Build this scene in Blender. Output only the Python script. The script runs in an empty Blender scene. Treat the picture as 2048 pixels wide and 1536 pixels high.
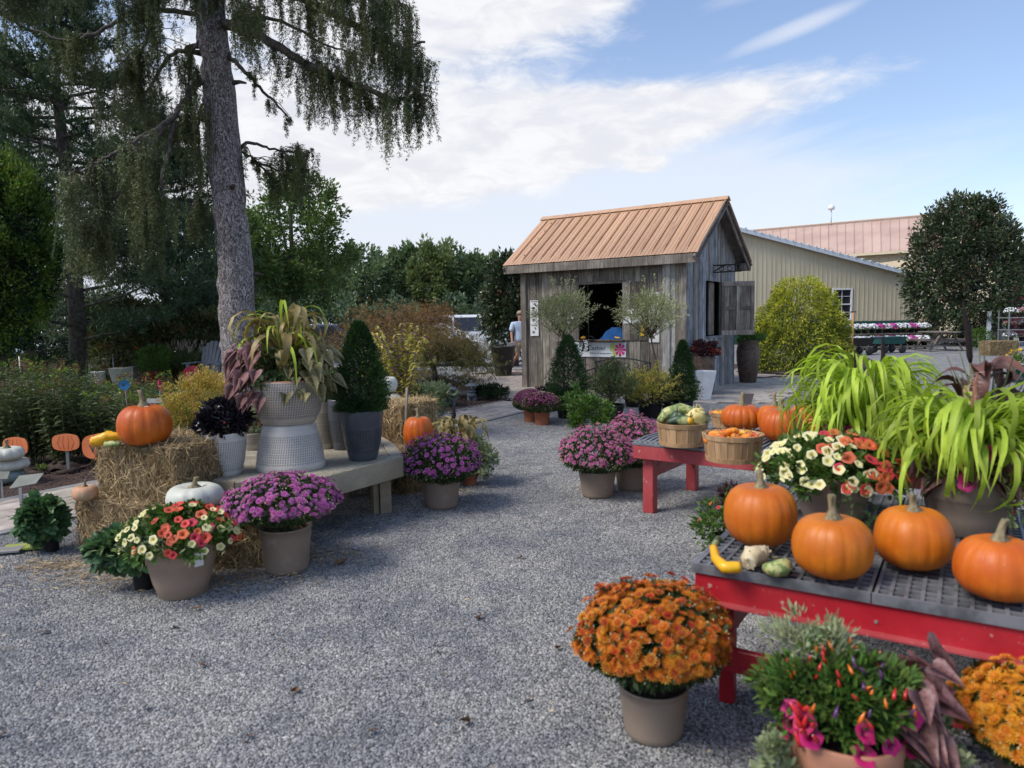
import bpy, math, random
import numpy as np
from mathutils import Vector, Matrix, Euler
sc = bpy.context.scene
C = sc.collection
PI = math.pi
# ---------------------------------------------------------------- camera
FPX, HC, TH, PHI = 1430.0, 1.5, math.atan2(128, 1430), 0.018
_f = Vector((0, math.cos(TH), -math.sin(TH))); _r0 = Vector((1, 0, 0)); _u0 = Vector((0, math.sin(TH), math.cos(TH)))
_r = _r0*math.cos(PHI) - _u0*math.sin(PHI); _u = _u0*math.cos(PHI) + _r0*math.sin(PHI)
cam = bpy.data.cameras.new("camera"); camo = bpy.data.objects.new("camera", cam); C.objects.link(camo)
m = Matrix((( _r.x, _u.x, -_f.x, 0), (_r.y, _u.y, -_f.y, 0), (_r.z, _u.z, -_f.z, HC), (0, 0, 0, 1)))
camo.matrix_world = m
cam.sensor_fit = 'HORIZONTAL'; cam.sensor_width = 36; cam.lens = 36*FPX/2048
cam.clip_start = 0.05; cam.clip_end = 2000
cam.dof.use_dof = True; cam.dof.focus_distance = 11.0; cam.dof.aperture_fstop = 2.9
sc.camera = camo
# ---------------------------------------------------------------- world and sun
SUN_EL, SUN_AZ = 50, -112      # azimuth in degrees from +Y towards +X
w = bpy.data.worlds.new("World"); sc.world = w; w.use_nodes = True
nt = w.node_tree; nt.nodes.clear()
class E:
    """tiny arithmetic on shader sockets"""
    nt = None
    def __init__(s, v): s.v = v
    @staticmethod
    def m(op, *a, clamp=False):
        n = E.nt.nodes.new('ShaderNodeMath'); n.operation = op; n.use_clamp = clamp
        for i, x in enumerate(a):
            if isinstance(x, E): E.nt.links.new(x.v, n.inputs[i])
            else: n.inputs[i].default_value = x
        return E(n.outputs[0])
    def __add__(s, o): return E.m('ADD', s, o)
    def __radd__(s, o): return E.m('ADD', s, o)
    def __sub__(s, o): return E.m('SUBTRACT', s, o)
    def __rsub__(s, o): return E.m('SUBTRACT', o, s)
    def __mul__(s, o): return E.m('MULTIPLY', s, o)
    def __rmul__(s, o): return E.m('MULTIPLY', s, o)
    def __truediv__(s, o): return E.m('DIVIDE', s, o)
def ramp(x, a, b, lo=0.0, hi=1.0, smooth=True):
    n = E.nt.nodes.new('ShaderNodeMapRange'); n.interpolation_type = 'SMOOTHSTEP' if smooth else 'LINEAR'
    n.inputs[1].default_value = a; n.inputs[2].default_value = b; n.inputs[3].default_value = lo; n.inputs[4].default_value = hi
    E.nt.links.new(x.v, n.inputs[0]); return E(n.outputs[0])
def mixc(fac, c1, c2, mode='MIX'):
    n = E.nt.nodes.new('ShaderNodeMix'); n.data_type = 'RGBA'; n.blend_type = mode
    for i, x in ((0, fac), (6, c1), (7, c2)):
        if isinstance(x, E): E.nt.links.new(x.v, n.inputs[i])
        elif i == 0: n.inputs[i].default_value = x
        else: n.inputs[i].default_value = (*x[:3], 1)
    return E(n.outputs[2])
def combine(x, y, z):
    n = E.nt.nodes.new('ShaderNodeCombineXYZ')
    for i, a in enumerate((x, y, z)):
        if isinstance(a, E): E.nt.links.new(a.v, n.inputs[i])
        else: n.inputs[i].default_value = a
    return E(n.outputs[0])
def noise(vec, scale, detail=4, rough=.55, dist=0.0):
    n = E.nt.nodes.new('ShaderNodeTexNoise'); n.inputs['Scale'].default_value = scale
    n.inputs['Detail'].default_value = detail; n.inputs['Roughness'].default_value = rough; n.inputs['Distortion'].default_value = dist
    E.nt.links.new(vec.v, n.inputs['Vector']); return E(n.outputs[0])
E.nt = nt
sky = nt.nodes.new('ShaderNodeTexSky'); sky.sky_type = 'NISHITA'; sky.sun_disc = False
sky.sun_elevation = math.radians(SUN_EL); sky.sun_rotation = math.radians(SUN_AZ)
sky.air_density = 1.1; sky.dust_density = 0.6; sky.ozone_density = 2.0; sky.altitude = 50
tc = nt.nodes.new('ShaderNodeTexCoord'); sp = nt.nodes.new('ShaderNodeSeparateXYZ'); nt.links.new(tc.outputs['Generated'], sp.inputs[0])
dx, dy, dz = (E(sp.outputs[i]) for i in range(3))
az = E.m('ARCTAN2', dx, dy); el = E.m('ARCSINE', dz)
cv = combine(az, el*2.6, 0.0)
n1 = noise(cv, 3.0, 8, .58, .3); n2 = noise(cv, 13.0, 7, .62, .5); n3 = noise(combine(az*.6, el*3.2 - az*.5, 3.0), 6.0, 7, .62, .5)
edge = (n1-.5)*.7 + (n2-.5)*.5
def blob(u, v, su, sv, tilt=0.0, w_=1.0):
    a0 = math.atan((u-1024)/1430); e0 = math.atan((640-.018*(u-1024)-v)/1430*math.cos(a0))
    A = az - a0; B = el - e0; t = math.tan(math.radians(tilt))
    q = E.m('POWER', A/(su/1430), 2.0) + E.m('POWER', (B - A*t)/(sv/1430), 2.0)
    return E.m('EXPONENT', q*-1.0)*w_
mask = blob(1040, -20, 420, 150, 10, 1.1) + blob(1160, 268, 540, 74, 4, 1.05) + blob(800, 330, 380, 110, 0, .8) + blob(520, -30, 260, 90, 0, .6) + blob(1297, 338, 30, 13, 0, .8) + blob(150, 280, 420, 200, 0, .7)
thin = blob(1590, 78, 150, 20, 13, .9) + blob(1000, 400, 900, 150, 0, .75) + blob(1500, 15, 150, 25, 5, .45) + blob(1200, 430, 700, 110, 0, .55) + blob(500, 500, 700, 160, 0, .5)
back = ramp(E.m('ABSOLUTE', az), 0.72, 1.1)          # outside the view the same broken cloud goes on
rest = back*ramp(n1, .44, .62)*.9
cl = ramp(mask + edge + rest*.55, .38, .74)
th = ramp(thin + (n3-.5)*1.0, .3, .95)*.62
haze = ramp(el, 0.40, 0.02)*.8 * ramp(az, .8, -.3)
skyc = mixc(1.0, E(sky.outputs[0]), (.87, .85, .90), 'MULTIPLY')
skyc = mixc(haze + .08, skyc, (3.3, 3.6, 4.15))
skyc = mixc(th, skyc, (4.2, 4.35, 4.7))
shade = ramp(n2*.6 + n1*.4, .40, .60)
cloudc = mixc(shade, (3.9, 3.95, 4.2), (4.65, 4.65, 4.7))
skyc = mixc(cl*.93, skyc, cloudc)
bg = nt.nodes.new('ShaderNodeBackground'); bg.inputs[1].default_value = 0.075; nt.links.new(skyc.v, bg.inputs[0])
wo = nt.nodes.new('ShaderNodeOutputWorld'); nt.links.new(bg.outputs[0], wo.inputs[0])
sl = bpy.data.lights.new("sun", 'SUN'); sl.energy = 1.3; sl.angle = math.radians(24); sl.color = (1, .94, .84)
so = bpy.data.objects.new("sun", sl); C.objects.link(so)
_a, _e = math.radians(SUN_AZ), math.radians(SUN_EL)
so.rotation_euler = Vector((math.sin(_a)*math.cos(_e), math.cos(_a)*math.cos(_e), math.sin(_e))).to_track_quat('Z', 'Y').to_euler()
so.location = (-8, 2, 20)
sc.view_settings.view_transform = 'Standard'; sc.view_settings.look = 'None'
sc.view_settings.exposure = 1.50; sc.view_settings.gamma = 1.0; sc.view_settings.use_curve_mapping = False
sc.cycles.max_bounces = 6; sc.cycles.diffuse_bounces = 3; sc.cycles.glossy_bounces = 2; sc.cycles.transmission_bounces = 3
sc.cycles.transparent_max_bounces = 4; sc.cycles.use_denoising = True; sc.cycles.sample_clamp_indirect = 4
# ---------------------------------------------------------------- pixel -> place
def ray(u, v): return _f*FPX + _r*(u-1024) + _u*(768-v)
def G(u, v, z=0.0):
    d = ray(u, v); t = (z-HC)/d.z; return Vector((d.x*t, d.y*t, z))
def AT(u, v, y):
    d = ray(u, v); t = y/d.y; return Vector((d.x*t, y, HC+d.z*t))
def px(p):
    q = Vector(p)-Vector((0, 0, HC)); zf = q.dot(_f); return (1024+FPX*q.dot(_r)/zf, 768-FPX*q.dot(_u)/zf)
def hz(u): return 640-.018*(u-1024)
# ---------------------------------------------------------------- geometry collector
class Geo:
    def __init__(s): s.V = []; s.F = []; s.n = 0; s.sm = []
    def add(s, v, f, mat=0, smooth=False):
        v = np.asarray(v, float).reshape(-1, 3); f = np.asarray(f, np.int64)
        if f.ndim == 1: f = f.reshape(1, -1)
        s.V.append(v); s.F.append((f + s.n, mat, smooth)); s.n += len(v); return s
    def box(s, c, d, rz=0.0, mat=0, M=None, taper=1.0):
        x, y, z = d[0]/2, d[1]/2, d[2]/2; t = taper
        v = np.array([(-x, -y, -z), (x, -y, -z), (x, y, -z), (-x, y, -z), (-x*t, -y*t, z), (x*t, -y*t, z), (x*t, y*t, z), (-x*t, y*t, z)])
        if M is not None: v = v @ np.array(M.to_3x3()).T
        elif rz:
            cs, sn = math.cos(rz), math.sin(rz); v = v @ np.array([[cs, sn, 0], [-sn, cs, 0], [0, 0, 1]])
        return s.add(v + np.array(c), [[0, 3, 2, 1], [4, 5, 6, 7], [0, 1, 5, 4], [1, 2, 6, 5], [2, 3, 7, 6], [3, 0, 4, 7]], mat)
    def bar(s, a, b, wx, wy, mat=0, up=(0, 0, 1)):
        a, b = Vector(a), Vector(b); d = b-a; L = d.length; zz = d.normalized(); x = Vector(up).cross(zz)
        if x.length < 1e-4: x = Vector((1, 0, 0))
        x.normalize(); y = zz.cross(x); M = Matrix((x, y, zz)).transposed()
        return s.box((a+b)/2, (wx, wy, L), mat=mat, M=M)
    def tube(s, P, R, n=6, mat=0, cap=True, smooth=True):
        P = [Vector(p) for p in P]; k = len(P)
        if not hasattr(R, '__len__'): R = [R]*k
        T = [(P[min(i+1, k-1)]-P[max(i-1, 0)]).normalized() for i in range(k)]
        x = T[0].orthogonal().normalized(); rows = []
        for i in range(k):
            x = (x - T[i]*x.dot(T[i])).normalized(); y = T[i].cross(x)
            for j in range(n):
                a = 2*PI*j/n; rows.append(P[i] + (x*math.cos(a) + y*math.sin(a))*R[i])
        f = [(i*n+j, i*n+(j+1) % n, (i+1)*n+(j+1) % n, (i+1)*n+j) for i in range(k-1) for j in range(n)]
        s.add(rows, f, mat, smooth)
        if cap:
            s.F.append((np.array([[s.n-n+j for j in range(n)]]), mat, False)); s.F.append((np.array([[s.n-k*n+j for j in range(n)][::-1]]), mat, False))
        return s
    def lathe(s, prof, n=32, c=(0, 0, 0), mat=0, smooth=True, cap=True, ribs=None, cusp=False):
        v = []
        for r, z in prof:
            for j in range(n):
                a = 2*PI*j/n; k = 1.0
                if ribs: k = 1 - ribs[1]*(1-abs(math.sin(a*ribs[0]/2))**.6)
                v.append((c[0]+r*k*math.cos(a), c[1]+r*k*math.sin(a), c[2]+z))
        f = [(i*n+j, i*n+(j+1) % n, (i+1)*n+(j+1) % n, (i+1)*n+j) for i in range(len(prof)-1) for j in range(n)]
        s.add(v, f, mat, smooth)
        if cap:
            b = s.n-len(v)
            s.F.append((np.array([[b+j for j in range(n)][::-1]]), mat, smooth)); s.F.append((np.array([[s.n-n+j for j in range(n)]]), mat, smooth))
        return s
    def prism(s, poly, z0, z1, mat=0):
        n = len(poly); v = [(p[0], p[1], z0) for p in poly] + [(p[0], p[1], z1) for p in poly]
        s.add(v, [[i, (i+1) % n, n+(i+1) % n, n+i] for i in range(n)], mat)
        s.F.append((np.array([[s.n-2*n+i for i in range(n)][::-1]]), mat, False)); s.F.append((np.array([[s.n-n+i for i in range(n)]]), mat, False)); return s
    def leaves(s, P, D, L, W, mat=0, rng=None, kind='d', fold=.25, droop=0.0, up=None, roll=1.0):
        """P base points, D directions, L lengths, W widths"""
        P = np.asarray(P, float); n = len(P)
        if n == 0: return s
        D = np.asarray(D, float); D = D/np.maximum(np.linalg.norm(D, axis=1, keepdims=True), 1e-6)
        L = np.broadcast_to(np.asarray(L, float), (n,)).reshape(n, 1, 1); W = np.broadcast_to(np.asarray(W, float), (n,)).reshape(n, 1, 1)
        U = np.tile(np.array([0, 0, 1.0]), (n, 1)) if up is None else np.asarray(up, float)
        U = U + rng.normal(0, roll*.6, (n, 3))
        S = np.cross(D, U); S /= np.maximum(np.linalg.norm(S, axis=1, keepdims=True), 1e-6); N = np.cross(S, D)
        if kind == 'd': T = [(0, 0, 0), (-.5, .45, fold), (0, 1, -droop), (.5, .45, fold)]; F = [(0, 3, 2), (0, 2, 1)]
        elif kind == 'q': T = [(0, 0, 0), (-.5, .5, 0), (0, 1, -droop), (.5, .5, 0)]; F = [(0, 3, 2, 1)]
        elif kind == 'l':
            T = [(0, 0, 0), (0, .35, 0), (0, .7, -droop*.4), (0, 1, -droop), (-.42, .22, fold*.8), (-.5, .5, fold*.9-droop*.2), (-.3, .8, fold*.6-droop*.6), (.42, .22, fold*.8), (.5, .5, fold*.9-droop*.2), (.3, .8, fold*.6-droop*.6)]
            F = [(0, 1, 5, 4), (1, 2, 6, 5), (0, 7, 8, 1), (1, 8, 9, 2)]; F3 = [(2, 3, 6), (2, 9, 3)]
        elif kind == 's':  # strap
            T = [(-.5, 0, 0), (.5, 0, 0), (.5, .4, 0), (-.5, .4, 0), (.35, .75, -droop*.5), (-.35, .75, -droop*.5), (0, 1, -droop)]
            F = [(0, 1, 2, 3), (3, 2, 4, 5)]; F3 = [(5, 4, 6)]
        T = np.array(T)
        v = P[:, None, :] + S[:, None, :]*(T[None, :, 0:1]*W) + D[:, None, :]*(T[None, :, 1:2]*L) + N[:, None, :]*(T[None, :, 2:3]*(W if kind == 'd' else L*.35))
        base = (np.arange(n)*len(T))[:, None, None]; n0 = s.n
        s.V.append(v.reshape(-1, 3)); s.n += n*len(T)
        s.F.append(((np.array(F)[None]+base).reshape(-1, len(F[0])) + n0, mat, False))
        if kind in 'ls': s.F.append(((np.array(F3)[None]+base).reshape(-1, 3) + n0, mat, False))
        return s
    def mesh(s, name, mats):
        me = bpy.data.meshes.new(name); V = np.concatenate(s.V) if s.V else np.zeros((0, 3))
        me.vertices.add(len(V)); me.vertices.foreach_set('co', V.astype(np.float32).ravel())
        tot = sum(f.shape[0] for f, _, _ in s.F); nl = sum(f.size for f, _, _ in s.F)
        if tot:
            me.loops.add(nl); me.polygons.add(tot)
            me.loops.foreach_set('vertex_index', np.concatenate([f.ravel() for f, _, _ in s.F]).astype(np.int32))
            ks = np.concatenate([np.full(f.shape[0], f.shape[1]) for f, _, _ in s.F]); st = np.concatenate([[0], np.cumsum(ks)[:-1]])
            me.polygons.foreach_set('loop_start', st.astype(np.int32))
            me.polygons.foreach_set('material_index', np.concatenate([np.full(f.shape[0], a) for f, a, _ in s.F]).astype(np.int32))
            me.polygons.foreach_set('use_smooth', np.concatenate([np.full(f.shape[0], b) for f, _, b in s.F]))
        for mt in (mats if isinstance(mats, (list, tuple)) else [mats]): me.materials.append(mt)
        me.update(calc_edges=True); return me
    def build(s, name, mats, parent=None, loc=None, rz=0.0, kind=None, bevel=0.0):
        o = bpy.data.objects.new(name, s.mesh(name, mats)); C.objects.link(o)
        if parent is not None: o.parent = parent
        if loc is not None: o.location = loc
        if rz: o.rotation_euler.z = rz
        if kind: o['kind'] = kind
        if bevel:
            b = o.modifiers.new('bevel', 'BEVEL'); b.width = bevel; b.segments = 1; b.limit_method = 'ANGLE'
        return o
def tag(o, label, cat, group=None, kind=None):
    if label: o['label'] = label
    if cat: o['category'] = cat
    if group: o['group'] = group
    if kind: o['kind'] = kind
    return o
def thing(name, label, cat, loc=(0, 0, 0), rz=0.0, group=None):
    o = bpy.data.objects.new(name, None); C.objects.link(o); o.location = loc; o.rotation_euler.z = rz; o.empty_display_size = .1
    return tag(o, label, cat, group)
def struct(g, name, mats, **k): return g.build(name, mats, kind='structure', **k)
def inst(me, name, parent, loc, rot=None, scale=1.0, quat=None):
    o = bpy.data.objects.new(name, me); C.objects.link(o); o.parent = parent; o.location = loc
    if quat is not None: o.rotation_mode = 'QUATERNION'; o.rotation_quaternion = quat
    elif rot is not None: o.rotation_euler = rot
    o.scale = (scale,)*3 if not hasattr(scale, '__len__') else scale
    return o
def RNG(k): return np.random.default_rng(k)
# ---------------------------------------------------------------- materials
def mk(name, c1, c2=None, nscale=6.0, rough=.75, bump=0.0, bscale=30.0, island=0.0, orand=0.0, hue=0.0, stretch=(1, 1, 1), transl=0.0, metal=0.0,
       contrast=(.35, .65), spec=.4, shift=False, c3=None, c3f=(.6, .75), c3s=3.0, extra=None, detail=5, coat=0.0, bdist=.01):
    mt = bpy.data.materials.new(name); mt.use_nodes = True; t = mt.node_tree; E.nt = t; t.nodes.clear()
    out = t.nodes.new('ShaderNodeOutputMaterial'); p = t.nodes.new('ShaderNodeBsdfPrincipled')
    tc = t.nodes.new('ShaderNodeTexCoord'); mp = t.nodes.new('ShaderNodeMapping'); mp.inputs['Scale'].default_value = stretch
    vec = E(tc.outputs['Object'])
    oi = t.nodes.new('ShaderNodeObjectInfo')
    if shift:
        va = t.nodes.new('ShaderNodeVectorMath'); va.operation = 'ADD'; cb = combine(E(oi.outputs['Random'])*37.0, E(oi.outputs['Random'])*91.0, E(oi.outputs['Random'])*13.0)
        t.links.new(vec.v, va.inputs[0]); t.links.new(cb.v, va.inputs[1]); vec = E(va.outputs[0])
    t.links.new(vec.v, mp.inputs['Vector']); vec = E(mp.outputs[0])
    col = None
    nz = noise(vec, nscale, detail, .6)
    if c2 is not None: col = mixc(ramp(nz, *contrast), c1, c2)
    else: col = mixc(0.0, c1, c1)
    if c3 is not None: col = mixc(ramp(noise(vec, c3s, 4, .6), *c3f), col, c3)
    if extra: col, bumpx = extra(t, vec, col, tc)
    else: bumpx = None
    if island or orand or hue:
        hs = t.nodes.new('ShaderNodeHueSaturation'); val = None
        if island:
            ge = t.nodes.new('ShaderNodeNewGeometry'); ri = E(ge.outputs['Random Per Island'])
            val = (ri-.5)*(2*island)+1.0
            wn = t.nodes.new('ShaderNodeTexWhiteNoise'); wn.noise_dimensions = '1D'; t.links.new(ri.v, wn.inputs['W']); h = E(wn.outputs['Value'])
        else: h = E(oi.outputs['Random'])
        if orand:
            wn2 = t.nodes.new('ShaderNodeTexWhiteNoise'); wn2.noise_dimensions = '1D'; t.links.new(oi.outputs['Random'], wn2.inputs['W'])
            v2 = (E(wn2.outputs['Value'])-.5)*(2*orand)+1.0; val = v2 if val is None else val*v2
        if val is not None: t.links.new(val.v, hs.inputs['Value'])
        if hue: t.links.new(((h-.5)*(2*hue)+.5).v, hs.inputs['Hue'])
        t.links.new(col.v, hs.inputs['Color']); col = E(hs.outputs[0])
    t.links.new(col.v, p.inputs['Base Color'])
    p.inputs['Roughness'].default_value = rough; p.inputs['Metallic'].default_value = metal; p.inputs['Specular IOR Level'].default_value = spec
    p.inputs['Coat Weight'].default_value = coat
    if bump or bumpx is not None:
        b = t.nodes.new('ShaderNodeBump'); b.inputs['Distance'].default_value = bdist; b.inputs['Strength'].default_value = bump or 1.0
        hsrc = noise(vec, bscale, 4, .65) if bump else None
        if bumpx is not None: hsrc = bumpx if hsrc is None else hsrc*.3 + bumpx
        t.links.new(hsrc.v, b.inputs['Height']); t.links.new(b.outputs[0], p.inputs['Normal'])
    sh = p.outputs[0]
    if transl:
        tr = t.nodes.new('ShaderNodeBsdfTranslucent'); mx = t.nodes.new('ShaderNodeMixShader'); mx.inputs[0].default_value = transl
        t.links.new(mixc(1.0, col, (1.25, 1.3, .8), 'MULTIPLY').v, tr.inputs['Color']); t.links.new(p.outputs[0], mx.inputs[1]); t.links.new(tr.outputs[0], mx.inputs[2]); sh = mx.outputs[0]
    t.links.new(sh, out.inputs[0]); return mt
def leafmat(name, c1, c2, island=.35, hue=.03, transl=.25, rough=.5, spec=.35, orand=.0, nscale=1.5):
    return mk(name, c1, c2, nscale=nscale, rough=rough, island=island, hue=hue, transl=transl, spec=spec, orand=orand, detail=3)
def radial(name, stops, rough=.6, orand=.15, hue=.01, transl=.25, rmax=1.0):
    """flower pigment: colour by distance from the flower's centre"""
    mt = bpy.data.materials.new(name); mt.use_nodes = True; t = mt.node_tree; E.nt = t; t.nodes.clear()
    out = t.nodes.new('ShaderNodeOutputMaterial'); p = t.nodes.new('ShaderNodeBsdfPrincipled'); tc = t.nodes.new('ShaderNodeTexCoord')
    ln = t.nodes.new('ShaderNodeVectorMath'); ln.operation = 'LENGTH'; t.links.new(tc.outputs['Object'], ln.inputs[0])
    oi = t.nodes.new('ShaderNodeObjectInfo')
    cr = t.nodes.new('ShaderNodeValToRGB'); r = (E(ln.outputs['Value'])/rmax); t.links.new(r.v, cr.inputs[0])
    els = cr.color_ramp.elements
    while len(els) < len(stops): els.new(.5)
    for e_, (q, c) in zip(els, stops): e_.position = q; e_.color = (*c, 1)
    hs = t.nodes.new('ShaderNodeHueSaturation'); t.links.new(cr.outputs[0], hs.inputs['Color'])
    wn2 = t.nodes.new('ShaderNodeTexWhiteNoise'); wn2.noise_dimensions = '1D'; t.links.new(oi.outputs['Random'], wn2.inputs['W'])
    t.links.new(((E(oi.outputs['Random'])-.5)*(2*orand)+1.0).v, hs.inputs['Value']); t.links.new(((E(wn2.outputs['Value'])-.5)*(2*hue)+.5).v, hs.inputs['Hue'])
    t.links.new(hs.outputs[0], p.inputs['Base Color']); p.inputs['Roughness'].default_value = rough
    tr = t.nodes.new('ShaderNodeBsdfTranslucent'); mx = t.nodes.new('ShaderNodeMixShader'); mx.inputs[0].default_value = transl
    t.links.new(hs.outputs[0], tr.inputs['Color']); t.links.new(p.outputs[0], mx.inputs[1]); t.links.new(tr.outputs[0], mx.inputs[2]); t.links.new(mx.outputs[0], out.inputs[0]); return mt
# ================================================================ materials for the setting
def gravel_extra(t, vec, col, tc):
    vo = t.nodes.new('ShaderNodeTexVoronoi'); vo.inputs['Scale'].default_value = 90; t.links.new(vec.v, vo.inputs['Vector'])
    sep = t.nodes.new('ShaderNodeSeparateColor'); t.links.new(vo.outputs['Color'], sep.inputs[0]); rnd = E(sep.outputs[0])
    cr = t.nodes.new('ShaderNodeValToRGB'); t.links.new(rnd.v, cr.inputs[0]); e = cr.color_ramp.elements
    for _ in range(3): e.new(.5)
    for e_, (q, c) in zip(e, ((0, (.095, .096, .10)), (.35, (.21, .21, .218)), (.62, (.33, .328, .33)), (.85, (.46, .45, .43)), (1, (.62, .60, .56)))): e_.position = q; e_.color = (*c, 1)
    vd = t.nodes.new('ShaderNodeTexVoronoi'); vd.inputs['Scale'].default_value = 90; t.links.new(vec.v, vd.inputs['Vector'])
    d = E(vd.outputs['Distance']); big = noise(vec, .5, 3)
    c = mixc(1.0, E(cr.outputs[0]), mixc(ramp(noise(vec, .9, 4, .6)*.6+noise(vec, 5.0, 3, .6)*.4, .36, .64), (.68, .69, .74), (1.12, 1.1, 1.06)), 'MULTIPLY')
    return c, 1.0 - ramp(d, .1, .75)
M = {}
M['gravel_sheet'] = mk('gravel_sheet', (.2, .2, .2), rough=.9, extra=gravel_extra, bdist=.012)
def patch_extra(t, vec, col, tc):
    ge = t.nodes.new('ShaderNodeNewGeometry'); p_ = noise(E(ge.outputs['Position']), .9, 4, .6); q_ = noise(E(ge.outputs['Position']), 5.0, 3, .6)
    return mixc(1.0, col, mixc(ramp(p_*.6+q_*.4, .36, .64), (.64, .655, .70), (1.14, 1.11, 1.06)), 'MULTIPLY'), None
M['stone'] = mk('gravel_stone', (.14, .142, .145), (.40, .398, .39), nscale=1.2, rough=.85, orand=.55, hue=.012, contrast=(.3, .7), shift=True, extra=patch_extra)
M['soil'] = mk('soil', (.05, .04, .03), (.09, .075, .055), rough=1, bump=.6, bscale=20)
M['mulch'] = mk('mulch', (.035, .022, .018), (.10, .062, .05), nscale=40, rough=1, bump=1, bscale=60, bdist=.02)
M['chip'] = mk('mulch_chip', (.05, .03, .025), (.14, .09, .075), nscale=8, rough=1, island=.5)
M['turf'] = mk('turf', (.035, .075, .02), (.06, .11, .03), nscale=9, rough=1, bump=.5)
M['grass'] = leafmat('grass_blade', (.05, .12, .025), (.09, .19, .04), island=.4)
M['asphalt'] = mk('asphalt', (.22, .23, .24), (.30, .31, .32), nscale=1.5, rough=.9, bump=.3, bscale=120)
M['paver'] = mk('paver_stone', (.33, .285, .24), (.45, .40, .345), nscale=7, rough=.85, bump=.25, bscale=50, orand=.22, hue=.02, shift=True)
M['curb'] = mk('curb_stone', (.20, .195, .185), (.27, .26, .25), nscale=9, rough=.9, bump=.3, bscale=60)
M['joint'] = mk('joint_sand', (.10, .09, .08), (.16, .145, .125), nscale=30, rough=1)
def wood_extra(k1, dark):
    def f(t, vec, col, tc):
        mp = t.nodes.new('ShaderNodeMapping'); mp.inputs['Scale'].default_value = (70, 70, 2.2); t.links.new(vec.v, mp.inputs['Vector']); s = noise(E(mp.outputs[0]), 1.0, 6, .65, .6)
        mp2 = t.nodes.new('ShaderNodeMapping'); mp2.inputs['Scale'].default_value = (9, 9, .9); t.links.new(vec.v, mp2.inputs['Vector']); b = noise(E(mp2.outputs[0]), 1.0, 5, .6)
        c = mixc(ramp(s, .42, .56)*.7, col, k1); c = mixc(ramp(b, .55, .72)*.8, c, dark); return c, s*.6
    return f
M['barnwood'] = mk('weathered_wood', (.19, .16, .135), (.36, .32, .275), nscale=2.5, rough=.9, orand=.42, hue=.015, shift=True, extra=wood_extra((.09, .075, .06), (.06, .045, .04)), bdist=.006)
M['barnwood_side'] = mk('silvered_wood', (.22, .23, .25), (.44, .45, .47), nscale=3, rough=.9, orand=.25, hue=.01, shift=True, extra=wood_extra((.13, .14, .16), (.16, .155, .16)), bdist=.006)
M['whitewood'] = mk('flaking_white_wood', (.42, .41, .39), (.62, .61, .59), nscale=6, rough=.8, shift=True, extra=wood_extra((.3, .28, .25), (.2, .18, .16)), bdist=.005)
M['copper_roof'] = mk('tan_roof_metal', (.50, .30, .175), (.57, .355, .22), nscale=2, rough=.42, metal=.0, spec=.5, orand=.10, c3=(.30, .16, .09), c3f=(.54, .8), c3s=4, stretch=(.35, 3, 1), shift=True, bump=.25, bscale=3)
M['inside'] = mk('shade_dark_inside', (.035, .032, .028), rough=1)  # near-black colour stands in for the shade indoors
M['cream_metal'] = mk('cream_siding', (.53, .465, .325), (.58, .51, .36), nscale=.8, rough=.5, orand=.035)
M['green_metal'] = mk('dark_green_band', (.012, .07, .06), (.018, .085, .07), rough=.5)
M['pink_roof'] = mk('faded_red_roof', (.46, .31, .25), (.53, .38, .31), nscale=.6, rough=.55, orand=.05)
M['trim'] = mk('pale_trim', (.50, .56, .61), (.60, .65, .69), rough=.5)
M['white'] = mk('white_paint', (.72, .72, .71), (.80, .80, .79), rough=.5)
M['glass'] = mk('window_glass', (.02, .022, .028), rough=.08, spec=.8)
M['black_iron'] = mk('black_iron', (.012, .012, .013), (.02, .02, .02), rough=.5)
M['banner'] = mk('banner_print', (.72, .74, .76), rough=.6)
M['ink'] = mk('dark_ink', (.05, .05, .06), rough=.7)
M['stonewall'] = mk('wall_stone', (.17, .15, .12), (.32, .28, .23), nscale=4, rough=.95, bump=.5, bscale=25, orand=.25, hue=.02, shift=True)
# ================================================================ ground and surfaces
struct(Geo().add([(-260, -60, -.03), (260, -60, -.03), (260, 420, -.03), (-260, 420, -.03)], [0, 1, 2, 3]), 'ground', M['soil'])
struct(Geo().add([(-14, -8, 0), (24, -8, 0), (30, 60, 0), (-14, 60, 0)], [0, 1, 2, 3]), 'gravel_yard', M['gravel_sheet'])
N0, N1 = G(0, 1072), G(1045, 826)
pd = (N1-N0).normalized(); pn = Vector((-pd.y, pd.x, 0))
pw = (G(0, 1001)-N0).dot(pn)
def quad(a, z): return [(p[0], p[1], z) for p in a]
def sheet(name, poly, z, mt):
    g = Geo(); g.add(quad(poly, z), list(range(len(poly))), 0); return struct(g, name, mt)
P_A = N0 - pd*5; P_B = N1 + pd*1.3
sheet('path_bed', [P_A, P_B, P_B+pn*pw, P_A+pn*pw], .004, M['joint'])
e0 = P_A+pn*(pw+.02); e1 = G(1012, 803)
bed = [e0, e1, G(1030, 801), G(990, 788), G(940, 778), G(905, 760), G(860, 742), G(700, 735), G(600, 735), G(420, 762), Vector((-4.6, 14, 0)), Vector((-4.9, 10.5, 0)), Vector((-12, 9, 0)), Vector((-14, 2, 0))]
sheet('mulch_bed', bed, .008, M['mulch'])
lawn_poly = [Vector((-4.55, 14, 0)), Vector((-3.9, 18.2, 0)), Vector((-11.5, 19.2, 0)), Vector((-12, 9.1, 0)), Vector((-4.9, 10.5, 0))]
sheet('lawn', lawn_poly, .012, M['turf'])
sheet('patio', [Vector((-3.9, 18.25, 0)), Vector((-3.2, 27, 0)), Vector((-14, 27, 0)), Vector((-11.5, 19.25, 0))], .006, M['curb'])
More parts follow.
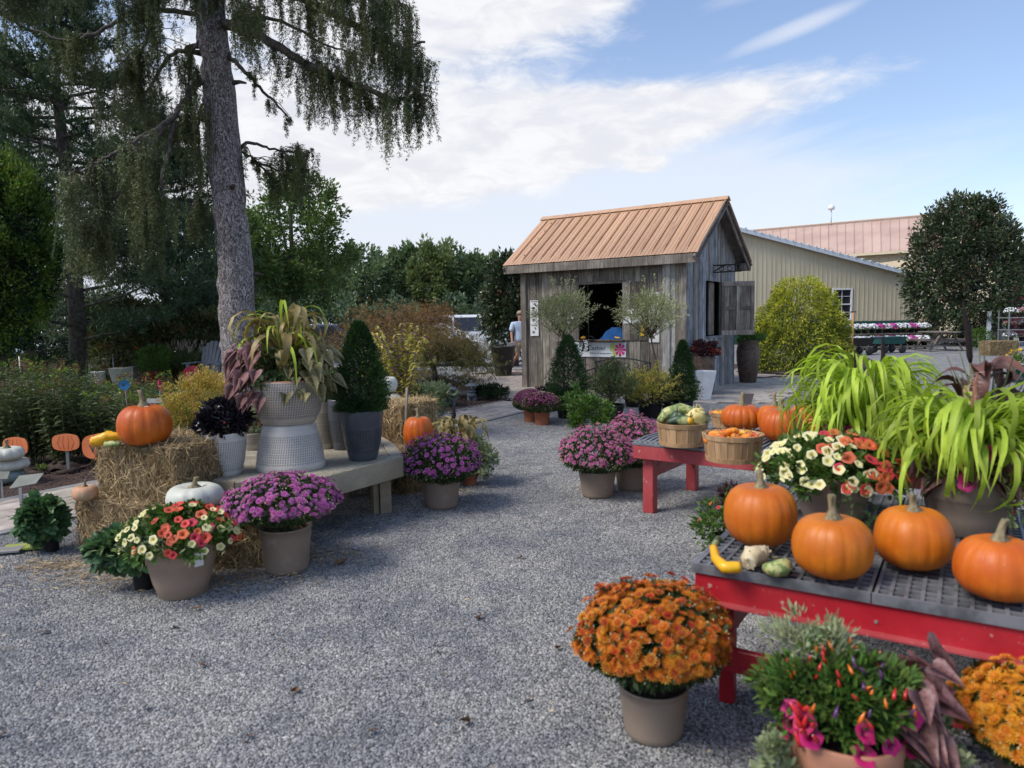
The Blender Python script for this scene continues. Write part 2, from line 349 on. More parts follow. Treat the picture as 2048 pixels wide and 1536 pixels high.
sheet('car_park', [G(930, 741), G(1075, 741), Vector((2.6, 24, 0)), Vector((4, 55, 0)), Vector((-20, 55, 0)), Vector((-9, 27.2, 0)), G(700, 733)], .010, M['asphalt'])
sheet('planting_strip', [G(905, 757), G(1052, 751), G(1052, 739), G(940, 744)], .014, M['mulch'])
sheet('shrub_bed', [G(1500, 759), G(1545, 757), G(1800, 750), Vector((12, 24, 0)), Vector((6.5, 22, 0))], .014, M['mulch'])
# pavers
def inside(p, poly):
    c = False; n = len(poly)
    for i in range(n):
        a, b = poly[i], poly[(i+1) % n]
        if (a[1] > p[1]) != (b[1] > p[1]) and p[0] < (b[0]-a[0])*(p[1]-a[1])/(b[1]-a[1]) + a[0]: c = not c
    return c
def pave(owner, org, ex, ey, nx, ny, lx, ly, poly, z, rng, limit=300, jitter=.35):
    meshes = []
    for k in range(10):
        L = lx*(1+(rng.random()-.5)*2*jitter) if k else lx
        meshes.append((L, Geo().box((0, 0, 0), (L-.012, ly-.012, .03)).mesh('paver', M['paver'])))
    rest = Geo(); cells = []
    for j in range(ny):
        x = -rng.random()*lx
        while x < nx*lx:
            L, me = meshes[rng.integers(0, 10)]; c = org + ex*(x+L/2) + ey*((j+.5)*ly); x += L
            if inside(c, poly): cells.append((c.y, c, me, L))
    cells.sort(key=lambda q: q[0]); ang = math.atan2(ex.y, ex.x)
    for i, (_, c, me, L) in enumerate(cells):
        zz = z + rng.normal(0, .0012)
        if i < limit: inst(me, 'paver', owner, (c.x, c.y, zz), rot=(0, 0, ang))
        else: rest.box((c.x, c.y, zz), (L-.012, ly-.012, .03), rz=ang)
    if rest.n: rest.build('outer_pavers', M['paver'], owner, kind='stuff')
path = tag(thing('path', None, None), None, None, kind='structure')
pave(path, P_A, pd, pn, 60, 5, .42, (pw-.24)/4+.0, [P_A+pn*.12, P_B+pn*.12, P_B+pn*(pw-.1), P_A+pn*(pw-.1)], -.001, RNG(5))
g = Geo(); g.prism([P_A, P_B, P_B+pn*.11, P_A+pn*.11], -.02, .016); g.prism([P_A+pn*(pw-.1), P_B+pn*(pw-.1), P_B+pn*pw, P_A+pn*pw], -.02, .016); g.build('path_curb', M['curb'], path)
ter_poly = [G(1012, 800), G(1180, 805), G(1529, 807), G(1590, 784), G(1640, 760), Vector((8.2, 19.2, 0)), Vector((5.2, 21, 0)), G(1060, 738), G(930, 742), G(945, 776), G(990, 786)]
terrace = tag(thing('terrace', None, None), None, None, kind='structure')
g = Geo(); g.add(quad(ter_poly, .004), list(range(len(ter_poly)))); g.build('joint_sand', M['joint'], terrace)
AZ_A = math.atan2(-2045, 1436); a_ = Vector((math.sin(AZ_A), math.cos(AZ_A), 0)); b_ = Vector((-a_.x*0+a_.y, -a_.x, 0))
pave(terrace, Vector((7.5, 8.0, 0)), a_, b_, 45, 48, .40, .235, ter_poly, -.001, RNG(6), jitter=.3)
# loose stones near the camera
def gn_stones():
    V = []; g = Geo()
    def cell(x0, x1, y0, y1): g.add([(x0, y0, 0), (x1, y0, 0), (x1, y1, 0), (x0, y1, 0)], [0, 1, 2, 3])
    for j in range(24):
        y0 = 1.7 + j*.3; xm = .78*y0+.35; xl = -xm
        if y0 > 4.4: xl = max(xl, N0.x + (y0-N0.y)*pd.x/pd.y + .02)
        cell(xl, xm, y0, y0+.3)
    o = struct(g, 'gravel', M['stone'])
    o['kind'] = 'stuff'; tag(o, 'loose grey crushed stone covering the yard between the tables and the bench', 'gravel')
    ng = bpy.data.node_groups.new('scatter', 'GeometryNodeTree'); ng.interface.new_socket('Geometry', in_out='INPUT', socket_type='NodeSocketGeometry'); ng.interface.new_socket('Geometry', in_out='OUTPUT', socket_type='NodeSocketGeometry')
    nn = ng.nodes; ln = ng.links; gi = nn.new('NodeGroupInput'); go = nn.new('NodeGroupOutput')
    di = nn.new('GeometryNodeDistributePointsOnFaces'); po = nn.new('GeometryNodeInputPosition'); sx = nn.new('ShaderNodeSeparateXYZ'); mr = nn.new('ShaderNodeMapRange')
    mr.inputs[1].default_value = 1.7; mr.inputs[2].default_value = 8.5; mr.inputs[3].default_value = 9500; mr.inputs[4].default_value = 2800
    ln.new(po.outputs[0], sx.inputs[0]); ln.new(sx.outputs[1], mr.inputs[0]); ln.new(mr.outputs[0], di.inputs['Density'])
    ico = nn.new('GeometryNodeMeshIcoSphere'); ico.inputs['Radius'].default_value = 1.0; ico.inputs['Subdivisions'].default_value = 1
    sm = nn.new('GeometryNodeSetMaterial'); sm.inputs['Material'].default_value = M['stone']; ln.new(ico.outputs[0], sm.inputs[0])
    ip = nn.new('GeometryNodeInstanceOnPoints'); ln.new(gi.outputs[0], di.inputs[0]); ln.new(di.outputs[0], ip.inputs['Points']); ln.new(sm.outputs[0], ip.inputs['Instance'])
    rv = nn.new('FunctionNodeRandomValue'); rv.data_type = 'FLOAT_VECTOR'; rv.inputs[0].default_value = (.0035, .0035, .0028); rv.inputs[1].default_value = (.0095, .0082, .006); ln.new(rv.outputs[0], ip.inputs['Scale'])
    rr = nn.new('FunctionNodeRandomValue'); rr.data_type = 'FLOAT_VECTOR'; rr.inputs[0].default_value = (-.7, -.7, 0); rr.inputs[1].default_value = (.7, .7, 6.28); rr.inputs['Seed'].default_value = 4; ln.new(rr.outputs[0], ip.inputs['Rotation'])
    tr = nn.new('GeometryNodeTranslateInstances'); t2 = nn.new('FunctionNodeRandomValue'); t2.data_type = 'FLOAT_VECTOR'; t2.inputs[0].default_value = (0, 0, -.001); t2.inputs[1].default_value = (0, 0, .005); t2.inputs['Seed'].default_value = 9
    ln.new(ip.outputs[0], tr.inputs[0]); ln.new(t2.outputs[0], tr.inputs['Translation']); ln.new(tr.outputs[0], go.inputs[0])
    md = o.modifiers.new('scatter', 'NODES'); md.node_group = ng
gn_stones()
def rand_in(poly, n, rng):
    xs = [p[0] for p in poly]; ys = [p[1] for p in poly]; out = []
    while len(out) < n:
        p = (rng.uniform(min(xs), max(xs)), rng.uniform(min(ys), max(ys)))
        if inside(p, poly): out.append((p[0], p[1], 0))
    return np.array(out)
r = RNG(11); near_bed = [e0, e0+pd*8.5, e0+pd*8.5+pn*1.5, e0+pn*2.6]; P = rand_in(near_bed, 9000, r); P[:, 2] = .012 + r.random(9000)*.02
g = Geo(); a = r.uniform(0, 2*PI, 9000); g.leaves(P, np.c_[np.cos(a), np.sin(a), r.normal(0, .2, 9000)], r.uniform(.015, .05, 9000), r.uniform(.005, .012, 9000), rng=r, kind='q')
tag(g.build('mulch_chips', M['chip'], kind='stuff'), 'dark brown shredded bark mulch beside the stone path', 'mulch')
P = rand_in([G(960, 815), G(1012, 803), G(1030, 800), G(940, 778), G(830, 800), G(840, 850)], 3000, r); P[:, 2] = .012 + r.random(3000)*.02
g = Geo(); a = r.uniform(0, 2*PI, 3000); g.leaves(P, np.c_[np.cos(a), np.sin(a), r.normal(0, .2, 3000)], r.uniform(.02, .06, 3000), r.uniform(.008, .016, 3000), rng=r, kind='q')
tag(g.build('mulch_chips', M['chip'], kind='stuff'), 'dark bark mulch around the two little stone lanterns', 'mulch')
P = rand_in(lawn_poly, 26000, r); P[:, 2] = .01; n = len(P)
g = Geo(); g.leaves(P, np.c_[r.normal(0, .35, n), r.normal(0, .35, n), np.ones(n)], r.uniform(.03, .07, n), .007, rng=r, kind='q')
tag(g.build('grass', M['grass'], kind='stuff'), 'short green lawn behind the perennial bed', 'grass')
# ================================================================ cashier shed
RB = math.atan2(b_.y, b_.x)
K = Vector((3.34, 13.72, 0))
shed = thing('cashier_shed', 'small weathered grey board shed with tan ribbed metal roof and open serving hatch', 'shed', K, RB)
LF, LS = 3.68, 2.83; R5 = RNG(21)
def zr(x): return 2.67 + .71*(min(x, LS-x)+.25)
def W(g, name, mt, **k): return g.build(name, mt, shed, **k)
# front boards (plane x=0, y along the wall)
y = .0; OP = (1.31, 2.30, 1.06, 2.20)
while y < LF-.02:
    wd = min(R5.uniform(.13, .21), LF-y); c = y+wd/2; pr = R5.uniform(0, .008)
    if OP[0] < c < OP[1]: spans = [(-.0, OP[2]-.03), (OP[3]+.0, 2.62)]
    else: spans = [(.0, 2.62)]
    for z0, z1 in spans:
        mt = M['whitewood'] if (abs(c-.33) < .09) else M['barnwood']
        W(Geo().box((-.012-pr, c, (z0+z1)/2), (.024, wd-.007, z1-z0)), 'wall_board', mt, bevel=.003)
    y += wd
W(Geo().box((-.05, .02, 1.3), (.05, .11, 2.62)), 'corner_post', M['barnwood'], bevel=.004)
W(Geo().box((-.04, LF+.005, 1.27), (.09, .13, 2.54)), 'corner_post', M['barnwood'], bevel=.004)
W(Geo().box((-.055, .37, 1.32), (.03, .15, 2.56)), 'corner_post', M['whitewood'], bevel=.004)
# side boards (plane y=0)
x = .0; SO = (1.06, 1.84, 1.11, 2.22)
while x < LS-.02:
    wd = min(R5.uniform(.075, .125), LS-x); c = x+wd/2; pr = R5.uniform(0, .014)
    spans = [(0, SO[2]-.02), (SO[3], zr(c)-.03)] if SO[0] < c < SO[1] else [(0, zr(c)-.03)]
    for z0, z1 in spans:
        W(Geo().box((c, -.012-pr, (z0+z1)/2), (wd-.006, .024, z1-z0)), 'wall_board', M['barnwood_side'] if R5.random() > .12 else M['barnwood'], bevel=.003)
    x += wd
# back and far-end boards
for k in range(12): W(Geo().box((LS+.012, (k+.5)*LF/12, 1.3), (.024, LF/12-.006, 2.6)), 'wall_board', M['barnwood'])
for k in range(10):
    c = (k+.5)*LS/10; W(Geo().box((c, LF+.012, (zr(c)-.03)/2), (LS/10-.006, .024, zr(c)-.03)), 'wall_board', M['barnwood'])
# lining and floor, coloured near-black for the shade indoors
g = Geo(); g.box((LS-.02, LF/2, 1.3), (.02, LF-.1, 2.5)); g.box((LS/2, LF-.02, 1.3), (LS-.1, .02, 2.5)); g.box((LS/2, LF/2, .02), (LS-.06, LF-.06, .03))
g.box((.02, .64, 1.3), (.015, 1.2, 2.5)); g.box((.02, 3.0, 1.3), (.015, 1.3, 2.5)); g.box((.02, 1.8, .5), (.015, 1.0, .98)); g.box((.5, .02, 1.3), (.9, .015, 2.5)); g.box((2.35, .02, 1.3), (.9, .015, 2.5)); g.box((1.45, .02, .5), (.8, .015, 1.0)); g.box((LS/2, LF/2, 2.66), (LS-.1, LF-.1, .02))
W(g, 'shade_lining', M['inside'])
W(Geo().box((-.06, 1.8, OP[2]-.012), (.2, 1.08, .035)), 'counter', M['barnwood'], bevel=.004)
W(Geo().box((-.03, 1.8, OP[3]+.03), (.03, 1.1, .05)), 'lintel', M['barnwood'])
W(Geo().box((1.45, -.05, SO[2]-.03), (.9, .1, .035)), 'sill', M['barnwood_side'], bevel=.004)
W(Geo().box((1.68, .1, 1.66), (.3, .03, 1.1)), 'hatch_post', M['barnwood'])
# fascias, rakes, roof
SL = math.hypot(1.665, 1.665*.71); ph = math.atan(.71); y0, y1 = -.30, 4.06
for sx, nm in ((-.25, 0), (LS+.25, 1)):
    W(Geo().box((sx, (y0+y1)/2, 2.585), (.05, y1-y0, .17)), 'fascia', M['barnwood'], bevel=.004)
for yy in (y0+.02, y1-.02):
    for s in (-1, 1):
        a = Vector((LS/2+s*1.70, yy, 2.555)); b = Vector((LS/2+s*.03, yy, 2.555+1.67*.71)); W(Geo().bar(a, b, .16, .035, up=(0, 1, 0)), 'rake_board', M['barnwood'], bevel=.004)
for s in (-1, 1):
    W(Geo().bar((LS/2+s*1.62, y0+.2, 2.61), (LS/2+s*.02, y0+.2, 2.61+1.6*.71), .02, .5, up=(0, 1, 0)), 'soffit', M['barnwood'])
W(Geo().box((LS+.11, -.2, 2.58), (.3, .12, .14)), 'outrigger', M['barnwood'], bevel=.004)
pwid = (y1-y0+.06)/19
gp = Geo(); gp.box((0, 0, 0), (SL+.04, pwid-.001, .004)); gp.box((0, -pwid/2+.016, .018), (SL+.04, .02, .034), taper=.75)
for k in (-1, 1): gp.box((0, k*pwid*.17, .0045), (SL+.04, .016, .008))
pm = gp.mesh('roof_panel', M['copper_roof'])
for s in (-1, 1):
    for k in range(19):
        yy = y0-.03+(k+.5)*pwid; cx = LS/2 + s*1.665/2; cz = 2.70 + 1.665*.71/2
        inst(pm, 'roof_panel', shed, (cx, yy, cz), rot=(0, ph*s, 0))
g = Geo()
for s in (-1, 1): g.bar((LS/2+s*.12, (y0+y1)/2, 2.735+1.665*.71-.12*.71), (LS/2, (y0+y1)/2, 2.735+1.665*.71), .012, y1-y0+.1, up=(0, 1, 0))
W(g, 'ridge_cap', M['copper_roof'])
# shutters
def shutter(parent, org, ex, wd, z0, z1, mt, out, nb=3, cross=True, name='shutter'):
    t = bpy.data.objects.new(name, None); C.objects.link(t); t.parent = parent; h = z1-z0
    for i in range(nb): Geo().box(org + ex*((i+.5)*wd/nb) + Vector((0, 0, (z0+z1)/2)), (wd/nb-.006, .02, h), rz=math.atan2(ex.y, ex.x)).build('board', mt, t, bevel=.003)
    if cross:
        q = org + out*.022
        for zz, hh in ((z0+.05, .1), ((z0+z1)/2, .07), (z1-.05, .1)): Geo().box(q + ex*wd/2 + Vector((0, 0, zz)), (wd, .024, hh), rz=math.atan2(ex.y, ex.x)).build('rail', mt, t, bevel=.003)
        for xx in (.035, wd/2, wd-.035): Geo().box(q + out*.003 + ex*xx + Vector((0, 0, (z0+z1)/2)), (.07, .02, h-.2), rz=math.atan2(ex.y, ex.x)).build('stile', mt, t, bevel=.003)
    return t
shutter(shed, Vector((-.04, .78, 0)), Vector((0, 1, 0)), .53, 1.05, 2.22, M['barnwood'], Vector((-1, 0, 0)), 3, False)
shutter(shed, Vector((-.04, 2.31, 0)), Vector((0, 1, 0)), .56, 1.02, 2.20, M['barnwood'], Vector((-1, 0, 0)), 3, False)
# open side shutter: hinge at (1.86, -.04), leaf runs to world +x
wx = Vector((1, .02, 0)); ex = Vector((wx.dot(b_), wx.dot(a_), 0)).normalized(); fo = Vector((0, -1, 0)); fo = Vector((fo.dot(b_), fo.dot(a_), 0))
shutter(shed, Vector((1.88, -.05, 0)), ex, .70, 1.10, 2.23, M['barnwood'], fo, 4, True)
# things at and on the shed
def on_front(s, z, off=.03): return K + b_*(-off) + a_*s + Vector((0, 0, z))
RF = RB   # local x points into the shed
bn = thing('banner', 'white cashier banner with flowers printed on it under the serving hatch', 'banner', on_front(1.83, .86, .045), RB)
Geo().box((0, 0, 0), (.012, 1.2, .30)).build('cloth', M['banner'], bn)
def text(s, size, parent, loc, rot, mt, ext=.0015, name='lettering', al='CENTER'):
    cu = bpy.data.curves.new(name, 'FONT'); cu.body = s; cu.size = size; cu.align_x = al; cu.align_y = 'CENTER'; cu.extrude = ext; cu.materials.append(mt)
    o = bpy.data.objects.new(name, cu); me = bpy.data.meshes.new_from_object(o); bpy.data.objects.remove(o); o = bpy.data.objects.new(name, me); C.objects.link(o); o.parent = parent; o.location = loc; o.rotation_euler = rot; return o
FR = (PI/2, 0, -PI/2)   # text upright on a face whose normal is local -x
text('Cashier', .135, bn, (-.0085, .06, .03), FR, M['ink']); text('Thank You for shopping with us', .038, bn, (-.0085, -.02, -.075), FR, M['ink'])
pinkp = mk('magenta_print', (.62, .03, .2), rough=.6); limep = mk('lime_print', (.42, .55, .06), rough=.6); bluep = mk('blue_print', (.10, .2, .17), rough=.6); whp = mk('white_print', (.8, .82, .84), rough=.6)
def flowerprint(parent, y, z, r_, mt, k=8, x=-.0075, nm='printed_flower'):
    g = Geo()
    for i in range(k):
        a = 2*PI*i/k; g.add([(x, y, z), (x, y+r_*math.cos(a-.3), z+r_*math.sin(a-.3)), (x, y+r_*1.12*math.cos(a), z+r_*1.12*math.sin(a)), (x, y+r_*math.cos(a+.3), z+r_*math.sin(a+.3))], [0, 1, 2, 3])
    g.build(nm, mt, parent)
flowerprint(bn, -.47, .0, .12, pinkp); flowerprint(bn, -.32, .04, .085, limep, x=-.0072); flowerprint(bn, -.36, -.08, .06, limep, x=-.0070)
for yy, zz, rr_, mm in ((.5, .03, .07, bluep), (.42, -.06, .05, bluep), (.53, -.07, .05, whp), (.38, .07, .045, whp), (.46, .1, .04, bluep), (.33, -.02, .04, bluep)): flowerprint(bn, yy, zz, rr_, mm, 5, x=-.0073 - .0001*rr_*10)
def poster(s, z, wd, h, label, dark):
    p = thing('poster', label, 'poster', on_front(s, z, .05), RB, 'plant care posters on the shed')
    Geo().box((0, 0, 0), (.006, wd, h)).build('sheet', M['white'], p)
    g = Geo(); rr = RNG(int(s*100+z*10)); 
    g.add([(-.0042, -wd*.3, h*.1), (-.0042, -wd*.05, h*.32), (-.0042, wd*.02, h*.2), (-.0042, -wd*.15, -.02*h)], [0, 1, 2, 3]); g.add([(-.0042, .0, -h*.05), (-.0042, wd*.28, -h*.1), (-.0042, wd*.2, -h*.32), (-.0042, -wd*.12, -h*.25)], [0, 1, 2, 3])
    g.build('picture', dark, p)
    Geo().add([(-.0044, -wd*.4, h*.42), (-.0044, wd*.4, h*.42), (-.0044, wd*.4, h*.36), (-.0044, -wd*.4, h*.36)], [0, 1, 2, 3]).build('heading', M['ink'], p)
greyp = mk('grey_print', (.2, .2, .21), rough=.7); redp = mk('red_print', (.25, .03, .05), rough=.7); brnp = mk('brown_print', (.14, .12, .07), rough=.7)
for i, (zz, lb, mm) in enumerate(((1.79, 'white printed sheet with a garden tool picture, topmost of the three left of the hatch', M['ink']), (1.53, 'middle one of three white sheets posted beside the left shed corner', greyp), (1.27, 'lowest of three white sheets posted beside the left shed corner', greyp))): poster(3.42, zz, .21, .25, lb, mm)
for i, (zz, lb, mm) in enumerate(((1.83, 'topmost of three tall white sheets pinned by the pale post', greyp), (1.50, 'middle white sheet with dark red strips pinned by the pale post', redp), (1.17, 'lowest white sheet with a brown sack picture pinned by the pale post', brnp))): poster(.62, zz, .21, .31, lb, mm)
for s_, z_, w_, h_, lb in ((1.12, 1.63, .15, .1, 'small white notice, upper one on the right hatch shutter'), (1.2, 1.46, .17, .14, 'small white notice, lower one near the hatch on the shutter'), (1.0, 1.46, .17, .14, 'small white notice beside its twin on the shutter'), (2.5, 1.47, .18, .16, 'small white notice on the left hatch shutter')):
    p = Geo().box((0, 0, 0), (.006, w_, h_)).build('notice', M['white'], loc=on_front(s_, z_, .06), rz=RB); tag(p, lb, 'notice', 'small notices on the hatch shutters')
# black bracket on the gable
br = thing('sign_bracket', 'empty black iron sign bracket high on the gable side of the shed', 'bracket', K + b_*1.42 + Vector((0, 0, 2.42)), RB)
g = Geo(); g.box((.0, -.03, .02), (.03, .02, .28)); g.box((.0, -.32, .12), (.02, .6, .025)); g.box((.0, -.32, -.02), (.02, .6, .025)); g.box((.0, -.5, .05), (.02, .03, .14)); g.bar((0, -.05, .0), (0, -.3, .12), .02, .02); g.tube([(0, -.2+.05*math.cos(a*.5), .05+.05*math.sin(a*.5)) for a in range(13)], .008, 5); g.tube([(0, -.38+.05*math.cos(a*.5), .05+.05*math.sin(a*.5)) for a in range(13)], .008, 5)
g.build('iron', M['black_iron'], br)
# ================================================================ barn behind the shed
D0 = 37.0
bl = Vector((5.0, D0, 0)); br_ = AT(1836, 641, 38.2); ex = Vector((br_.x-bl.x, br_.y-bl.y, 0)); LB = ex.length; ex.normalize(); ey = Vector((-ex.y, ex.x, 0)); rzb = math.atan2(ex.y, ex.x)
barn = thing('cream_barn', 'long cream metal sided barn with dark green base band and white sash windows', 'barn', bl, rzb)
def loc_b(u, v):
    d = ray(u, v); n = ey; t = (bl-Vector((0, 0, HC))).dot(n)/d.dot(n); p = Vector((0, 0, HC))+d*t; return ((p-bl).dot(ex), p.z)
(xa, za), (xb, zb) = loc_b(1480, 463), loc_b(1818, 551); slp = (zb-za)/(xb-xa); xp = 5.0; zp = za+(xp-xa)*slp
def zt(x): return za+(x-xa)*slp if x > xp else zp+(x-xp)*(-slp)
zs = loc_b(1790, 641)[1]
wins = []
for (u0, v0, u1, v1) in ((1664, 577, 1703, 640), (1551, 581, 1590, 642)):
    (x0, z1), (x1, z0) = loc_b(u0, v0), loc_b(u1, v1); wins.append((x0, x1, z0, z1))
x = 0; pwid2 = .505
while x < LB:
    x1 = min(x+pwid2, LB)
    cuts = [(zs, None)]
    for (wx0, wx1, wz0, wz1) in wins:
        if x < wx1 and x1 > wx0: cuts = [(zs, wz0), (wz1, None)]
    for z0, z1 in cuts:
        g = Geo(); ta = zt(x) if z1 is None else z1; tb = zt(x1) if z1 is None else z1
        g.add([(x+.002, 0, z0), (x1-.002, 0, z0), (x1-.002, 0, tb), (x+.002, 0, ta), (x+.002, .04, z0), (x1-.002, .04, z0), (x1-.002, .04, tb), (x+.002, .04, ta)], [[0, 1, 2, 3], [5, 4, 7, 6], [0, 3, 7, 4], [1, 5, 6, 2], [3, 2, 6, 7], [0, 4, 5, 1]])
        for q in (x+.03, (x+x1)/2):
            if q < x1: g.box((q, -.014, (z0+(ta if z1 is None else z1))/2 - .03), (.045, .028, (ta if z1 is None else z1)-z0-.12))
        g.build('siding_panel', M['cream_metal'], barn)
    x = x1
Geo().box((LB/2, .02, zs/2), (LB, .05, zs-.004)).build('base_band', M['green_metal'], barn)
g = Geo(); g.box((LB-.02, 6, 2.2), (.05, 12, 4.4)); g.box((.02, 6, 2.2), (.05, 12, 4.0)); g.build('wall', M['cream_metal'], barn)
for (x0, x1, z0, z1) in wins:
    wt = bpy.data.objects.new('window', None); C.objects.link(wt); wt.parent = barn; cx, cz = (x0+x1)/2, (z0+z1)/2; ww, hh = x1-x0, z1-z0
    g = Geo(); g.box((cx, -.02, z1-.04), (ww, .08, .08)); g.box((cx, -.02, z0+.04), (ww+.08, .1, .08)); g.box((x0+.04, -.02, cz), (.08, .08, hh-.16)); g.box((x1-.04, -.02, cz), (.08, .08, hh-.16)); g.box((cx, -.015, cz), (ww-.16, .05, .06)); g.build('frame', M['white'], wt)
    g = Geo(); g.box((cx, .0, cz), (.022, .02, hh-.16))
    for q in (.25, .75): g.box((cx, .0, z0+hh*q), (ww-.16, .02, .022))
    g.build('muntins', M['white'], wt)
    Geo().box((cx, .025, cz), (ww-.14, .01, hh-.14)).build('pane', M['glass'], wt)
g = Geo()
for (xq, xr) in ((xp, LB+.6), (-.5, xp)):
    g.bar((xq, 5.8, zt(xq)+.06), (xr, 5.8, zt(xr)+.06), .05, 12.2, up=(0, 1, 0))
g.build('roof', M['pink_roof'], barn)
g = Geo()
for (xq, xr) in ((xp, LB+.62), (-.5, xp)):
    g.bar((xq, -.32, zt(xq)+.03), (xr, -.32, zt(xr)+.03), .2, .06, up=(0, 1, 0))
g.build('rake_trim', M['trim'], barn)
g = Geo()
for k in range(34):
    q = xp + k*.42
    if q < LB+.5: g.box((q, -.3, zt(q)+.17), (.09, .2, .05))
g.build('rake_clips', M['trim'], barn, kind='stuff')
# pink roofed building
RL, RR = AT(1500, 463, 57.0), AT(2000, 420, 46.5); EL, ER = AT(1500, 521, 50.5), AT(2000, 487, 41.5)
pr = thing('pink_roof_building', 'tall building with long faded pink ribbed metal roof behind the barn', 'building', (RL.x, RL.y, 0))
o0 = Vector((RL.x, RL.y, 0)); rl, rr, el_, er = RL-o0, RR-o0, EL-o0, ER-o0; NPN = 28; wv = Vector((0, 0, .05))
for k in range(NPN):
    A, B = rl.lerp(rr, k/NPN), rl.lerp(rr, (k+1)/NPN); c_, d_ = el_.lerp(er, k/NPN), el_.lerp(er, (k+1)/NPN); g = Geo()
    g.add([c_, d_, B, A, c_-wv, d_-wv, B-wv, A-wv], [[0, 1, 2, 3], [4, 7, 6, 5], [0, 4, 5, 1], [2, 6, 7, 3], [0, 3, 7, 4], [1, 5, 6, 2]]); g.bar(c_+wv*.5, A+wv*.5, .05, .06); g.build('roof_panel', M['pink_roof'], pr)
Geo().bar(rl+wv*1.5, rr+wv*1.5, .3, .08).build('ridge_cap', M['copper_roof'], pr)
Geo().bar(el_-wv*2, er-wv*2, .14, .16).build('gutter', M['cream_metal'], pr)
e_l, e_r = el_+Vector((.15, .5, 0)), er+Vector((.15, .5, 0))
for k in range(NPN):
    A, B = e_l.lerp(e_r, k/NPN), e_l.lerp(e_r, (k+1)/NPN); g = Geo(); A = Vector((A.x, A.y, 0)); B = Vector((B.x, B.y, 0)); zt_ = el_.z-.1
    g.prism([A, B, B+Vector((0, .1, 0)), A+Vector((0, .1, 0))], 0, min(el_.z, er.z)-.15); g.bar(A, A+Vector((0, 0, zt_-.2)), .05, .06); g.build('siding_panel', M['cream_metal'], pr)
dq = (er-el_); back = Vector((-dq.y, dq.x, 0)).normalized()
g = Geo(); hh = min(el_.z, er.z)-.15
for q in (el_, er):
    q0 = Vector((q.x, q.y+.6, 0)); g.prism([q0, q0+Vector((.1, 0, 0)), q0+back*13+Vector((.1, 0, 0)), q0+back*13], 0, hh)
q0, q1 = Vector((el_.x, el_.y, 0))+back*13, Vector((er.x, er.y, 0))+back*13; g.prism([q0, q1, q1+back*.1, q0+back*.1], 0, hh); g.build('wall', M['cream_metal'], pr)
g = Geo(); bl_, br2 = q0+Vector((0, 0, hh)), q1+Vector((0, 0, hh)); g.add([rl, rr, br2, bl_], [0, 1, 2, 3]); g.build('rear_roof', M['pink_roof'], pr)
Geo().box(AT(1990, 432, 46.4)-o0, (.5, .1, .8)).build('gable_trim', M['white'], pr)
vt = AT(1662, 452, 53.5); v = thing('roof_vent', 'white domed vent pipe standing on the pink roof', 'vent', vt-Vector((0, 0, .2)))
g = Geo(); g.tube([(0, 0, 0), (0, 0, 1.45)], .05, 8); g.build('pipe', M['trim'], v)
g = Geo(); g.lathe([(.0, 1.35), (.2, 1.38), (.24, 1.5), (.2, 1.66), (.1, 1.74), (.01, 1.76)], 16); g.build('dome', M['white'], v)
g = Geo(); g.box((0, 0, .05), (1.0, .1, .06)); g.box((0, -.3, -.1), (1.0, .1, .06)); g.build('base', M['black_iron'], v)
# ================================================================ plant helpers
def fib(n, tmax, rng, jit=.25):
    i = np.arange(n)+.5; ct = 1-(1-math.cos(tmax))*i/n; t = np.arccos(ct) + rng.normal(0, jit/math.sqrt(n), n); p = i*2.399963 + rng.normal(0, jit*.4, n)
    return np.c_[np.sin(t)*np.cos(p), np.sin(t)*np.sin(p), np.cos(t)]
def sph(n, rng):
    v = rng.normal(0, 1, (n, 3)); return v/np.linalg.norm(v, axis=1, keepdims=True)
def bushy(g, c, rad, n, L, Wd, ncl, rng, mat=0, kind='d', up=.3, cr=.30, inner=.5, bottom=-1.0, droop=0.0, spread=1.0, shape=None, fill=.12):
    """leaf clumps over an ellipsoid: uneven outline, gaps between the clumps"""
    c = np.array(c, float); rad = np.array(rad, float)
    d = sph(ncl*2, rng); d = d[d[:, 2] > bottom][:ncl]; rr = rng.uniform(inner, 1.0, len(d))**.6
    if shape is not None: rr = rr*shape(d[:, 2])
    cc = d*rr[:, None]; wts = rng.uniform(.5, 1.5, len(d)); k = rng.choice(len(d), n, p=wts/wts.sum())
    cs = rng.uniform(.7, 1.3, len(d))[k][:, None]*cr; off = sph(n, rng)*(rng.random((n, 1))**.5)*cs
    nf = int(n*fill); P = cc[k] + off
    P[:nf] = sph(nf, rng)*(rng.random((nf, 1))**.4)*.75
    if nf and bottom > -1: P[:nf, 2] = np.maximum(P[:nf, 2], bottom)
    W3 = c + P*rad; Dr = off/cr + cc[k]*.7 + rng.normal(0, .45*spread, (n, 3)); Dr[:, 2] += up
    if nf: Dr[:nf] = sph(nf, rng)
    g.leaves(W3, Dr, L*rng.uniform(.6, 1.25, n), Wd*rng.uniform(.7, 1.2, n), mat=mat, rng=rng, kind=kind, droop=droop)
    return c + cc*rad
def stems(g, base, tips, r0, r1, rng, mat=0, n=5, sag=.15):
    base = Vector(base)
    for t in tips:
        t = Vector(t); m = base.lerp(t, .5) + Vector((rng.normal(0, .05), rng.normal(0, .05), sag*(t-base).length*.4)); pts = []
        for k in range(4):
            u = k/3; pts.append(base*(1-u)**2 + m*2*u*(1-u) + t*u*u)
        g.tube(pts, [r0+(r1-r0)*k/3 for k in range(4)], n, mat=mat, cap=False)
L_ = {}
L_['mum'] = leafmat('mum_leaf', (.035, .06, .02), (.065, .10, .035), island=.4)
L_['green'] = leafmat('green_leaf', (.065, .13, .022), (.12, .20, .042), island=.4)
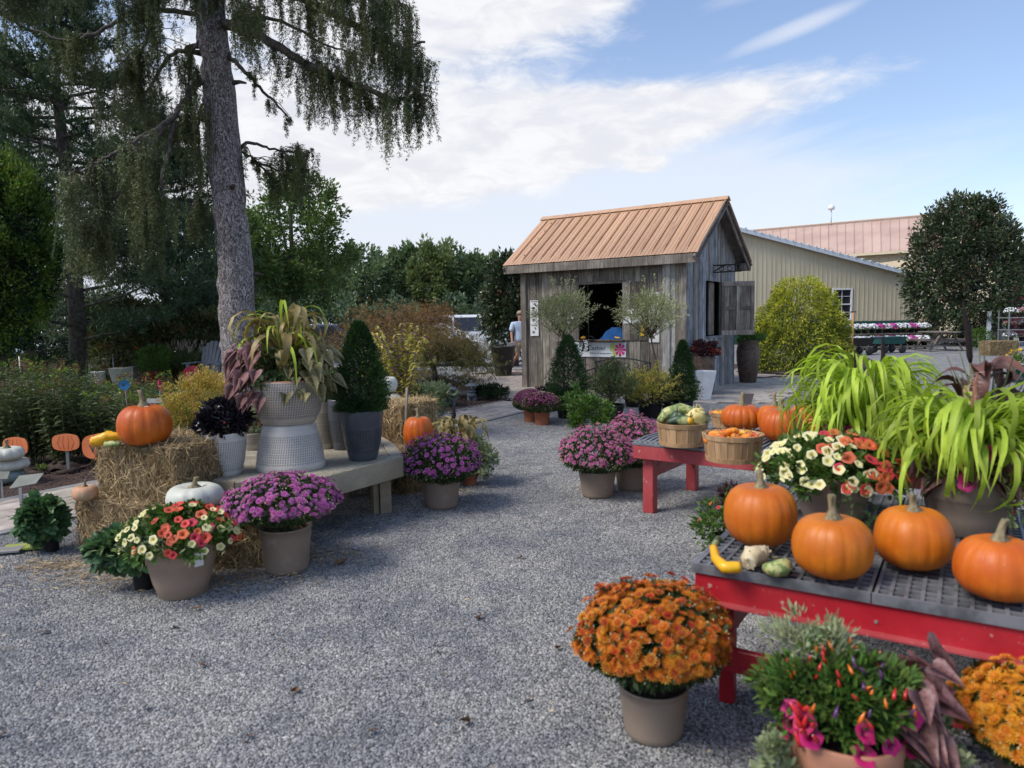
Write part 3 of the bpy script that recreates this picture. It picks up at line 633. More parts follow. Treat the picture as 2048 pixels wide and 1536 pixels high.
L_['fresh'] = leafmat('fresh_leaf', (.08, .16, .035), (.14, .24, .05), island=.35)
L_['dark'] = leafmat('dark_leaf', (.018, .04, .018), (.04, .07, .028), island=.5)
L_['maple'] = leafmat('shade_tree_leaf', (.065, .115, .03), (.14, .20, .055), island=.45)
L_['far'] = leafmat('far_tree_leaf', (.095, .15, .075), (.165, .225, .11), island=.4, nscale=.3)
L_['far2'] = leafmat('far_tree_leaf_yellowish', (.13, .175, .065), (.19, .235, .10), island=.4, nscale=.3)
L_['far3'] = leafmat('far_tree_leaf_dark', (.07, .12, .07), (.125, .175, .095), island=.4, nscale=.3)
L_['magn'] = leafmat('magnolia_leaf', (.035, .06, .025), (.075, .10, .045), island=.6, hue=.05, rough=.3, spec=.6, transl=.08)
L_['magnb'] = leafmat('magnolia_leaf_brown', (.10, .06, .035), (.15, .10, .06), island=.4, rough=.6, transl=.05)
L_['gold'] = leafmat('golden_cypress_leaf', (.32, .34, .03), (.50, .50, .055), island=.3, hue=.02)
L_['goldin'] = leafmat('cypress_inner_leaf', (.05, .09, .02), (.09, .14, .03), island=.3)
L_['spruce'] = leafmat('spruce_needle', (.065, .09, .038), (.145, .175, .07), island=.45, transl=.15)
L_['pine'] = leafmat('pine_needle', (.045, .08, .042), (.09, .135, .068), island=.4, transl=.15)
L_['arb'] = leafmat('arborvitae_leaf', (.07, .13, .025), (.16, .24, .04), island=.35)
L_['conif'] = leafmat('dwarf_spruce_needle', (.03, .07, .025), (.075, .15, .045), island=.4)
L_['hydr'] = leafmat('hydrangea_leaf', (.065, .09, .035), (.13, .15, .06), island=.45)
L_['rust'] = leafmat('rusty_leaf', (.16, .075, .035), (.24, .12, .06), island=.4)
L_['jm1'] = leafmat('lace_maple_leaf', (.17, .115, .035), (.25, .165, .055), island=.4, hue=.04)
L_['jm2'] = leafmat('red_lace_maple_leaf', (.19, .105, .045), (.28, .165, .065), island=.4, hue=.03)
L_['phlox'] = leafmat('perennial_leaf', (.07, .10, .038), (.15, .185, .08), island=.4)
L_['tip'] = leafmat('light_tip_leaf', (.17, .26, .04), (.24, .34, .06), island=.3)
L_['berry'] = leafmat('beautyberry_leaf', (.36, .33, .06), (.50, .42, .11), island=.3)
L_['silver'] = leafmat('variegated_leaf', (.20, .25, .13), (.42, .45, .27), island=.4)
L_['willow'] = leafmat('dappled_willow_leaf', (.30, .32, .14), (.55, .54, .32), island=.4)
L_['yell'] = leafmat('golden_spirea_leaf', (.36, .26, .05), (.55, .42, .12), island=.4)
L_['black'] = leafmat('black_pepper_leaf', (.012, .010, .016), (.03, .026, .035), island=.5, rough=.35, transl=.02)
L_['purp'] = leafmat('purple_foliage', (.05, .02, .03), (.10, .045, .055), island=.5)
L_['heuch'] = leafmat('crimson_foliage', (.20, .03, .025), (.34, .10, .04), island=.5)
L_['sp'] = leafmat('sweet_potato_leaf', (.16, .085, .075), (.27, .155, .135), orand=.3, hue=.03, nscale=8, transl=.12)
L_['spg'] = leafmat('olive_sweet_potato_leaf', (.19, .19, .09), (.30, .28, .15), orand=.3, hue=.03, nscale=8)
L_['vine'] = leafmat('vinca_leaf', (.14, .22, .08), (.26, .34, .15), orand=.3, nscale=20)
L_['lime'] = leafmat('lime_millet_leaf', (.18, .34, .025), (.33, .50, .06), orand=.42, hue=.04, nscale=5, transl=.35)
L_['mil'] = leafmat('fading_millet_leaf', (.15, .15, .04), (.32, .28, .10), orand=.4, hue=.05, nscale=9, transl=.2)
L_['canna'] = leafmat('dark_canna_leaf', (.07, .035, .025), (.14, .07, .05), orand=.4, nscale=5, transl=.1)
M['bark'] = None
def bark_extra(t, vec, col, tc):
    mp = t.nodes.new('ShaderNodeMapping'); mp.inputs['Scale'].default_value = (1, 1, .5); t.links.new(vec.v, mp.inputs['Vector'])
    nz = noise(E(mp.outputs[0]), 34, 4, .7, 1.6); n2_ = noise(E(mp.outputs[0]), 9, 4, .6)
    c = mixc(ramp(nz, .44, .60), (.10, .09, .09), (.55, .50, .50)); c = mixc(ramp(n2_, .5, .75)*.55, c, (.14, .115, .10)); return c, nz
M['bark'] = mk('flaky_bark', (.3, .3, .3), rough=.95, extra=bark_extra, bdist=.03)
M['limb'] = mk('dark_limb_bark', (.055, .045, .04), (.12, .10, .09), nscale=12, rough=.95, bump=.4)
M['stem'] = mk('green_stem', (.09, .11, .035), (.14, .13, .06), rough=.7)
M['twig'] = mk('brown_twig', (.09, .06, .04), (.16, .11, .075), rough=.8)
M['potsoil'] = mk('potting_soil', (.02, .015, .012), (.05, .035, .03), nscale=60, rough=1, bump=.8)
# ================================================================ tall trees
def tree(name, label, u, vtop, d, rpx, vbot, lm, n, leaf, ncl=60, seed=1, trunk_r=.12, trunk_to=.5, group=None, shape=None, cr=.26, up=.2, extra=None, kind='d', inner=.55, lean=0, fill=.12, bottom=-1.0, lw=.55, cat='tree'):
    rng = RNG(seed); p = AT(u, vbot, d); zt_, zb = AT(u, vtop, d).z, max(AT(u, vbot, d).z, .05); R = rpx*d/1430
    t = thing(name, label, cat, (p.x, d, 0), 0, group); g = Geo(); cz = (zt_+zb)/2; hz_ = (zt_-zb)/2
    tips = bushy(g, (0, 0, cz), (R, R, hz_), n, leaf, leaf*lw, ncl, rng, up=up, cr=cr, shape=shape, inner=inner, kind=kind, fill=fill, bottom=bottom)
    g.build('crown', lm, t)
    if extra:
        g2 = Geo(); bushy(g2, (0, 0, cz), (R*1.02, R*1.02, hz_*1.02), extra[1], leaf*extra[2], leaf*.5*extra[2], ncl//2, rng, cr=cr*.8, shape=shape); g2.build('tinted_or_shade_leaves', extra[0], t, kind='stuff')
    g = Geo(); top = zb+(zt_-zb)*trunk_to; g.tube([(0, 0, -.05), (lean*.3, 0, top*.5), (lean, 0, top)], [trunk_r, trunk_r*.8, trunk_r*.5], 8)
    sel = tips[rng.permutation(len(tips))[:14]]; stems(g, (lean*.6, 0, max(zb*.9, top*.55)), sel, trunk_r*.45, trunk_r*.1, rng)
    g.build('trunk', M['limb'], t); return t
FT = [(560, 520, 88, 60, 'far3'), (618, 502, 92, 62, 'far'), (672, 512, 96, 55, 'far2'), (726, 497, 84, 60, 'far'), (768, 512, 97, 52, 'far3'), (822, 489, 90, 50, 'far'), (868, 479, 86, 48, 'far2'), (906, 490, 92, 44, 'far3'), (948, 508, 88, 50, 'far'), (985, 517, 95, 46, 'far2'), (1040, 525, 98, 60, 'far'), (1110, 520, 100, 60, 'far3'), (2052, 497, 72, 62, 'far'), (2120, 520, 75, 70, 'far2'), (500, 525, 95, 60, 'far'), (430, 530, 97, 60, 'far2')]
FP = [' seen just right of the spruce trunk in the far line', ' in the far line over the dwarf spruce', ' in the far line left of the lace maple', ' with a raised top above the beautyberry', ' low in the far line over the lace maple', ' in the far line before the tallest crown', ', tallest crown of the far line', ' just right of the tallest far crown', ' over the parked white vehicle', ' touching the magnolia by the shed', ' behind the shed magnolia', ' hidden behind the shed roof', '', '', ' behind the spruce trunk in the far line', ' left of the spruce trunk in the far line']
LT = {'far': 'mid green broadleaf tree in the distant tree line beyond the car park', 'far2': 'yellowish green tree in the distant tree line beyond the car park', 'far3': 'dark bluish tree in the distant tree line beyond the car park'}
for i, (u, v, d, rp, k) in enumerate(FT):
    tree('far_tree', LT[k].split(' in the')[0] + FP[i] if u < 1500 else ('tall green tree rising behind the red container' if u < 2100 else 'pale tree past the red container at the edge of view'), u, v, d, rp, 652, L_[k], 5200, .62, ncl=70, seed=100+i, trunk_r=.2, group='trees of the distant tree line' if u < 1500 else None, cr=.22, trunk_to=.7)
g = Geo(); r = RNG(140)
for i in range(26): bushy(g, (-45+i*2.6+r.normal(0, .6), 70+r.normal(0, 3), 1.6), (2.6, 1.5, r.uniform(1.8, 3.2)), 700, .45, .28, 14, r)
tag(g.build('far_undergrowth', L_['far3'], kind='stuff'), 'low dark undergrowth along the foot of the distant trees', 'undergrowth')
tree('shade_tree', 'open green maple tree with the sky showing through, behind the big spruce trunk', 590, 352, 29, 120, 640, L_['maple'], 13000, .20, ncl=130, seed=3, trunk_r=.14, cr=.17, trunk_to=.8, inner=.35)
tree('shade_tree', 'dark broadleaf tree behind the spruce and the grey chair', 440, 420, 26, 120, 650, L_['maple'], 8000, .20, ncl=90, seed=4, trunk_r=.14, cr=.2, trunk_to=.8)
tree('magnolia', 'dark glossy magnolia against the far end of the shed', 1032, 478, 23, 74, 706, L_['magn'], 11000, .15, ncl=130, seed=5, trunk_r=.09, cr=.20, extra=(L_['magnb'], 1300, .9), shape=lambda z: 1-.35*np.clip(z, 0, 1)**2, fill=.2)
tree('magnolia', 'large dark egg shaped magnolia in front of the cream barn', 1920, 374, 32, 101, 728, L_['magn'], 24000, .19, ncl=230, seed=6, trunk_r=.13, cr=.17, extra=(L_['magnb'], 2200, .9), shape=lambda z: 1-.12*np.clip(z, 0, 1)+.10*np.exp(-((z+.55)/.3)**2), fill=.22)
tree('arborvitae', 'tall narrow arborvitae with bright green edges round painted inner shade at the edge of the garden', 2, 246, 11, 112, 700, L_['arb'], 30000, .062, ncl=420, seed=7, trunk_r=.08, cr=.15, up=.8, shape=lambda z: 1-.30*np.clip(z, 0, 1)**1.5, inner=.8, lw=.6, fill=.04, extra=(L_['dark'], 14000, 1.5))  # dark leaves paint the shade inside, so the edges stay bright
# golden thread cypress mound
t = thing('golden_cypress', 'broad mound of golden yellow thread leaf cypress beside the shed', 'shrub', (7.62, 18.9, 0)); r = RNG(8)
n = 30000; th = r.random(n)*2*PI; q = r.random(n)**.62; z = (1-q)*2.45; cl = np.sin(th*7+z*5)*.07 + np.sin(th*13-z*9)*.06 + np.sin(z*8+th*3)*.07 + np.sin(th*23+z*15)*.03
rad = 1.30*np.sqrt(np.clip(1-(z/2.5)**2.0, 0, 1))*(1-.24*(z/2.5)) + cl; rad *= np.where(r.random(n) < .75, r.uniform(.93, 1.04, n), r.uniform(.55, .95, n))
P = np.c_[np.cos(th)*rad, np.sin(th)*rad, z + r.normal(0, .03, n)+.05]; D = np.c_[np.cos(th), np.sin(th), r.normal(.15, .6, n)] + r.normal(0, .5, (n, 3)); sel = (P[:, 2] > .1)
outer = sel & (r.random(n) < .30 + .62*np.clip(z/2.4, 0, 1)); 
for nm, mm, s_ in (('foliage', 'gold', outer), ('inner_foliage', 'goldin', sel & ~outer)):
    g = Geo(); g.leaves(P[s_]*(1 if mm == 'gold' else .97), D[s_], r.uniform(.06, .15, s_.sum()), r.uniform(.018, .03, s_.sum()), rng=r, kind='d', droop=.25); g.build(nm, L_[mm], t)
g = Geo(); g.tube([(0, 0, 0), (0, 0, 1.6)], [.08, .03], 7); stems(g, (0, 0, .2), P[r.integers(0, n, 20)], .02, .005, r); g.build('trunk', M['limb'], t)
# ---------------------------------------------------------------- big spruce
SP = 10.5
t = thing('spruce', 'big old spruce with flaky grey trunk and hanging needle curtains', 'tree', (AT(487, 850, SP).x, SP, 0)); o0 = Vector((t.location))
tp = [AT(u, v, SP)-o0 for u, v in ((487, 862), (486, 800), (482, 700), (478, 640), (470, 520), (458, 400), (446, 280), (434, 160), (424, 60), (418, -60), (412, -220), (404, -420))]; tr_ = [.36, .29, .265, .255, .245, .235, .225, .21, .19, .175, .15, .1]
g = Geo(); r = RNG(9)
k = 0; pts = []; rr_ = []
for i in range(len(tp)-1):
    for j in range(5): u_ = j/5; pts.append(tp[i].lerp(tp[i+1], u_) + Vector((r.normal(0, .006), r.normal(0, .006), 0))); rr_.append((tr_[i]*(1-u_)+tr_[i+1]*u_)*(1+r.normal(0, .018)))
g.tube(pts, rr_, 20)
V0 = g.V[0]; a_n = np.sin(V0[:, 2]*14+V0[:, 0]*30)*.006 + r.normal(0, .009, len(V0)); g.V[0] = V0 + np.c_[a_n, a_n, a_n*0]
g.build('trunk', M['bark'], t)
for z_, a_n2, l_ in ((2.2, .4, .16), (2.9, 2.6, .12), (3.4, 5.3, .2), (3.9, 1.2, .1), (4.3, 4.2, .22), (4.9, .1, .18), (5.3, 3.3, .3), (1.6, 5.9, .09)):
    i_ = min(int((8.5-z_)/8.5*0)+max(k for k in range(len(tp)) if tp[k].z <= z_), len(tp)-2); pc = tp[i_].lerp(tp[i_+1], (z_-tp[i_].z)/(tp[i_+1].z-tp[i_].z)); dv = Vector((math.cos(a_n2), math.sin(a_n2), .15)); Geo().tube([pc+dv*.17, pc+dv*(.22+l_*.5), pc+dv*(.22+l_)+Vector((0, 0, -.03))], [.045, .026, .014], 7).build('branch_stub', M['limb'], t)
limbs = [  # (points (u, v, depth), r0, r1, strand length lo, hi, density)
 ([(440, 48, 10.5), (520, 70, 10.1), (610, 128, 9.8), (720, 175, 9.6), (795, 203, 9.5), (850, 190, 9.4)], .075, .015, .25, .85, 1.4),
 ([(432, 0, 10.5), (520, -30, 10.0), (640, 10, 9.8), (760, 75, 9.6), (810, 100, 9.5), (850, 84, 9.4)], .07, .015, .3, .9, 1.5),
 ([(428, -60, 10.5), (560, -110, 10.2), (690, -70, 10.0), (760, -20, 9.9), (800, 8, 9.9)], .06, .012, .35, .9, 1.5),
 ([(428, -60, 10.5), (540, -130, 9.9), (620, -100, 9.4), (700, -50, 9.0), (760, 10, 8.9)], .06, .012, .3, .8, 1.2),
 ([(424, -150, 10.5), (500, -190, 10.3), (600, -160, 9.9), (680, -110, 9.7)], .05, .012, .4, 1.0, 1.5),
 ([(452, 105, 10.5), (490, 145, 10.4), (535, 190, 10.3), (576, 233, 10.3)], .035, .012, .12, .3, .25),
 ([(470, 300, 10.6), (500, 285, 10.7), (550, 300, 10.8), (600, 305, 10.8)], .03, .01, .15, .45, 1.3),
 ([(465, 210, 10.6), (480, 300, 10.7), (520, 330, 10.8), (590, 345, 10.8)], .03, .01, .2, .5, 1.2),
 ([(405, 158, 10.5), (385, 180, 10.2), (350, 230, 9.8), (290, 300, 9.4), (250, 330, 9.2)], .055, .018, .35, .9, 1.1),
 ([(350, 230, 9.8), (300, 270, 9.3), (240, 300, 8.9), (190, 330, 8.7), (155, 350, 8.6)], .035, .01, .5, 1.05, 1.6),
 ([(290, 300, 9.4), (240, 380, 9.0), (200, 430, 8.8), (170, 470, 8.7)], .028, .01, .35, .8, 1.6),
 ([(350, 240, 9.8), (330, 330, 9.3), (320, 400, 9.0), (290, 440, 8.9)], .026, .01, .4, .8, 1.3),
 ([(402, 30, 10.5), (330, 20, 10.0), (280, 15, 9.6), (210, 55, 9.3), (145, 85, 9.1), (60, 58, 9.0)], .04, .01, .25, .7, .8),
 ([(400, -60, 10.5), (330, -40, 10.1), (300, 60, 9.9), (285, 95, 9.9), (270, 140, 9.8)], .045, .01, .3, .8, 1.1),
 ([(398, -140, 10.5), (280, -160, 10.0), (180, -110, 9.7), (90, -60, 9.5), (20, -30, 9.4)], .05, .012, .4, 1.0, 1.1),
 ([(396, -150, 10.5), (380, -120, 9.8), (340, -80, 9.2), (300, -40, 8.9), (250, -20, 8.8)], .045, .012, .4, .9, 1.1),
 ([(402, 70, 10.5), (385, 100, 10.2), (375, 180, 10.1), (370, 250, 10.1)], .022, .008, .25, .6, 1.3),
 ([(408, 190, 10.5), (400, 240, 10.4), (396, 330, 10.4), (399, 420, 10.4)], .022, .008, .2, .5, .9),
 ([(430, 20, 10.2), (430, -20, 9.9), (470, 0, 9.6), (520, 20, 9.5)], .03, .01, .3, .7, 1.2),
 ([(445, 60, 10.6), (480, 30, 10.9), (560, 40, 11.2), (650, 90, 11.4), (720, 110, 11.5)], .04, .01, .3, .8, 1.2),
 ([(400, 90, 10.6), (340, 110, 11.0), (290, 190, 11.3), (250, 230, 11.5)], .04, .01, .4, .9, 1.1),
]
gl = Geo(); SS = []; SLn = []
for pl, r0, r1, l0, l1, dens in limbs:
    pts = [AT(u, v, d)-o0 for u, v, d in pl]; fine = []
    for i in range(len(pts)-1):
        for j in range(6): fine.append(pts[i].lerp(pts[i+1], j/6) + Vector(r.normal(0, .012, 3)))
    fine.append(pts[-1]); nf = len(fine); gl.tube(fine, [r0+(r1-r0)*i/(nf-1) for i in range(nf)], 6)
    tot = sum((fine[i+1]-fine[i]).length for i in range(nf-1)); cnt = int(tot*24*dens); ctr = [(r.random()**.8, r.choice((-1, 1)), r.uniform(.2, .9), r.uniform(.1, .55), r.uniform(.5, 1.0)) for _ in range(max(int(cnt/9), 2))]
    for _ in range(cnt):
        cq = ctr[r.integers(0, len(ctr))]; q = min(max(cq[0]+r.normal(0, .022), 0), 1); i = min(int((.15+.85*q)*(nf-1)), nf-2); p = fine[i].lerp(fine[i+1], r.random())
        dr = (fine[i+1]-fine[i]).normalized(); side = Vector((dr.y, -dr.x, 0))*cq[1] + dr*(cq[2]+r.normal(0, .15)) + Vector((0, 0, r.uniform(-.25, .25)))
        ln = cq[3]*r.uniform(.7, 1.15)*(1.1-.4*q); tip = p + side.normalized()*ln + Vector(r.normal(0, .09, 3)); 
        if r.random() < .30: gl.tube([p, p.lerp(tip, .5)+Vector((0, 0, .04)), tip], [.009, .006, .004], 4, cap=False)
        ns = 2 if r.random() < .6 else 1
        for k in range(ns):
            w_ = r.random() if k else 1.0; SS.append(p.lerp(tip, w_)); SLn.append((l0+(l1-l0)*cq[4]*r.uniform(.6, 1.1))*(.5+.5*w_)*(1 if r.random() < .8 else .45))
gl.build('limbs', M['limb'], t)
S0 = np.array([tuple(s) for s in SS]); Ls = np.array(SLn); ns = len(S0); g = Geo(); NN = 15
u_ = (np.arange(NN)+.5)/NN; wob = r.normal(0, .10, (ns, 1, 2)); nod = S0[:, None, :] + np.concatenate([wob*(u_[None, :, None]**1.3)*Ls[:, None, None], -(u_[None, :, None])*Ls[:, None, None]], 2)
nod = nod + r.normal(0, .008, nod.shape); Pn = np.repeat(nod.reshape(-1, 3), 13, 0); m_ = len(Pn); taper = np.repeat(np.tile(1.1-.40*u_, ns), 13)
D = np.c_[r.normal(0, .8, m_), r.normal(0, .8, m_), r.normal(-.75, .35, m_)]
g.leaves(Pn+r.normal(0, .012, Pn.shape), D, r.uniform(.03, .055, m_)*taper, r.uniform(.007, .011, m_), rng=r, kind='q'); g.build('needles', L_['spruce'], t)
g = Geo()
for i in range(0, ns, 3): g.tube([nod[i, 0], nod[i, 7], nod[i, -1]], [.004, .003, .002], 3, cap=False)
g.build('hanging_twigs', M['twig'], t, kind='stuff')
# crown mass added out of view above the picture to shade the garden
g = Geo(); bushy(g, (-2.4, -.5, 9.8), (2.6, 2.6, 2.6), 3600, .34, .12, 70, r, cr=.16, up=-.9); g.build('added_shade_crown', L_['spruce'], t)
# ---------------------------------------------------------------- pines
def pine(label, u, vt, d, rpx, seed, ntuft=6000, vb=640, tr=.16, zb0=.7):
    r = RNG(seed); p = AT(u, 640, d); t = thing('pine', label, 'tree', (p.x, d, 0)); H = AT(u, vt, d).z; R = rpx*d/1430
    gl = Geo(); gl.tube([(0, 0, 0), (.1, 0, H*.4), (-.05, 0, H*.75), (0, 0, H)], [tr, tr*.8, tr*.5, .03], 9); g = Geo(); PP = []; DD = []
    nb = 74
    for i in range(nb):
        z = zb0 + (H-zb0)*(i/nb)**.9; a = i*2.4+r.normal(0, .3); L = R*(1.05-.75*(z/H)**1.6)*r.uniform(.65, 1.1); e = r.uniform(-.05, .35)
        pts = [Vector((0, 0, z)), Vector((math.cos(a)*L*.5, math.sin(a)*L*.5, z+L*.5*e-.05)), Vector((math.cos(a)*L, math.sin(a)*L, z+L*e+.1))]; gl.tube(pts, [.045, .028, .01], 5, cap=False)
        for _ in range(ntuft//nb):
            q = r.uniform(.3, 1.05); c = pts[0].lerp(pts[2], q) + Vector((r.normal(0, .25), r.normal(0, .25), r.normal(.02, .13)))*(.5+L*.22); PP.append(tuple(c)); DD.append((math.cos(a)*.5+r.normal(0, .3), math.sin(a)*.5+r.normal(0, .3), r.uniform(.1, .9)))
    PP = np.repeat(np.array(PP), 9, 0); DD = np.repeat(np.array(DD), 9, 0); n = len(PP); g.leaves(PP, DD+r.normal(0, .55, (n, 3)), r.uniform(.13, .24, n), r.uniform(.018, .03, n), rng=r, kind='q')
    gl.build('trunk', M['limb'], t); g.build('crown', L_['pine'], t); return t
pine('tall dark long needled pine behind the arborvitae', 150, -60, 17, 250, 31, 7500, tr=.2, zb0=1.2)
pine('lower dark pine with sweeping boughs behind the hanging spruce branches', 330, 250, 20, 190, 32, 6500, zb0=.9)
pine('dark pine in the deep shade behind the arborvitae and perennials', 40, 120, 22, 200, 33, 5500, zb0=.6)
# dark belt added under the trees to stop horizon light leaking through
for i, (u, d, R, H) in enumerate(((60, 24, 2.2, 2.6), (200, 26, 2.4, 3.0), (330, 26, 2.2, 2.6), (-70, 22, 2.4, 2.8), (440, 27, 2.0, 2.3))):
    p = AT(u, 640, d); t = thing('understory_shrub', 'added dark shrub closing off horizon light below the pines', 'shrub', (p.x, d, 0), 0, 'dark shrubs below the pines'); g = Geo(); r = RNG(60+i)
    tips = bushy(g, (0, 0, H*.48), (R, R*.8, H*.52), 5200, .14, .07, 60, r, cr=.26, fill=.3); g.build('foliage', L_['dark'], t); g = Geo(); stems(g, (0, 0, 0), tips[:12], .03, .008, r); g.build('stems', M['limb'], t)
# hydrangea
p = AT(290, 640, 19.5); t = thing('oakleaf_hydrangea', 'wide hydrangea bush with rusty faded flower heads behind the patio wall', 'shrub', (p.x, 19.8, 0)); g = Geo(); r = RNG(70)
tips = bushy(g, (0, 0, 1.05), (2.25, 1.2, 1.1), 11000, .13, .08, 130, r, cr=.2, kind='d', up=.2); g.build('foliage', L_['hydr'], t)
g = Geo(); tt = [x for x in tips if x[1] < .5][:70]
for x in tt: bushy(g, (x[0], x[1]-.15, x[2]+.1), (.13, .1, .11), 60, .045, .035, 5, r, cr=.6)
g.build('flower_heads', L_['rust'], t, kind='stuff'); g = Geo(); stems(g, (0, 0, 0), tips[:20], .025, .006, r); g.build('stems', M['limb'], t)
# lace leaf maples
def lacemaple(label, u, d, R, H, mats, seed, n=15000, zc=None):
    r = RNG(seed); p = AT(u, 640, d); t = thing('lace_maple', label, 'shrub', (p.x, d, 0)); gl = Geo(); gl.tube([(0, 0, 0), (.05, 0, H*.3), (-.05, .02, H*.55)], [.07, .055, .045], 7); PP = []; DD = []
    for i in range(46):
        a = i*2.4+r.normal(0, .2); L = R*r.uniform(.45, 1.0); zt_ = H*(1.02-.38*(L/R)**2)*r.uniform(.8, 1.0); ze = max(zt_-r.uniform(.3, .9)*(L/R), .22)
        pts = [Vector((0, 0, H*.45)), Vector((math.cos(a)*L*.35, math.sin(a)*L*.35, zt_*.95)), Vector((math.cos(a)*L*.75, math.sin(a)*L*.75, zt_*.9)), Vector((math.cos(a)*L, math.sin(a)*L, ze))]
        cur = []
        for k in range(9):
            s = k/8; cur.append((1-s)**3*pts[0] + 3*s*(1-s)**2*pts[1] + 3*s*s*(1-s)*pts[2] + s**3*pts[3] + Vector(r.normal(0, .015, 3)))
        gl.tube(cur, [.022-.002*k for k in range(9)], 5, cap=False)
        for _ in range(n//46//9):
            k = r.uniform(2, 7.99); c = cur[int(k)].lerp(cur[int(k)+1], k % 1) + Vector(r.normal(0, .13, 3)); PP.append(tuple(c)); DD.append((math.cos(a)*.5, math.sin(a)*.5, -.55))
    PP = np.repeat(np.array(PP), 9, 0)+r.normal(0, .02, (len(PP)*9, 3)); DD = np.repeat(np.array(DD), 9, 0); m_ = len(PP); PP[:, 2] = np.maximum(PP[:, 2], .06)
    pick = (PP[:, 2]/H + r.normal(0, .12, m_)) > .62
    for mm, s_ in ((mats[0], pick), (mats[1], ~pick)):
        g = Geo(); g.leaves(PP[s_], DD[s_]+r.normal(0, .5, (s_.sum(), 3)), r.uniform(.035, .075, s_.sum()), r.uniform(.008, .015, s_.sum()), rng=r, kind='q', droop=.2); g.build('foliage', mm, t)
    gl.build('branches', M['limb'], t)
L_['jm3'] = leafmat('olive_lace_maple_leaf', (.14, .145, .035), (.22, .205, .06), island=.4, hue=.03)
lacemaple('weeping lace leaf maple with reddish brown top behind the beautyberry', 800, 17.0, 2.25, 2.2, (L_['jm2'], L_['jm1']), 41, 42000)
lacemaple('weeping lace leaf maple turning olive and orange beside the white car', 862, 14.2, 1.5, 1.55, (L_['jm1'], L_['jm3']), 42, 38000)
# ================================================================ object materials
def pump_extra(t, vec, col, tc):
    sp_ = t.nodes.new('ShaderNodeSeparateXYZ'); t.links.new(tc.outputs['Object'], sp_.inputs[0]); a = E.m('ARCTAN2', E(sp_.outputs[0]), E(sp_.outputs[1]))
    n_ = noise(combine(a*9.0, E(sp_.outputs[2])*2.0, 0.0), 1.6, 4, .6); fine = noise(vec, 90, 3, .6); c = mixc(ramp(n_, .55, .75)*.45, col, (.36, .085, .01)); c = mixc(ramp(fine, .64, .74)*.35, c, (.62, .33, .10)); c = mixc(ramp(noise(vec, 7, 5, .7), .60, .70)*.5, c, (.42, .20, .05)); return c, n_*.3
M['pumpkin'] = mk('pumpkin_skin', (.47, .10, .006), (.58, .16, .01), nscale=5, rough=.46, spec=.4, orand=.08, hue=.008, extra=pump_extra, bdist=.004, shift=False)
M['pumpkin2'] = mk('small_pumpkin_skin', (.60, .15, .012), (.74, .30, .03), nscale=8, rough=.45, orand=.2, hue=.03)
M['wpump'] = mk('white_pumpkin_skin', (.50, .51, .44), (.62, .61, .53), nscale=6, rough=.5, c3=(.30, .36, .31), c3f=(.55, .8), c3s=7)
M['gpump'] = mk('grey_green_pumpkin_skin', (.10, .15, .15), (.20, .25, .23), nscale=5, rough=.5)
M['ppump'] = mk('peach_pumpkin_skin', (.50, .24, .13), (.55, .33, .2), nscale=6, rough=.6, c3=(.25, .27, .16), c3f=(.5, .75), c3s=6)
M['pstem'] = mk('dry_stem', (.14, .115, .06), (.30, .25, .15), nscale=30, rough=.9, bump=.5, stretch=(3, 3, .5))
M['hay'] = mk('hay_core', (.13, .09, .045), (.26, .19, .10), nscale=22, rough=1, bump=1, bscale=50, bdist=.03)
M['straw'] = mk('straw', (.30, .21, .11), (.46, .35, .20), nscale=3, rough=.8, island=.5)
M['straw2'] = mk('bright_straw', (.42, .30, .15), (.60, .46, .26), nscale=3, rough=.8, island=.4)
M['taupe'] = mk('taupe_plastic', (.25, .19, .145), (.28, .215, .165), nscale=3, rough=.45, spec=.35, c3=(.34, .29, .24), c3f=(.56, .8), c3s=9, bump=.06, bscale=14)
M['taupe2'] = mk('taupe_plastic_pink', (.30, .215, .165), (.34, .25, .19), nscale=3, rough=.45)
M['terra'] = mk('terracotta', (.36, .12, .06), (.44, .16, .085), nscale=4, rough=.75)
M['terra2'] = mk('light_terracotta', (.44, .20, .12), (.50, .24, .15), nscale=4, rough=.7)
M['blackpot'] = mk('black_nursery_plastic', (.012, .012, .013), (.02, .02, .022), rough=.45)
M['whitepot'] = mk('white_pot_plastic', (.55, .56, .56), (.66, .67, .67), rough=.5, c3=(.35, .35, .34), c3f=(.6, .8), c3s=14)
M['brownurn'] = mk('brown_glaze', (.055, .035, .028), (.12, .08, .06), nscale=14, rough=.45, c3=(.20, .15, .12), c3f=(.6, .72), c3s=60)
M['deckwood'] = mk('bleached_deck_wood', (.30, .265, .20), (.42, .385, .305), nscale=3, rough=.85, orand=.14, shift=True, extra=wood_extra((.19, .155, .11), (.20, .19, .155)), bdist=.003)
def grain_extra(t, vec, col, tc):
    wv_ = t.nodes.new('ShaderNodeTexWave'); wv_.wave_type = 'BANDS'; wv_.bands_direction = 'Z'; wv_.inputs['Scale'].default_value = 10; wv_.inputs['Distortion'].default_value = 9; wv_.inputs['Detail'].default_value = 3; wv_.inputs['Detail Scale'].default_value = .9
    mp = t.nodes.new('ShaderNodeMapping'); mp.inputs['Scale'].default_value = (1.2, 1.2, 3.5); t.links.new(vec.v, mp.inputs['Vector']); t.links.new(mp.outputs[0], wv_.inputs['Vector']); f = E(wv_.outputs['Fac'])
    n_ = noise(E(mp.outputs[0]), 6, 4); return mixc(ramp(n_, .5, .75)*.4, mixc(ramp(f, .55, .95)*.55, col, (.17, .13, .085)), (.20, .20, .17)), f*.3
M['fascia'] = mk('grained_board', (.30, .25, .17), (.40, .345, .25), nscale=3, rough=.8, orand=.1, shift=True, extra=grain_extra, bdist=.003)
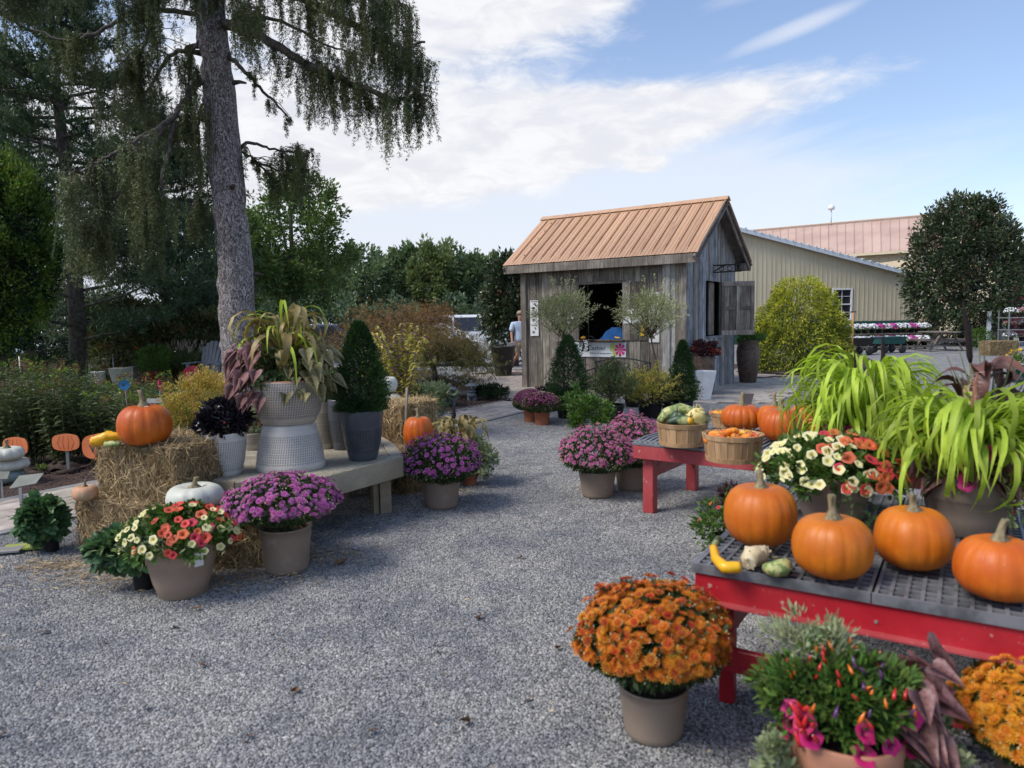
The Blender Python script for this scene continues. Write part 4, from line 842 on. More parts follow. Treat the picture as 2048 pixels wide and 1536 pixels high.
def chip_extra(t, vec, col, tc):
    n_ = noise(vec, 26, 6, .7); m_ = noise(vec, 2.2, 3); return mixc(ramp(n_ + m_*.35, .80, .84)*.8, mixc(ramp(m_, .45, .7)*.3, col, (.20, .03, .03)), (.46, .34, .27)), n_*.5
M['redpaint'] = mk('faded_red_paint', (.34, .045, .05), (.42, .075, .08), nscale=4, rough=.45, c3=(.47, .16, .17), c3f=(.56, .8), c3s=3, orand=.05, extra=chip_extra, bdist=.002)
M['redpaint2'] = mk('red_paint', (.36, .012, .022), (.44, .022, .032), nscale=4, rough=.35, c3=(.50, .07, .08), c3f=(.6, .85), c3s=4, orand=.05, extra=chip_extra, bdist=.002)
M['greygrid'] = mk('grey_bench_plastic', (.15, .16, .18), (.23, .245, .27), nscale=7, rough=.5)
M['blackgrid'] = mk('dark_bench_plastic', (.07, .073, .08), (.17, .175, .19), nscale=6, rough=.38, contrast=(.4, .62))
M['basket'] = mk('basket_wood', (.36, .21, .10), (.50, .32, .17), nscale=5, rough=.65, orand=.22, shift=True, stretch=(4, 4, .5))
M['steel'] = mk('galvanised_steel', (.30, .31, .32), (.38, .39, .40), rough=.4, metal=.6)
M['plate'] = mk('dull_label_metal', (.13, .14, .12), (.18, .19, .165), rough=.7)
M['orangesign'] = mk('orange_board', (.66, .17, .06), (.72, .21, .08), rough=.5)
M['darkgrey'] = mk('dark_grey_card', (.09, .08, .08), (.13, .12, .12), rough=.6)
M['gravestone'] = mk('lantern_stone', (.13, .14, .155), (.19, .20, .215), nscale=20, rough=.9, bump=.3)
def potdots(dark, rows, cols, zmin, zmax, k):
    """rows of pressed dimples; rows count per metre of height"""
    def f(t, vec, col, tc):
        sp_ = t.nodes.new('ShaderNodeSeparateXYZ'); t.links.new(tc.outputs['Object'], sp_.inputs[0]); x, y, z = (E(sp_.outputs[i]) for i in range(3))
        a = E.m('ARCTAN2', x, y)*(cols/(2*PI)); zz = z*rows; row = E.m('FLOOR', zz); a2 = a + row*.12
        fa = E.m('ABSOLUTE', E.m('FRACT', a2)-.5); fz = E.m('ABSOLUTE', E.m('FRACT', zz)-.5)
        dot = ramp(fa, .30, .20)*ramp(fz, .40, .26)*ramp(z, zmin-.004, zmin)*ramp(z, zmax+.004, zmax)
        ring = ramp(E.m('ABSOLUTE', E.m('FRACT', z*rows*.5)-.5), .06, .02)*.35
        nz = noise(combine(a*.5, zz*.5, 0.0), 1.2, 3); c = mixc(dot*(.55+k*nz), col, dark); return mixc(ring, c, mixc(.5, col, dark)), (1.0-dot)
    return f
M['dotcream'] = mk('cream_glaze_dotted', (.34, .305, .255), (.44, .40, .345), nscale=5, rough=.4, extra=potdots((.12, .10, .085), 56, 84, .05, .30, .35), bdist=.004)
M['dotgrey'] = mk('pale_grey_glaze_dotted', (.47, .445, .405), (.57, .545, .505), nscale=5, rough=.4, extra=potdots((.15, .15, .155), 58, 86, .05, .25, .35), bdist=.004)
M['dotwhite'] = mk('white_glaze_dotted', (.53, .52, .495), (.61, .60, .575), nscale=5, rough=.4, extra=potdots((.20, .20, .21), 64, 58, .035, .24, .35), bdist=.004)
M['dotblue'] = mk('blue_black_glaze_dotted', (.055, .062, .075), (.085, .095, .11), nscale=5, rough=.3, extra=potdots((.018, .02, .026), 62, 48, .06, .24, .5), bdist=.004)
# ================================================================ makers
def pump_mesh(R, H, nr, depth, flat=.0, mat=None, seed=0, lean=0.0, taper=0.0):
    r = RNG(seed); g = Geo(); nth = nr*6; nph = 18; v = []
    mod = r.normal(0, .012, nr)
    for i in range(nph+1):
        ph_ = PI*i/nph
        for j in range(nth):
            a = 2*PI*j/nth; s = abs(math.sin(a*nr/2))**.55; k = 1-depth*(1-s) + mod[int(a*nr/2/PI) % nr]
            rad = math.sin(ph_)**.82*R*k*(1+taper*math.cos(ph_)); z = H/2*(1+math.copysign(abs(math.cos(ph_))**.9, math.cos(ph_)))
            dip = math.exp(-(math.sin(ph_)/.42)**2); z += -dip*H*(.10+flat*.18) if ph_ < PI/2 else dip*H*.04
            v.append((rad*math.cos(a)+lean*z, rad*math.sin(a), z))
    f = [(i*nth+j, (i+1)*nth+j, (i+1)*nth+(j+1) % nth, i*nth+(j+1) % nth) for i in range(nph) for j in range(nth)]
    g.add(v, f, 0, True); return g
def stemgeo(h, r0, seed, z0=0.0, bend=.25):
    r = RNG(seed); g = Geo(); b = r.uniform(-1, 1); c = r.uniform(-1, 1); pts = []; rad = []; n = 8; k = 6
    for i in range(k):
        u = i/(k-1); pts.append(Vector((bend*h*b*u*u, bend*h*c*u*u, z0+h*u)))
        rad.append(r0*(1.9-1.35*min(u*2.2, 1)) if u < .5 else r0*(.62+.15*(u-.5)))
    v = []
    for i in range(k):
        for j in range(10):
            a = 2*PI*j/10; q = rad[i]*(1.0 if j % 2 else .68); v.append((pts[i].x+q*math.cos(a+.25*i), pts[i].y+q*math.sin(a+.25*i), pts[i].z))
    g.add(v, [(i*10+j, i*10+(j+1) % 10, (i+1)*10+(j+1) % 10, (i+1)*10+j) for i in range(k-1) for j in range(10)], 0, True); g.F.append((np.array([[g.n-10+j for j in range(10)]]), 0, False)); return g
def pumpkin(label, u, vb, z, wpx, hpx, mat='pumpkin', sv=None, nr=13, depth=.035, flat=0.0, seed=0, group=None, name='pumpkin', rz=0.0, sticker=False, taper=-.06, cat='pumpkin', stem_h=None, dd=None):
    p = G(u, vb, z); R = wpx/2*p.y/FPX; p.y += R*.55 if dd is None else dd; R = wpx/2*p.y/FPX; p = Vector(((p.x)*p.y/(p.y-(R*.55 if dd is None else dd)), p.y, z)); H = hpx*p.y/FPX*.96
    t = thing(name, label, cat, p, rz, group); pump_mesh(R, H, nr, depth, flat, seed=seed, taper=taper).build('body', M[mat], t)
    sh_ = stem_h if stem_h is not None else R*.5; stemgeo(sh_+H*.1, R*.155, seed, z0=H*(.87-flat*.1)-.0).build('stem', M['pstem'], t)
    if sticker:
        a = math.radians(sticker); pp = Vector((R*.62*math.sin(a), -R*.62*math.cos(a)*.8, H*.86)); o = Geo().lathe([(.0, 0), (R*.22, 0)], 14, cap=False).build('sticker', M['white'], t, loc=pp); o.rotation_mode = 'QUATERNION'; o.rotation_quaternion = Vector((pp.x*1.0, pp.y*1.0, R*.85)).to_track_quat('Z', 'Y')
        pt = Geo(); pt.box((0, 0, .001), (R*.2, R*.05, .001)); pt.box((0, R*.08, .001), (R*.12, R*.04, .001)); pt.box((-R*.02, -R*.08, .001), (R*.16, R*.04, .001)); q = pt.build('print', M['darkgrey'], o)
    return t
def pot(t, r1, r0, h, mat, style='mum', n=40, soil=True, name='pot'):
    g = Geo(); w_ = .006
    if style == 'mum': pr_ = [(r0*.86, 0), (r0*.97, .012), (r0, .03), (r0+(r1-r0)*.75, h*.75), (r1*.985, h*.8), (r1*.985, h*.96), (r1*1.02, h*.965), (r1*1.02, h), (r1*.96, h), (r1*.93, h*.86)]
    elif style == 'bell': pr_ = [(r0*.9, 0), (r0, .01), (r0+(r1-r0)*.45, h*.3), (r0+(r1-r0)*.78, h*.60), (r0+(r1-r0)*.80+.004, h*.615), (r0+(r1-r0)*.88, h*.80), (r1*.99, h*.86), (r1*1.0, h*.985), (r1*.985, h), (r1*.93, h), (r1*.9, h*.86)]
    elif style == 'nursery': pr_ = [(r0*.95, 0), (r0, .008), (r1*.97, h*.93), (r1*1.03, h*.935), (r1*1.03, h), (r1*.97, h), (r1*.93, h*.88)]
    elif style == 'vase': pr_ = [(r0*.92, 0), (r0, .012), (r0+(r1-r0)*.55, h*.35), (r0+(r1-r0)*.88, h*.68), (r1*.98, h*.88), (r1, h*.97), (r1*.985, h), (r1*.94, h), (r1*.9, h*.86)]
    elif style == 'bowl': pr_ = [(r0*.92, 0), (r0, .012), (r0+(r1-r0)*.62, h*.25), (r0+(r1-r0)*.93, h*.52), (r1*1.0, h*.80), (r1*.99, h*.97), (r1*.975, h), (r1*.93, h), (r1*.9, h*.9)]
    elif style == 'urn': pr_ = [(r0*.9, 0), (r0, .02), (r1*1.12, h*.55), (r1*1.13, h*.7), (r1*1.02, h*.93), (r1*1.06, h*.96), (r1*1.04, h), (r1*.95, h), (r1*.9, h*.9)]
    g.lathe(pr_, n, cap=False); g.lathe([(.0005, 0), (pr_[0][0], 0)], n, cap=False); o = g.build(name, mat, t)
    if soil: Geo().lathe([(.0005, h*.89), (pr_[-1][0]*.995, h*.88)], 20, cap=False).build('soil', M['potsoil'], t)
    return o
def daisy(R, np_, rings=2, cup=.25):
    g = Geo(); r = RNG(np_)
    for k in range(rings):
        n = np_-3*k; q = R*(1-.30*k); zz = .12*R*k; a = np.arange(n)*2*PI/n+k*.3
        for x in a:
            c, s = math.cos(x), math.sin(x); w_ = q*2.6/n*1.15; z2 = zz+q*cup*(1+.9*k)
            g.add([(c*q*.12, s*q*.12, zz), (c*q*.62+s*w_*.5, s*q*.62-c*w_*.5, zz+q*cup*.5), (c*q, s*q, z2), (c*q*.62-s*w_*.5, s*q*.62+c*w_*.5, zz+q*cup*.5)], [0, 1, 2, 3])
    g.lathe([(R*.26, R*.10), (R*.2, R*.30), (.0005, R*.36)], 7, cap=False); return g
def petunia(R, seed=0):
    g = Geo(); n = 15; r = RNG(seed); v = [(0, 0, -R*.75)]
    for k, (q, z) in enumerate(((.16, -.35), (.36, -.02), (.72, .10), (1.0, .06))):
        for j in range(n):
            a = 2*PI*j/n; lob = 1+.09*math.cos(5*a)*(k/3); w_ = r.normal(0, .03)*(k == 3); v.append((R*q*lob*math.cos(a), R*q*lob*math.sin(a), R*(z+w_+.05*math.cos(5*a)*(k == 3))))
    f3 = [(0, 1+j, 1+(j+1) % n) for j in range(n)]; f = [(1+k*n+j, 1+k*n+(j+1) % n, 1+(k+1)*n+(j+1) % n, 1+(k+1)*n+j) for k in range(3) for j in range(n)]
    n0 = g.n; g.add(v, f, 0, True); g.F.append((np.array(f3)[:, ::-1]+n0, 0, True)); return g
F_ = {}
def fl(name, geo, mt): F_[name] = geo.mesh('flower', mt)
mm1 = radial('orange_petal', [(0, (.36, .05, .01)), (.4, (.46, .07, .01)), (.72, (.62, .15, .01)), (1, (.85, .38, .02))], rmax=.024, orand=.22, hue=.022)
mm2 = radial('amber_petal', [(0, (.50, .16, .01)), (.4, (.62, .2, .01)), (1, (.82, .38, .02))], rmax=.026, orand=.2, hue=.015)
mp1 = radial('mauve_petal', [(0, (.16, .02, .10)), (.28, (.34, .04, .20)), (.5, (.56, .12, .40)), (1, (.70, .22, .54))], rmax=.022, orand=.22, hue=.012)
mp2 = radial('pink_petal', [(0, (.44, .08, .22)), (.5, (.58, .16, .34)), (1, (.70, .28, .48))], rmax=.02, orand=.22, hue=.012)
mp3 = radial('violet_petal', [(0, (.14, .02, .09)), (.28, (.28, .04, .20)), (.5, (.48, .10, .40)), (1, (.62, .18, .54))], rmax=.022, orand=.22, hue=.012)
for i in range(3):
    fl('o%d' % i, daisy(.0225+.0015*i, 13, 3, .22), mm1); fl('a%d' % i, daisy(.026, 14, 3, .22), mm2); fl('m%d' % i, daisy(.022, 12, 2, .18), mp1); fl('p%d' % i, daisy(.0185, 12, 3, .35), mp2); fl('v%d' % i, daisy(.0215, 12, 2, .18), mp3)
fl('red', petunia(.034, 1), radial('coral_red_petunia', [(0, (.10, .02, .01)), (.25, (.45, .04, .02)), (.6, (.62, .06, .04)), (1, (.68, .09, .06))], rmax=.036, orand=.18, hue=.02))
fl('cor', petunia(.034, 2), radial('orange_red_petunia', [(0, (.14, .05, .01)), (.3, (.6, .12, .03)), (.7, (.66, .10, .045)), (1, (.70, .12, .06))], rmax=.036, orand=.18, hue=.02))
fl('crm', petunia(.028, 3), radial('cream_petunia', [(0, (.45, .35, .04)), (.3, (.74, .66, .22)), (.7, (.80, .75, .40)), (1, (.84, .80, .52))], rmax=.03, orand=.1, hue=.01))
fl('mag', petunia(.036, 4), radial('magenta_petunia', [(0, (.03, .0, .02)), (.22, (.20, .0, .06)), (.5, (.48, .008, .12)), (1, (.56, .012, .15))], rmax=.038, orand=.18, hue=.015))
fl('pnk', petunia(.03, 5), radial('pale_pink_petunia', [(0, (.4, .1, .1)), (1, (.62, .3, .32))], rmax=.03))
for k_, (ca, cb_) in {'o': ((.46, .09, .01), (.70, .26, .015)), 'a': ((.60, .20, .01), (.78, .36, .02)), 'm': ((.30, .07, .24), (.50, .18, .45)), 'p': ((.50, .12, .28), (.66, .24, .44)), 'v': ((.26, .05, .22), (.46, .14, .42))}.items(): M['j'+k_] = mk('inner_petals_'+k_, ca, cb_, nscale=45, rough=.6, transl=.2)
M['bud'] = mk('flower_bud', (.45, .45, .2), (.62, .55, .32), rough=.6, island=.3)
M['budp'] = mk('pink_bud', (.60, .42, .25), (.66, .50, .36), rough=.6, island=.3)
def joined(t, places, mat, name='inner_flowers'):
    g = Geo(); cache = {}
    for me, pos, q, s in places:
        if me.name not in cache:
            v = np.empty(len(me.vertices)*3, np.float32); me.vertices.foreach_get('co', v); by = {}
            for p in me.polygons: by.setdefault(len(p.vertices), []).append(tuple(p.vertices))
            cache[me.name] = (v.reshape(-1, 3), [np.array(x) for x in by.values()])
        v, fs_ = cache[me.name]; n0 = g.n; g.V.append(v@np.array(q.to_matrix()).T*s+np.array(pos)); g.n += len(v)
        for ff in fs_: g.F.append((ff+n0, 0, False))
    return g.build(name, mat, t, kind='stuff')
def qz(n): return Vector(n).to_track_quat('Z', 'Y')
def mum(label, u, vb, wpx, vtop, potw, vrim, kinds, seed=0, group=None, mat='taupe', nf=260, cover=1.0, tmax=105, style='mum', bud='bud', nb=300, vbot=None, fs=1.0, extra=0, lf=.034, nl=2600, low=0.0):
    rng = RNG(seed); p = G(u, vb); r1 = potw/2*p.y/FPX; yc = p.y+r1*.88; p = Vector(((G(u, vb).x)*yc/p.y, yc, 0)); r1 = potw/2*yc/FPX
    t = thing('potted_mum', label, 'potted chrysanthemum', p, 0, group); hr = AT(u, vrim, yc-r1).z; R = wpx/2*yc/FPX; zt_ = AT(u, vtop, yc).z
    pot(t, r1, r1*.84, hr, M[mat], style); zb = max(hr-.0*R, hr) if vbot is None else AT(u, vbot, yc-R*.9).z; zc = zb + (zt_-zb)*.36; Rt, Rb = zt_-zc, zc-zb
    ph_s = rng.uniform(0, 6, 4)
    def surf(d, k=1.0):
        k = k*(1+.045*np.sin(d[:, 0]*4+ph_s[0])*np.sin(d[:, 1]*4.5+ph_s[1])+.035*np.sin(d[:, 2]*6+d[:, 0]*5+ph_s[2])+.02*np.sin(d[:, 1]*11+d[:, 0]*9+ph_s[3])); return np.c_[d[:, 0]*R*k, d[:, 1]*R*k, zc + np.where(d[:, 2] > 0, d[:, 2]*Rt, d[:, 2]*Rb)*k]
    g = Geo(); d = sph(nl*2, rng); d = d[d[:, 2] > -.95][:nl]; k = rng.uniform(.6, .97, len(d)); P = surf(d)*1.0; C0 = np.array([0, 0, hr]); P = C0 + (P-C0)*k[:, None]
    g.leaves(P, d*.8+rng.normal(0, .5, d.shape), lf*rng.uniform(.6, 1.2, len(d)), lf*.55, rng=rng, kind='d'); stems(g, (0, 0, hr*.8), [P[i] for i in range(0, len(P), max(len(P)//14, 1))], .005, .002, rng); g.build('foliage', L_['mum'], t)
    d = fib(nf, math.radians(tmax), rng, .9); keep = (rng.random(nf) < cover) & ((d[:, 2] > -.15-low) | (rng.random(nf) < .5)); d = d[keep]; P = surf(d, 1.0)*(1+rng.normal(0, .022, (len(d), 1))); ks = kinds.split()
    for q, pp in zip(d, P):
        nrm = Vector((q[0]*.9, q[1]*.9, q[2]*.8+.45)) + Vector(rng.normal(0, .22, 3)); kk = ks[0] if (len(ks) == 1 or rng.random() < .82) else ks[1]
        inst(F_[kk+str(rng.integers(0, 3))], 'flower', t, pp, quat=qz(nrm), scale=fs*rng.uniform(.8, 1.15))
    if extra:
        d = fib(extra, math.radians(tmax), rng, 1.4); d = d[rng.random(len(d)) < cover]; P = C0 + (surf(d)-C0)*rng.uniform(.93, .985, (len(d), 1)); pl = []
        for q, pp in zip(d, P):
            if q[2] < -.2 and rng.random() < .6: continue
            nrm = Vector((q[0]*.9, q[1]*.9, q[2]*.8+.45)) + Vector(rng.normal(0, .35, 3)); kk = ks[0] if (len(ks) == 1 or rng.random() < .6) else ks[1]
            pl.append((F_[kk+str(rng.integers(0, 3))], pp, qz(nrm), fs*rng.uniform(.75, 1.05)))
        joined(t, pl, M['j'+ks[0]])
    if nb:
        g = Geo(); db = sph(nb*2, rng); db = db[db[:, 2] > -.7][:nb]; Pb = surf(db, 1.0)*1.0 + db*.004
        for q in Pb: g.lathe([(.0005, -.004), (.0038*fs, 0), (.0005, .005)], 5, c=tuple(q), cap=False)
        g.build('buds', M[bud], t, kind='stuff')
    return t
# ---------------------------------------------------------------- mums
mum('round orange chrysanthemum in a taupe pot standing free on the gravel before the red table', 1307, 1500, 312, 1172, 146, 1400, 'o a', 1, nf=300, extra=760, vbot=1400, nb=160, nl=5000, fs=.86)
mum('amber orange chrysanthemum low on the gravel, cut by the picture edge beside the red table', 2065, 1660, 300, 1335, 150, 1560, 'a a', 2, nf=300, extra=700, vbot=1590, nb=160, nl=4000, fs=.88)
mum('mauve chrysanthemum in a taupe pot beside the red and cream petunias', 575, 1155, 228, 950, 104, 1065, 'm', 3, nf=290, extra=320, vbot=1060, cover=.93, nb=350, nl=4200)
mum('violet chrysanthemum in a taupe pot at the corner of the wooden bench', 884, 1022, 165, 868, 77, 965, 'v', 4, nf=270, extra=220, vbot=975, cover=.85, nb=320, nl=3800)
mum('pink chrysanthemum full of pale buds, nearest the end of the far red table', 1195, 1000, 160, 855, 75, 948, 'p', 5, nf=280, extra=320, vbot=955, cover=.86, bud='budp', nb=420, nl=3400)
mum('pink chrysanthemum half hidden behind the budding pink one', 1262, 985, 130, 828, 66, 935, 'p', 6, nf=240, extra=260, vbot=945, cover=.95, bud='budp', nb=200, nl=2400)
mum('pink chrysanthemum at the back by the left end of the far red table', 1290, 930, 90, 838, 50, 895, 'p', 7, nf=120, extra=160, vbot=900, cover=.95, bud='budp', nb=100, nl=1400)
def smallmum(label, u, vb, wpx, vtop, potw, vrim, seed, purple):
    rng = RNG(seed); p = G(u, vb); p.y += .1; p = G(u, vb)*1.0; r1 = potw/2*p.y/FPX; t = thing('potted_mum', label, 'potted chrysanthemum', (p.x, p.y+r1, 0)); y = p.y+r1; hr = AT(u, vrim, p.y).z; pot(t, r1, r1*.85, hr, M['terra'], 'nursery')
    R = wpx/2*y/FPX; zt_ = AT(u, vtop, y).z; zc = hr+(zt_-hr)*.35; g = Geo(); g2 = Geo(); g3 = Geo(); d = sph(5200, rng); d = d[d[:, 2] > -.8]; P = np.c_[d[:, :2]*R, zc+d[:, 2]*np.where(d[:, 2] > 0, zt_-zc, zc-hr)]
    s = rng.random(len(d)); isf = (s < np.clip(d[:, 2]*1.2+.15, 0, .8)*purple); g.leaves(P[~isf]*.97, d[~isf]+rng.normal(0, .5, d[~isf].shape), .03, .014, rng=rng); g2.leaves(P[isf], np.cross(d[isf], rng.normal(0, 1, d[isf].shape)), .026, .022, rng=rng, kind='q')
    b = rng.random(len(d)) < .2; g3.leaves(P[b]*1.0+d[b]*.005, d[b], .012, .009, rng=rng); g.build('foliage', L_['mum'], t); g2.build('flowers', radial('plum_petal', [(0, (.26, .04, .13)), (1, (.34, .07, .20))]), t, kind='stuff'); g3.build('buds', M['budp'], t, kind='stuff')
    return t
smallmum('small plum chrysanthemum mostly in bud in a terracotta pot with a price tag', 1085, 851, 78, 785, 33, 824, 12, .6)
smallmum('small plum chrysanthemum in a terracotta pot tucked behind its budding twin', 1062, 845, 70, 778, 30, 820, 11, .95)
# ---------------------------------------------------------------- petunia pots
def petpot(label, u, vb, z, potw, vrim, wpx, vtop, seed, mat='taupe', spec='crm red cor', nf=70, side=True, trail=None, style='bell', dy=0.0, cat='potted petunias', rot=0.0, hdome=None):
    rng = RNG(seed); p = G(u, vb, z); y = p.y + potw/2*p.y/FPX*.85 + dy; p = Vector((p.x*y/p.y, y, z)); r1 = potw/2*y/FPX; t = thing('potted_petunias', label, cat, p); h = AT(u, vrim, y-r1).z-z; pot(t, r1, r1*.68, h, M[mat], style)
    R = wpx/2*y/FPX; H = AT(u, vtop, y).z-z-h; g = Geo(); tips = bushy(g, (0, 0, h), (R*.95, R*.85, H*.92), 3400, .036, .022, 70, rng, cr=.22, bottom=-.25, kind='l', up=.4, fill=.25, droop=.2); g.build('foliage', L_['green'], t)
    g = Geo(); stems(g, (0, 0, h*.9), tips[:30], .003, .002, rng); g.build('stems', M['stem'], t, kind='stuff'); ks = spec.split()
    for i in range(nf):
        a = rng.uniform(0, 2*PI); ct = rng.uniform(-.1, 1); st = math.sqrt(max(1-ct*ct, 0)); d = Vector((math.cos(a)*st, math.sin(a)*st, ct)); pp = Vector((d.x*R*.98, d.y*R*.9, h+d.z*H*.98))
        if len(ks) == 3: k = ks[0] if (d.x*math.cos(rot)-d.y*math.sin(rot)*.6 + rng.normal(0, .18) < -.05 or (d.x > .55 and rng.random() < .45)) else ks[1+rng.integers(0, 2)]
        else: k = ks[rng.integers(0, len(ks))]
        inst(F_[k], 'flower', t, pp + d*.008, quat=qz(Vector((d.x, d.y-.35, d.z+.35))+Vector(rng.normal(0, .25, 3))), scale=rng.uniform(.58, .92))
    return t, r1, h, p, R, H, rng
t, r1, h, p, R, H, rg = petpot('taupe pot of cream and red petunias with a white price label below hay', 368, 1207, 0, 138, 1095, 232, 1012, 21, nf=118, rot=.2, mat='taupe2')
Geo().box((r1*.80, -r1*.62, h*.72), (.05, .004, .075), rz=.9).build('price_label', M['white'], t)
g = Geo(); g.leaves(np.c_[rg.normal(-.02, .10, 420), rg.normal(-r1*.9, .04, 420), rg.uniform(h*.85, h*1.2, 420)], rg.normal(0, 1, (420, 3))+[0, -.8, .1], .045, .013, rng=rg, kind='d'); g.build('silver_foliage', L_['silver'], t)
t, r1, h, p, R, H, rg = petpot('taupe pot of cream and coral petunias standing on the near red table behind the pumpkins', 1662, 1062, .57, 150, 962, 282, 868, 22, nf=160, mat='taupe2', rot=0)
for s_ in range(4):
    g = Geo(); a = -1.9+s_*.35; q = np.array([(math.cos(a)*r1*1.05, math.sin(a)*r1*1.05, h-.02-.03*k) for k in range(9)]); g.leaves(np.repeat(q, 3, 0)+rg.normal(0, .008, (27, 3)), rg.normal(0, 1, (27, 3)), .026, .024, rng=rg, kind='l'); g.build('trailing_vine', L_['vine'], t)
# ---------------------------------------------------------------- strap leaf plants
def strap(L, W_, arch, seed, nseg=9, twist=.5):
    r = RNG(seed); g = Geo(); v = []; x = z = 0.0; ang = math.radians(r.uniform(48, 78)); 
    for i in range(nseg+1):
        u = i/nseg; w_ = W_*(math.sin(PI*min(u*.93+.10, 1))+.04)**.8; tw = twist*math.sin(u*4+seed)*u; v += [(x, -w_/2*math.cos(tw), z+w_*.18-w_*.5*math.sin(tw)), (x, 0, z), (x, w_/2*math.cos(tw), z+w_*.18+w_*.5*math.sin(tw))]
        ang -= math.radians(arch/nseg)*(1.6 if .2 < u < .7 else .5); x += math.cos(ang)*L/nseg; z += math.sin(ang)*L/nseg
    g.add(v, [(i*3+j, i*3+j+1, (i+1)*3+j+1, (i+1)*3+j) for i in range(nseg) for j in range(2)], 0, True); return g
def heart(s, seed=0):
    g = Geo(); r = RNG(seed); out = [(0, 0), (.22, -.12), (.42, -.05), (.46, .15), (.34, .42), (.14, .78), (0, 1.05)]; v = [(0, y*s, 0) for y in (0, .15, .4, .7, 1.05)]
    z = lambda x, y: -.22*y*y + .25*abs(x)+.02*r.normal()
    for sgn in (-1, 1):
        for x, y in out[1:6]: v.append((sgn*x*s, y*s, z(x, y)*s))
    for i, y in enumerate((0, .15, .4, .7, 1.05)): v[i] = (0, y*s, (-.22*y*y-.02)*s)
    f3 = []; 
    for b in (5, 10): f3 += [(0, b, b+1), (0, b+1, 1), (1, b+1, b+2), (1, b+2, 2), (2, b+2, b+3), (2, b+3, 3), (3, b+3, b+4), (3, b+4, 4)]
    g.add(v, f3, 0, True); return g
ST = {}
for k, (L, W_, ar, mt) in {'lime': (.54, .0215, 170, 'lime'), 'limes': (.40, .019, 158, 'lime'), 'mil': (.50, .042, 175, 'mil'), 'milp': (.40, .038, 200, 'mil'), 'canna': (.34, .075, 120, 'canna')}.items():
    for i in range(5): ST[k+str(i)] = strap(L*(.85+.09*i), W_, ar*(.75+.13*i), i+3, twist=.9).mesh('leaf', L_[mt])
HE = [heart(1.0, i).mesh('leaf', L_['sp']) for i in range(3)]; HG = [heart(1.0, i+5).mesh('leaf', L_['spg']) for i in range(3)]
VI = [heart(1.0, 9).mesh('leaf', L_['vine'])]
def straps(t, n, kinds, c, zr_, rng, rad=.04, sc_=1.0, a0=0, a1=2*PI):
    for i in range(n):
        a = rng.uniform(a0, a1); k = kinds[rng.integers(0, len(kinds))]; z = rng.uniform(*zr_); inst(ST[k+str(rng.integers(0, 5))], 'leaf', t, (c[0]+math.cos(a)*rad*rng.random(), c[1]+math.sin(a)*rad*rng.random(), z), rot=(rng.normal(0, .15), rng.uniform(-.35, .3), a), scale=sc_*rng.uniform(.7, 1.15))
def spike(t, p, q, r_, mat, hairs=None, seed=0):
    g = Geo(); p, q = Vector(p), Vector(q); m1 = p.lerp(q, .5)+Vector((r_*.5, 0, 0)); g.tube([p, p.lerp(q, .1), m1, p.lerp(q, .8), q], [r_*.5, r_*.9, r_, r_*.6, r_*.12], 10)
    g.build('flower_spike', mat, t)
    if hairs:
        r = RNG(seed); n = 260; u = r.random(n); P = np.array([tuple(p.lerp(q, x)) for x in u]); g = Geo(); g.leaves(P, r.normal(0, 1, (n, 3))*[1, 1, .5], r_*2.0, .0016, rng=r, kind='q'); g.build('bristles', hairs, t, kind='stuff')
M['spk'] = mk('plum_spike', (.010, .006, .008), (.03, .012, .014), nscale=120, rough=.8, bump=1, bscale=300)
M['spk2'] = mk('rosy_spike', (.38, .14, .10), (.46, .22, .15), nscale=120, rough=.8, bump=1, bscale=300)
M['hair'] = mk('pale_bristle', (.55, .42, .38), rough=.8)
def hearts(t, n, meshes, c, R, zr_, rng, s=.08, a0=0, a1=2*PI, out=.6, droop=-.45):
    for i in range(n):
        a = rng.uniform(a0, a1); q = rng.uniform(.55, 1.05); d = Vector((math.cos(a), math.sin(a), rng.uniform(droop-.6, droop+.45))).normalized(); S = d.cross(Vector((math.cos(a)*.45, math.sin(a)*.45-.45, 1))+Vector(rng.normal(0, .2, 3))).normalized(); N = S.cross(d)
        Mx = Matrix((S, d, N)).transposed().to_quaternion(); inst(meshes[rng.integers(0, len(meshes))], 'leaf', t, (c[0]+math.cos(a)*R*q, c[1]+math.sin(a)*R*q, rng.uniform(*zr_)), quat=Mx, scale=s*rng.uniform(.65, 1.2))
def vines(t, n, c, R, z, rng, L=(.1, .25), a0=0, a1=2*PI, s=.03):
    g = Geo()
    for i in range(n):
        a = rng.uniform(a0, a1); p0 = Vector((c[0]+math.cos(a)*R*.9, c[1]+math.sin(a)*R*.9, z)); l = rng.uniform(*L); pts = [p0, p0+Vector((math.cos(a)*.05, math.sin(a)*.05, -.01)), p0+Vector((math.cos(a)*.07, math.sin(a)*.07, -l*.5)), p0+Vector((math.cos(a)*.08, math.sin(a)*.08, -l))]; g.tube(pts, .0018, 4)
        for k in range(int(l/.022)):
            u = k/(l/.022); p = pts[1].lerp(pts[3], u) + Vector(rng.normal(0, .008, 3)); inst(VI[0], 'leaf', t, p, quat=qz(Vector((math.cos(a), math.sin(a), .6))+Vector(rng.normal(0, .5, 3))), scale=s*rng.uniform(.8, 1.2))
    g.build('vine_stems', M['stem'], t, kind='stuff')
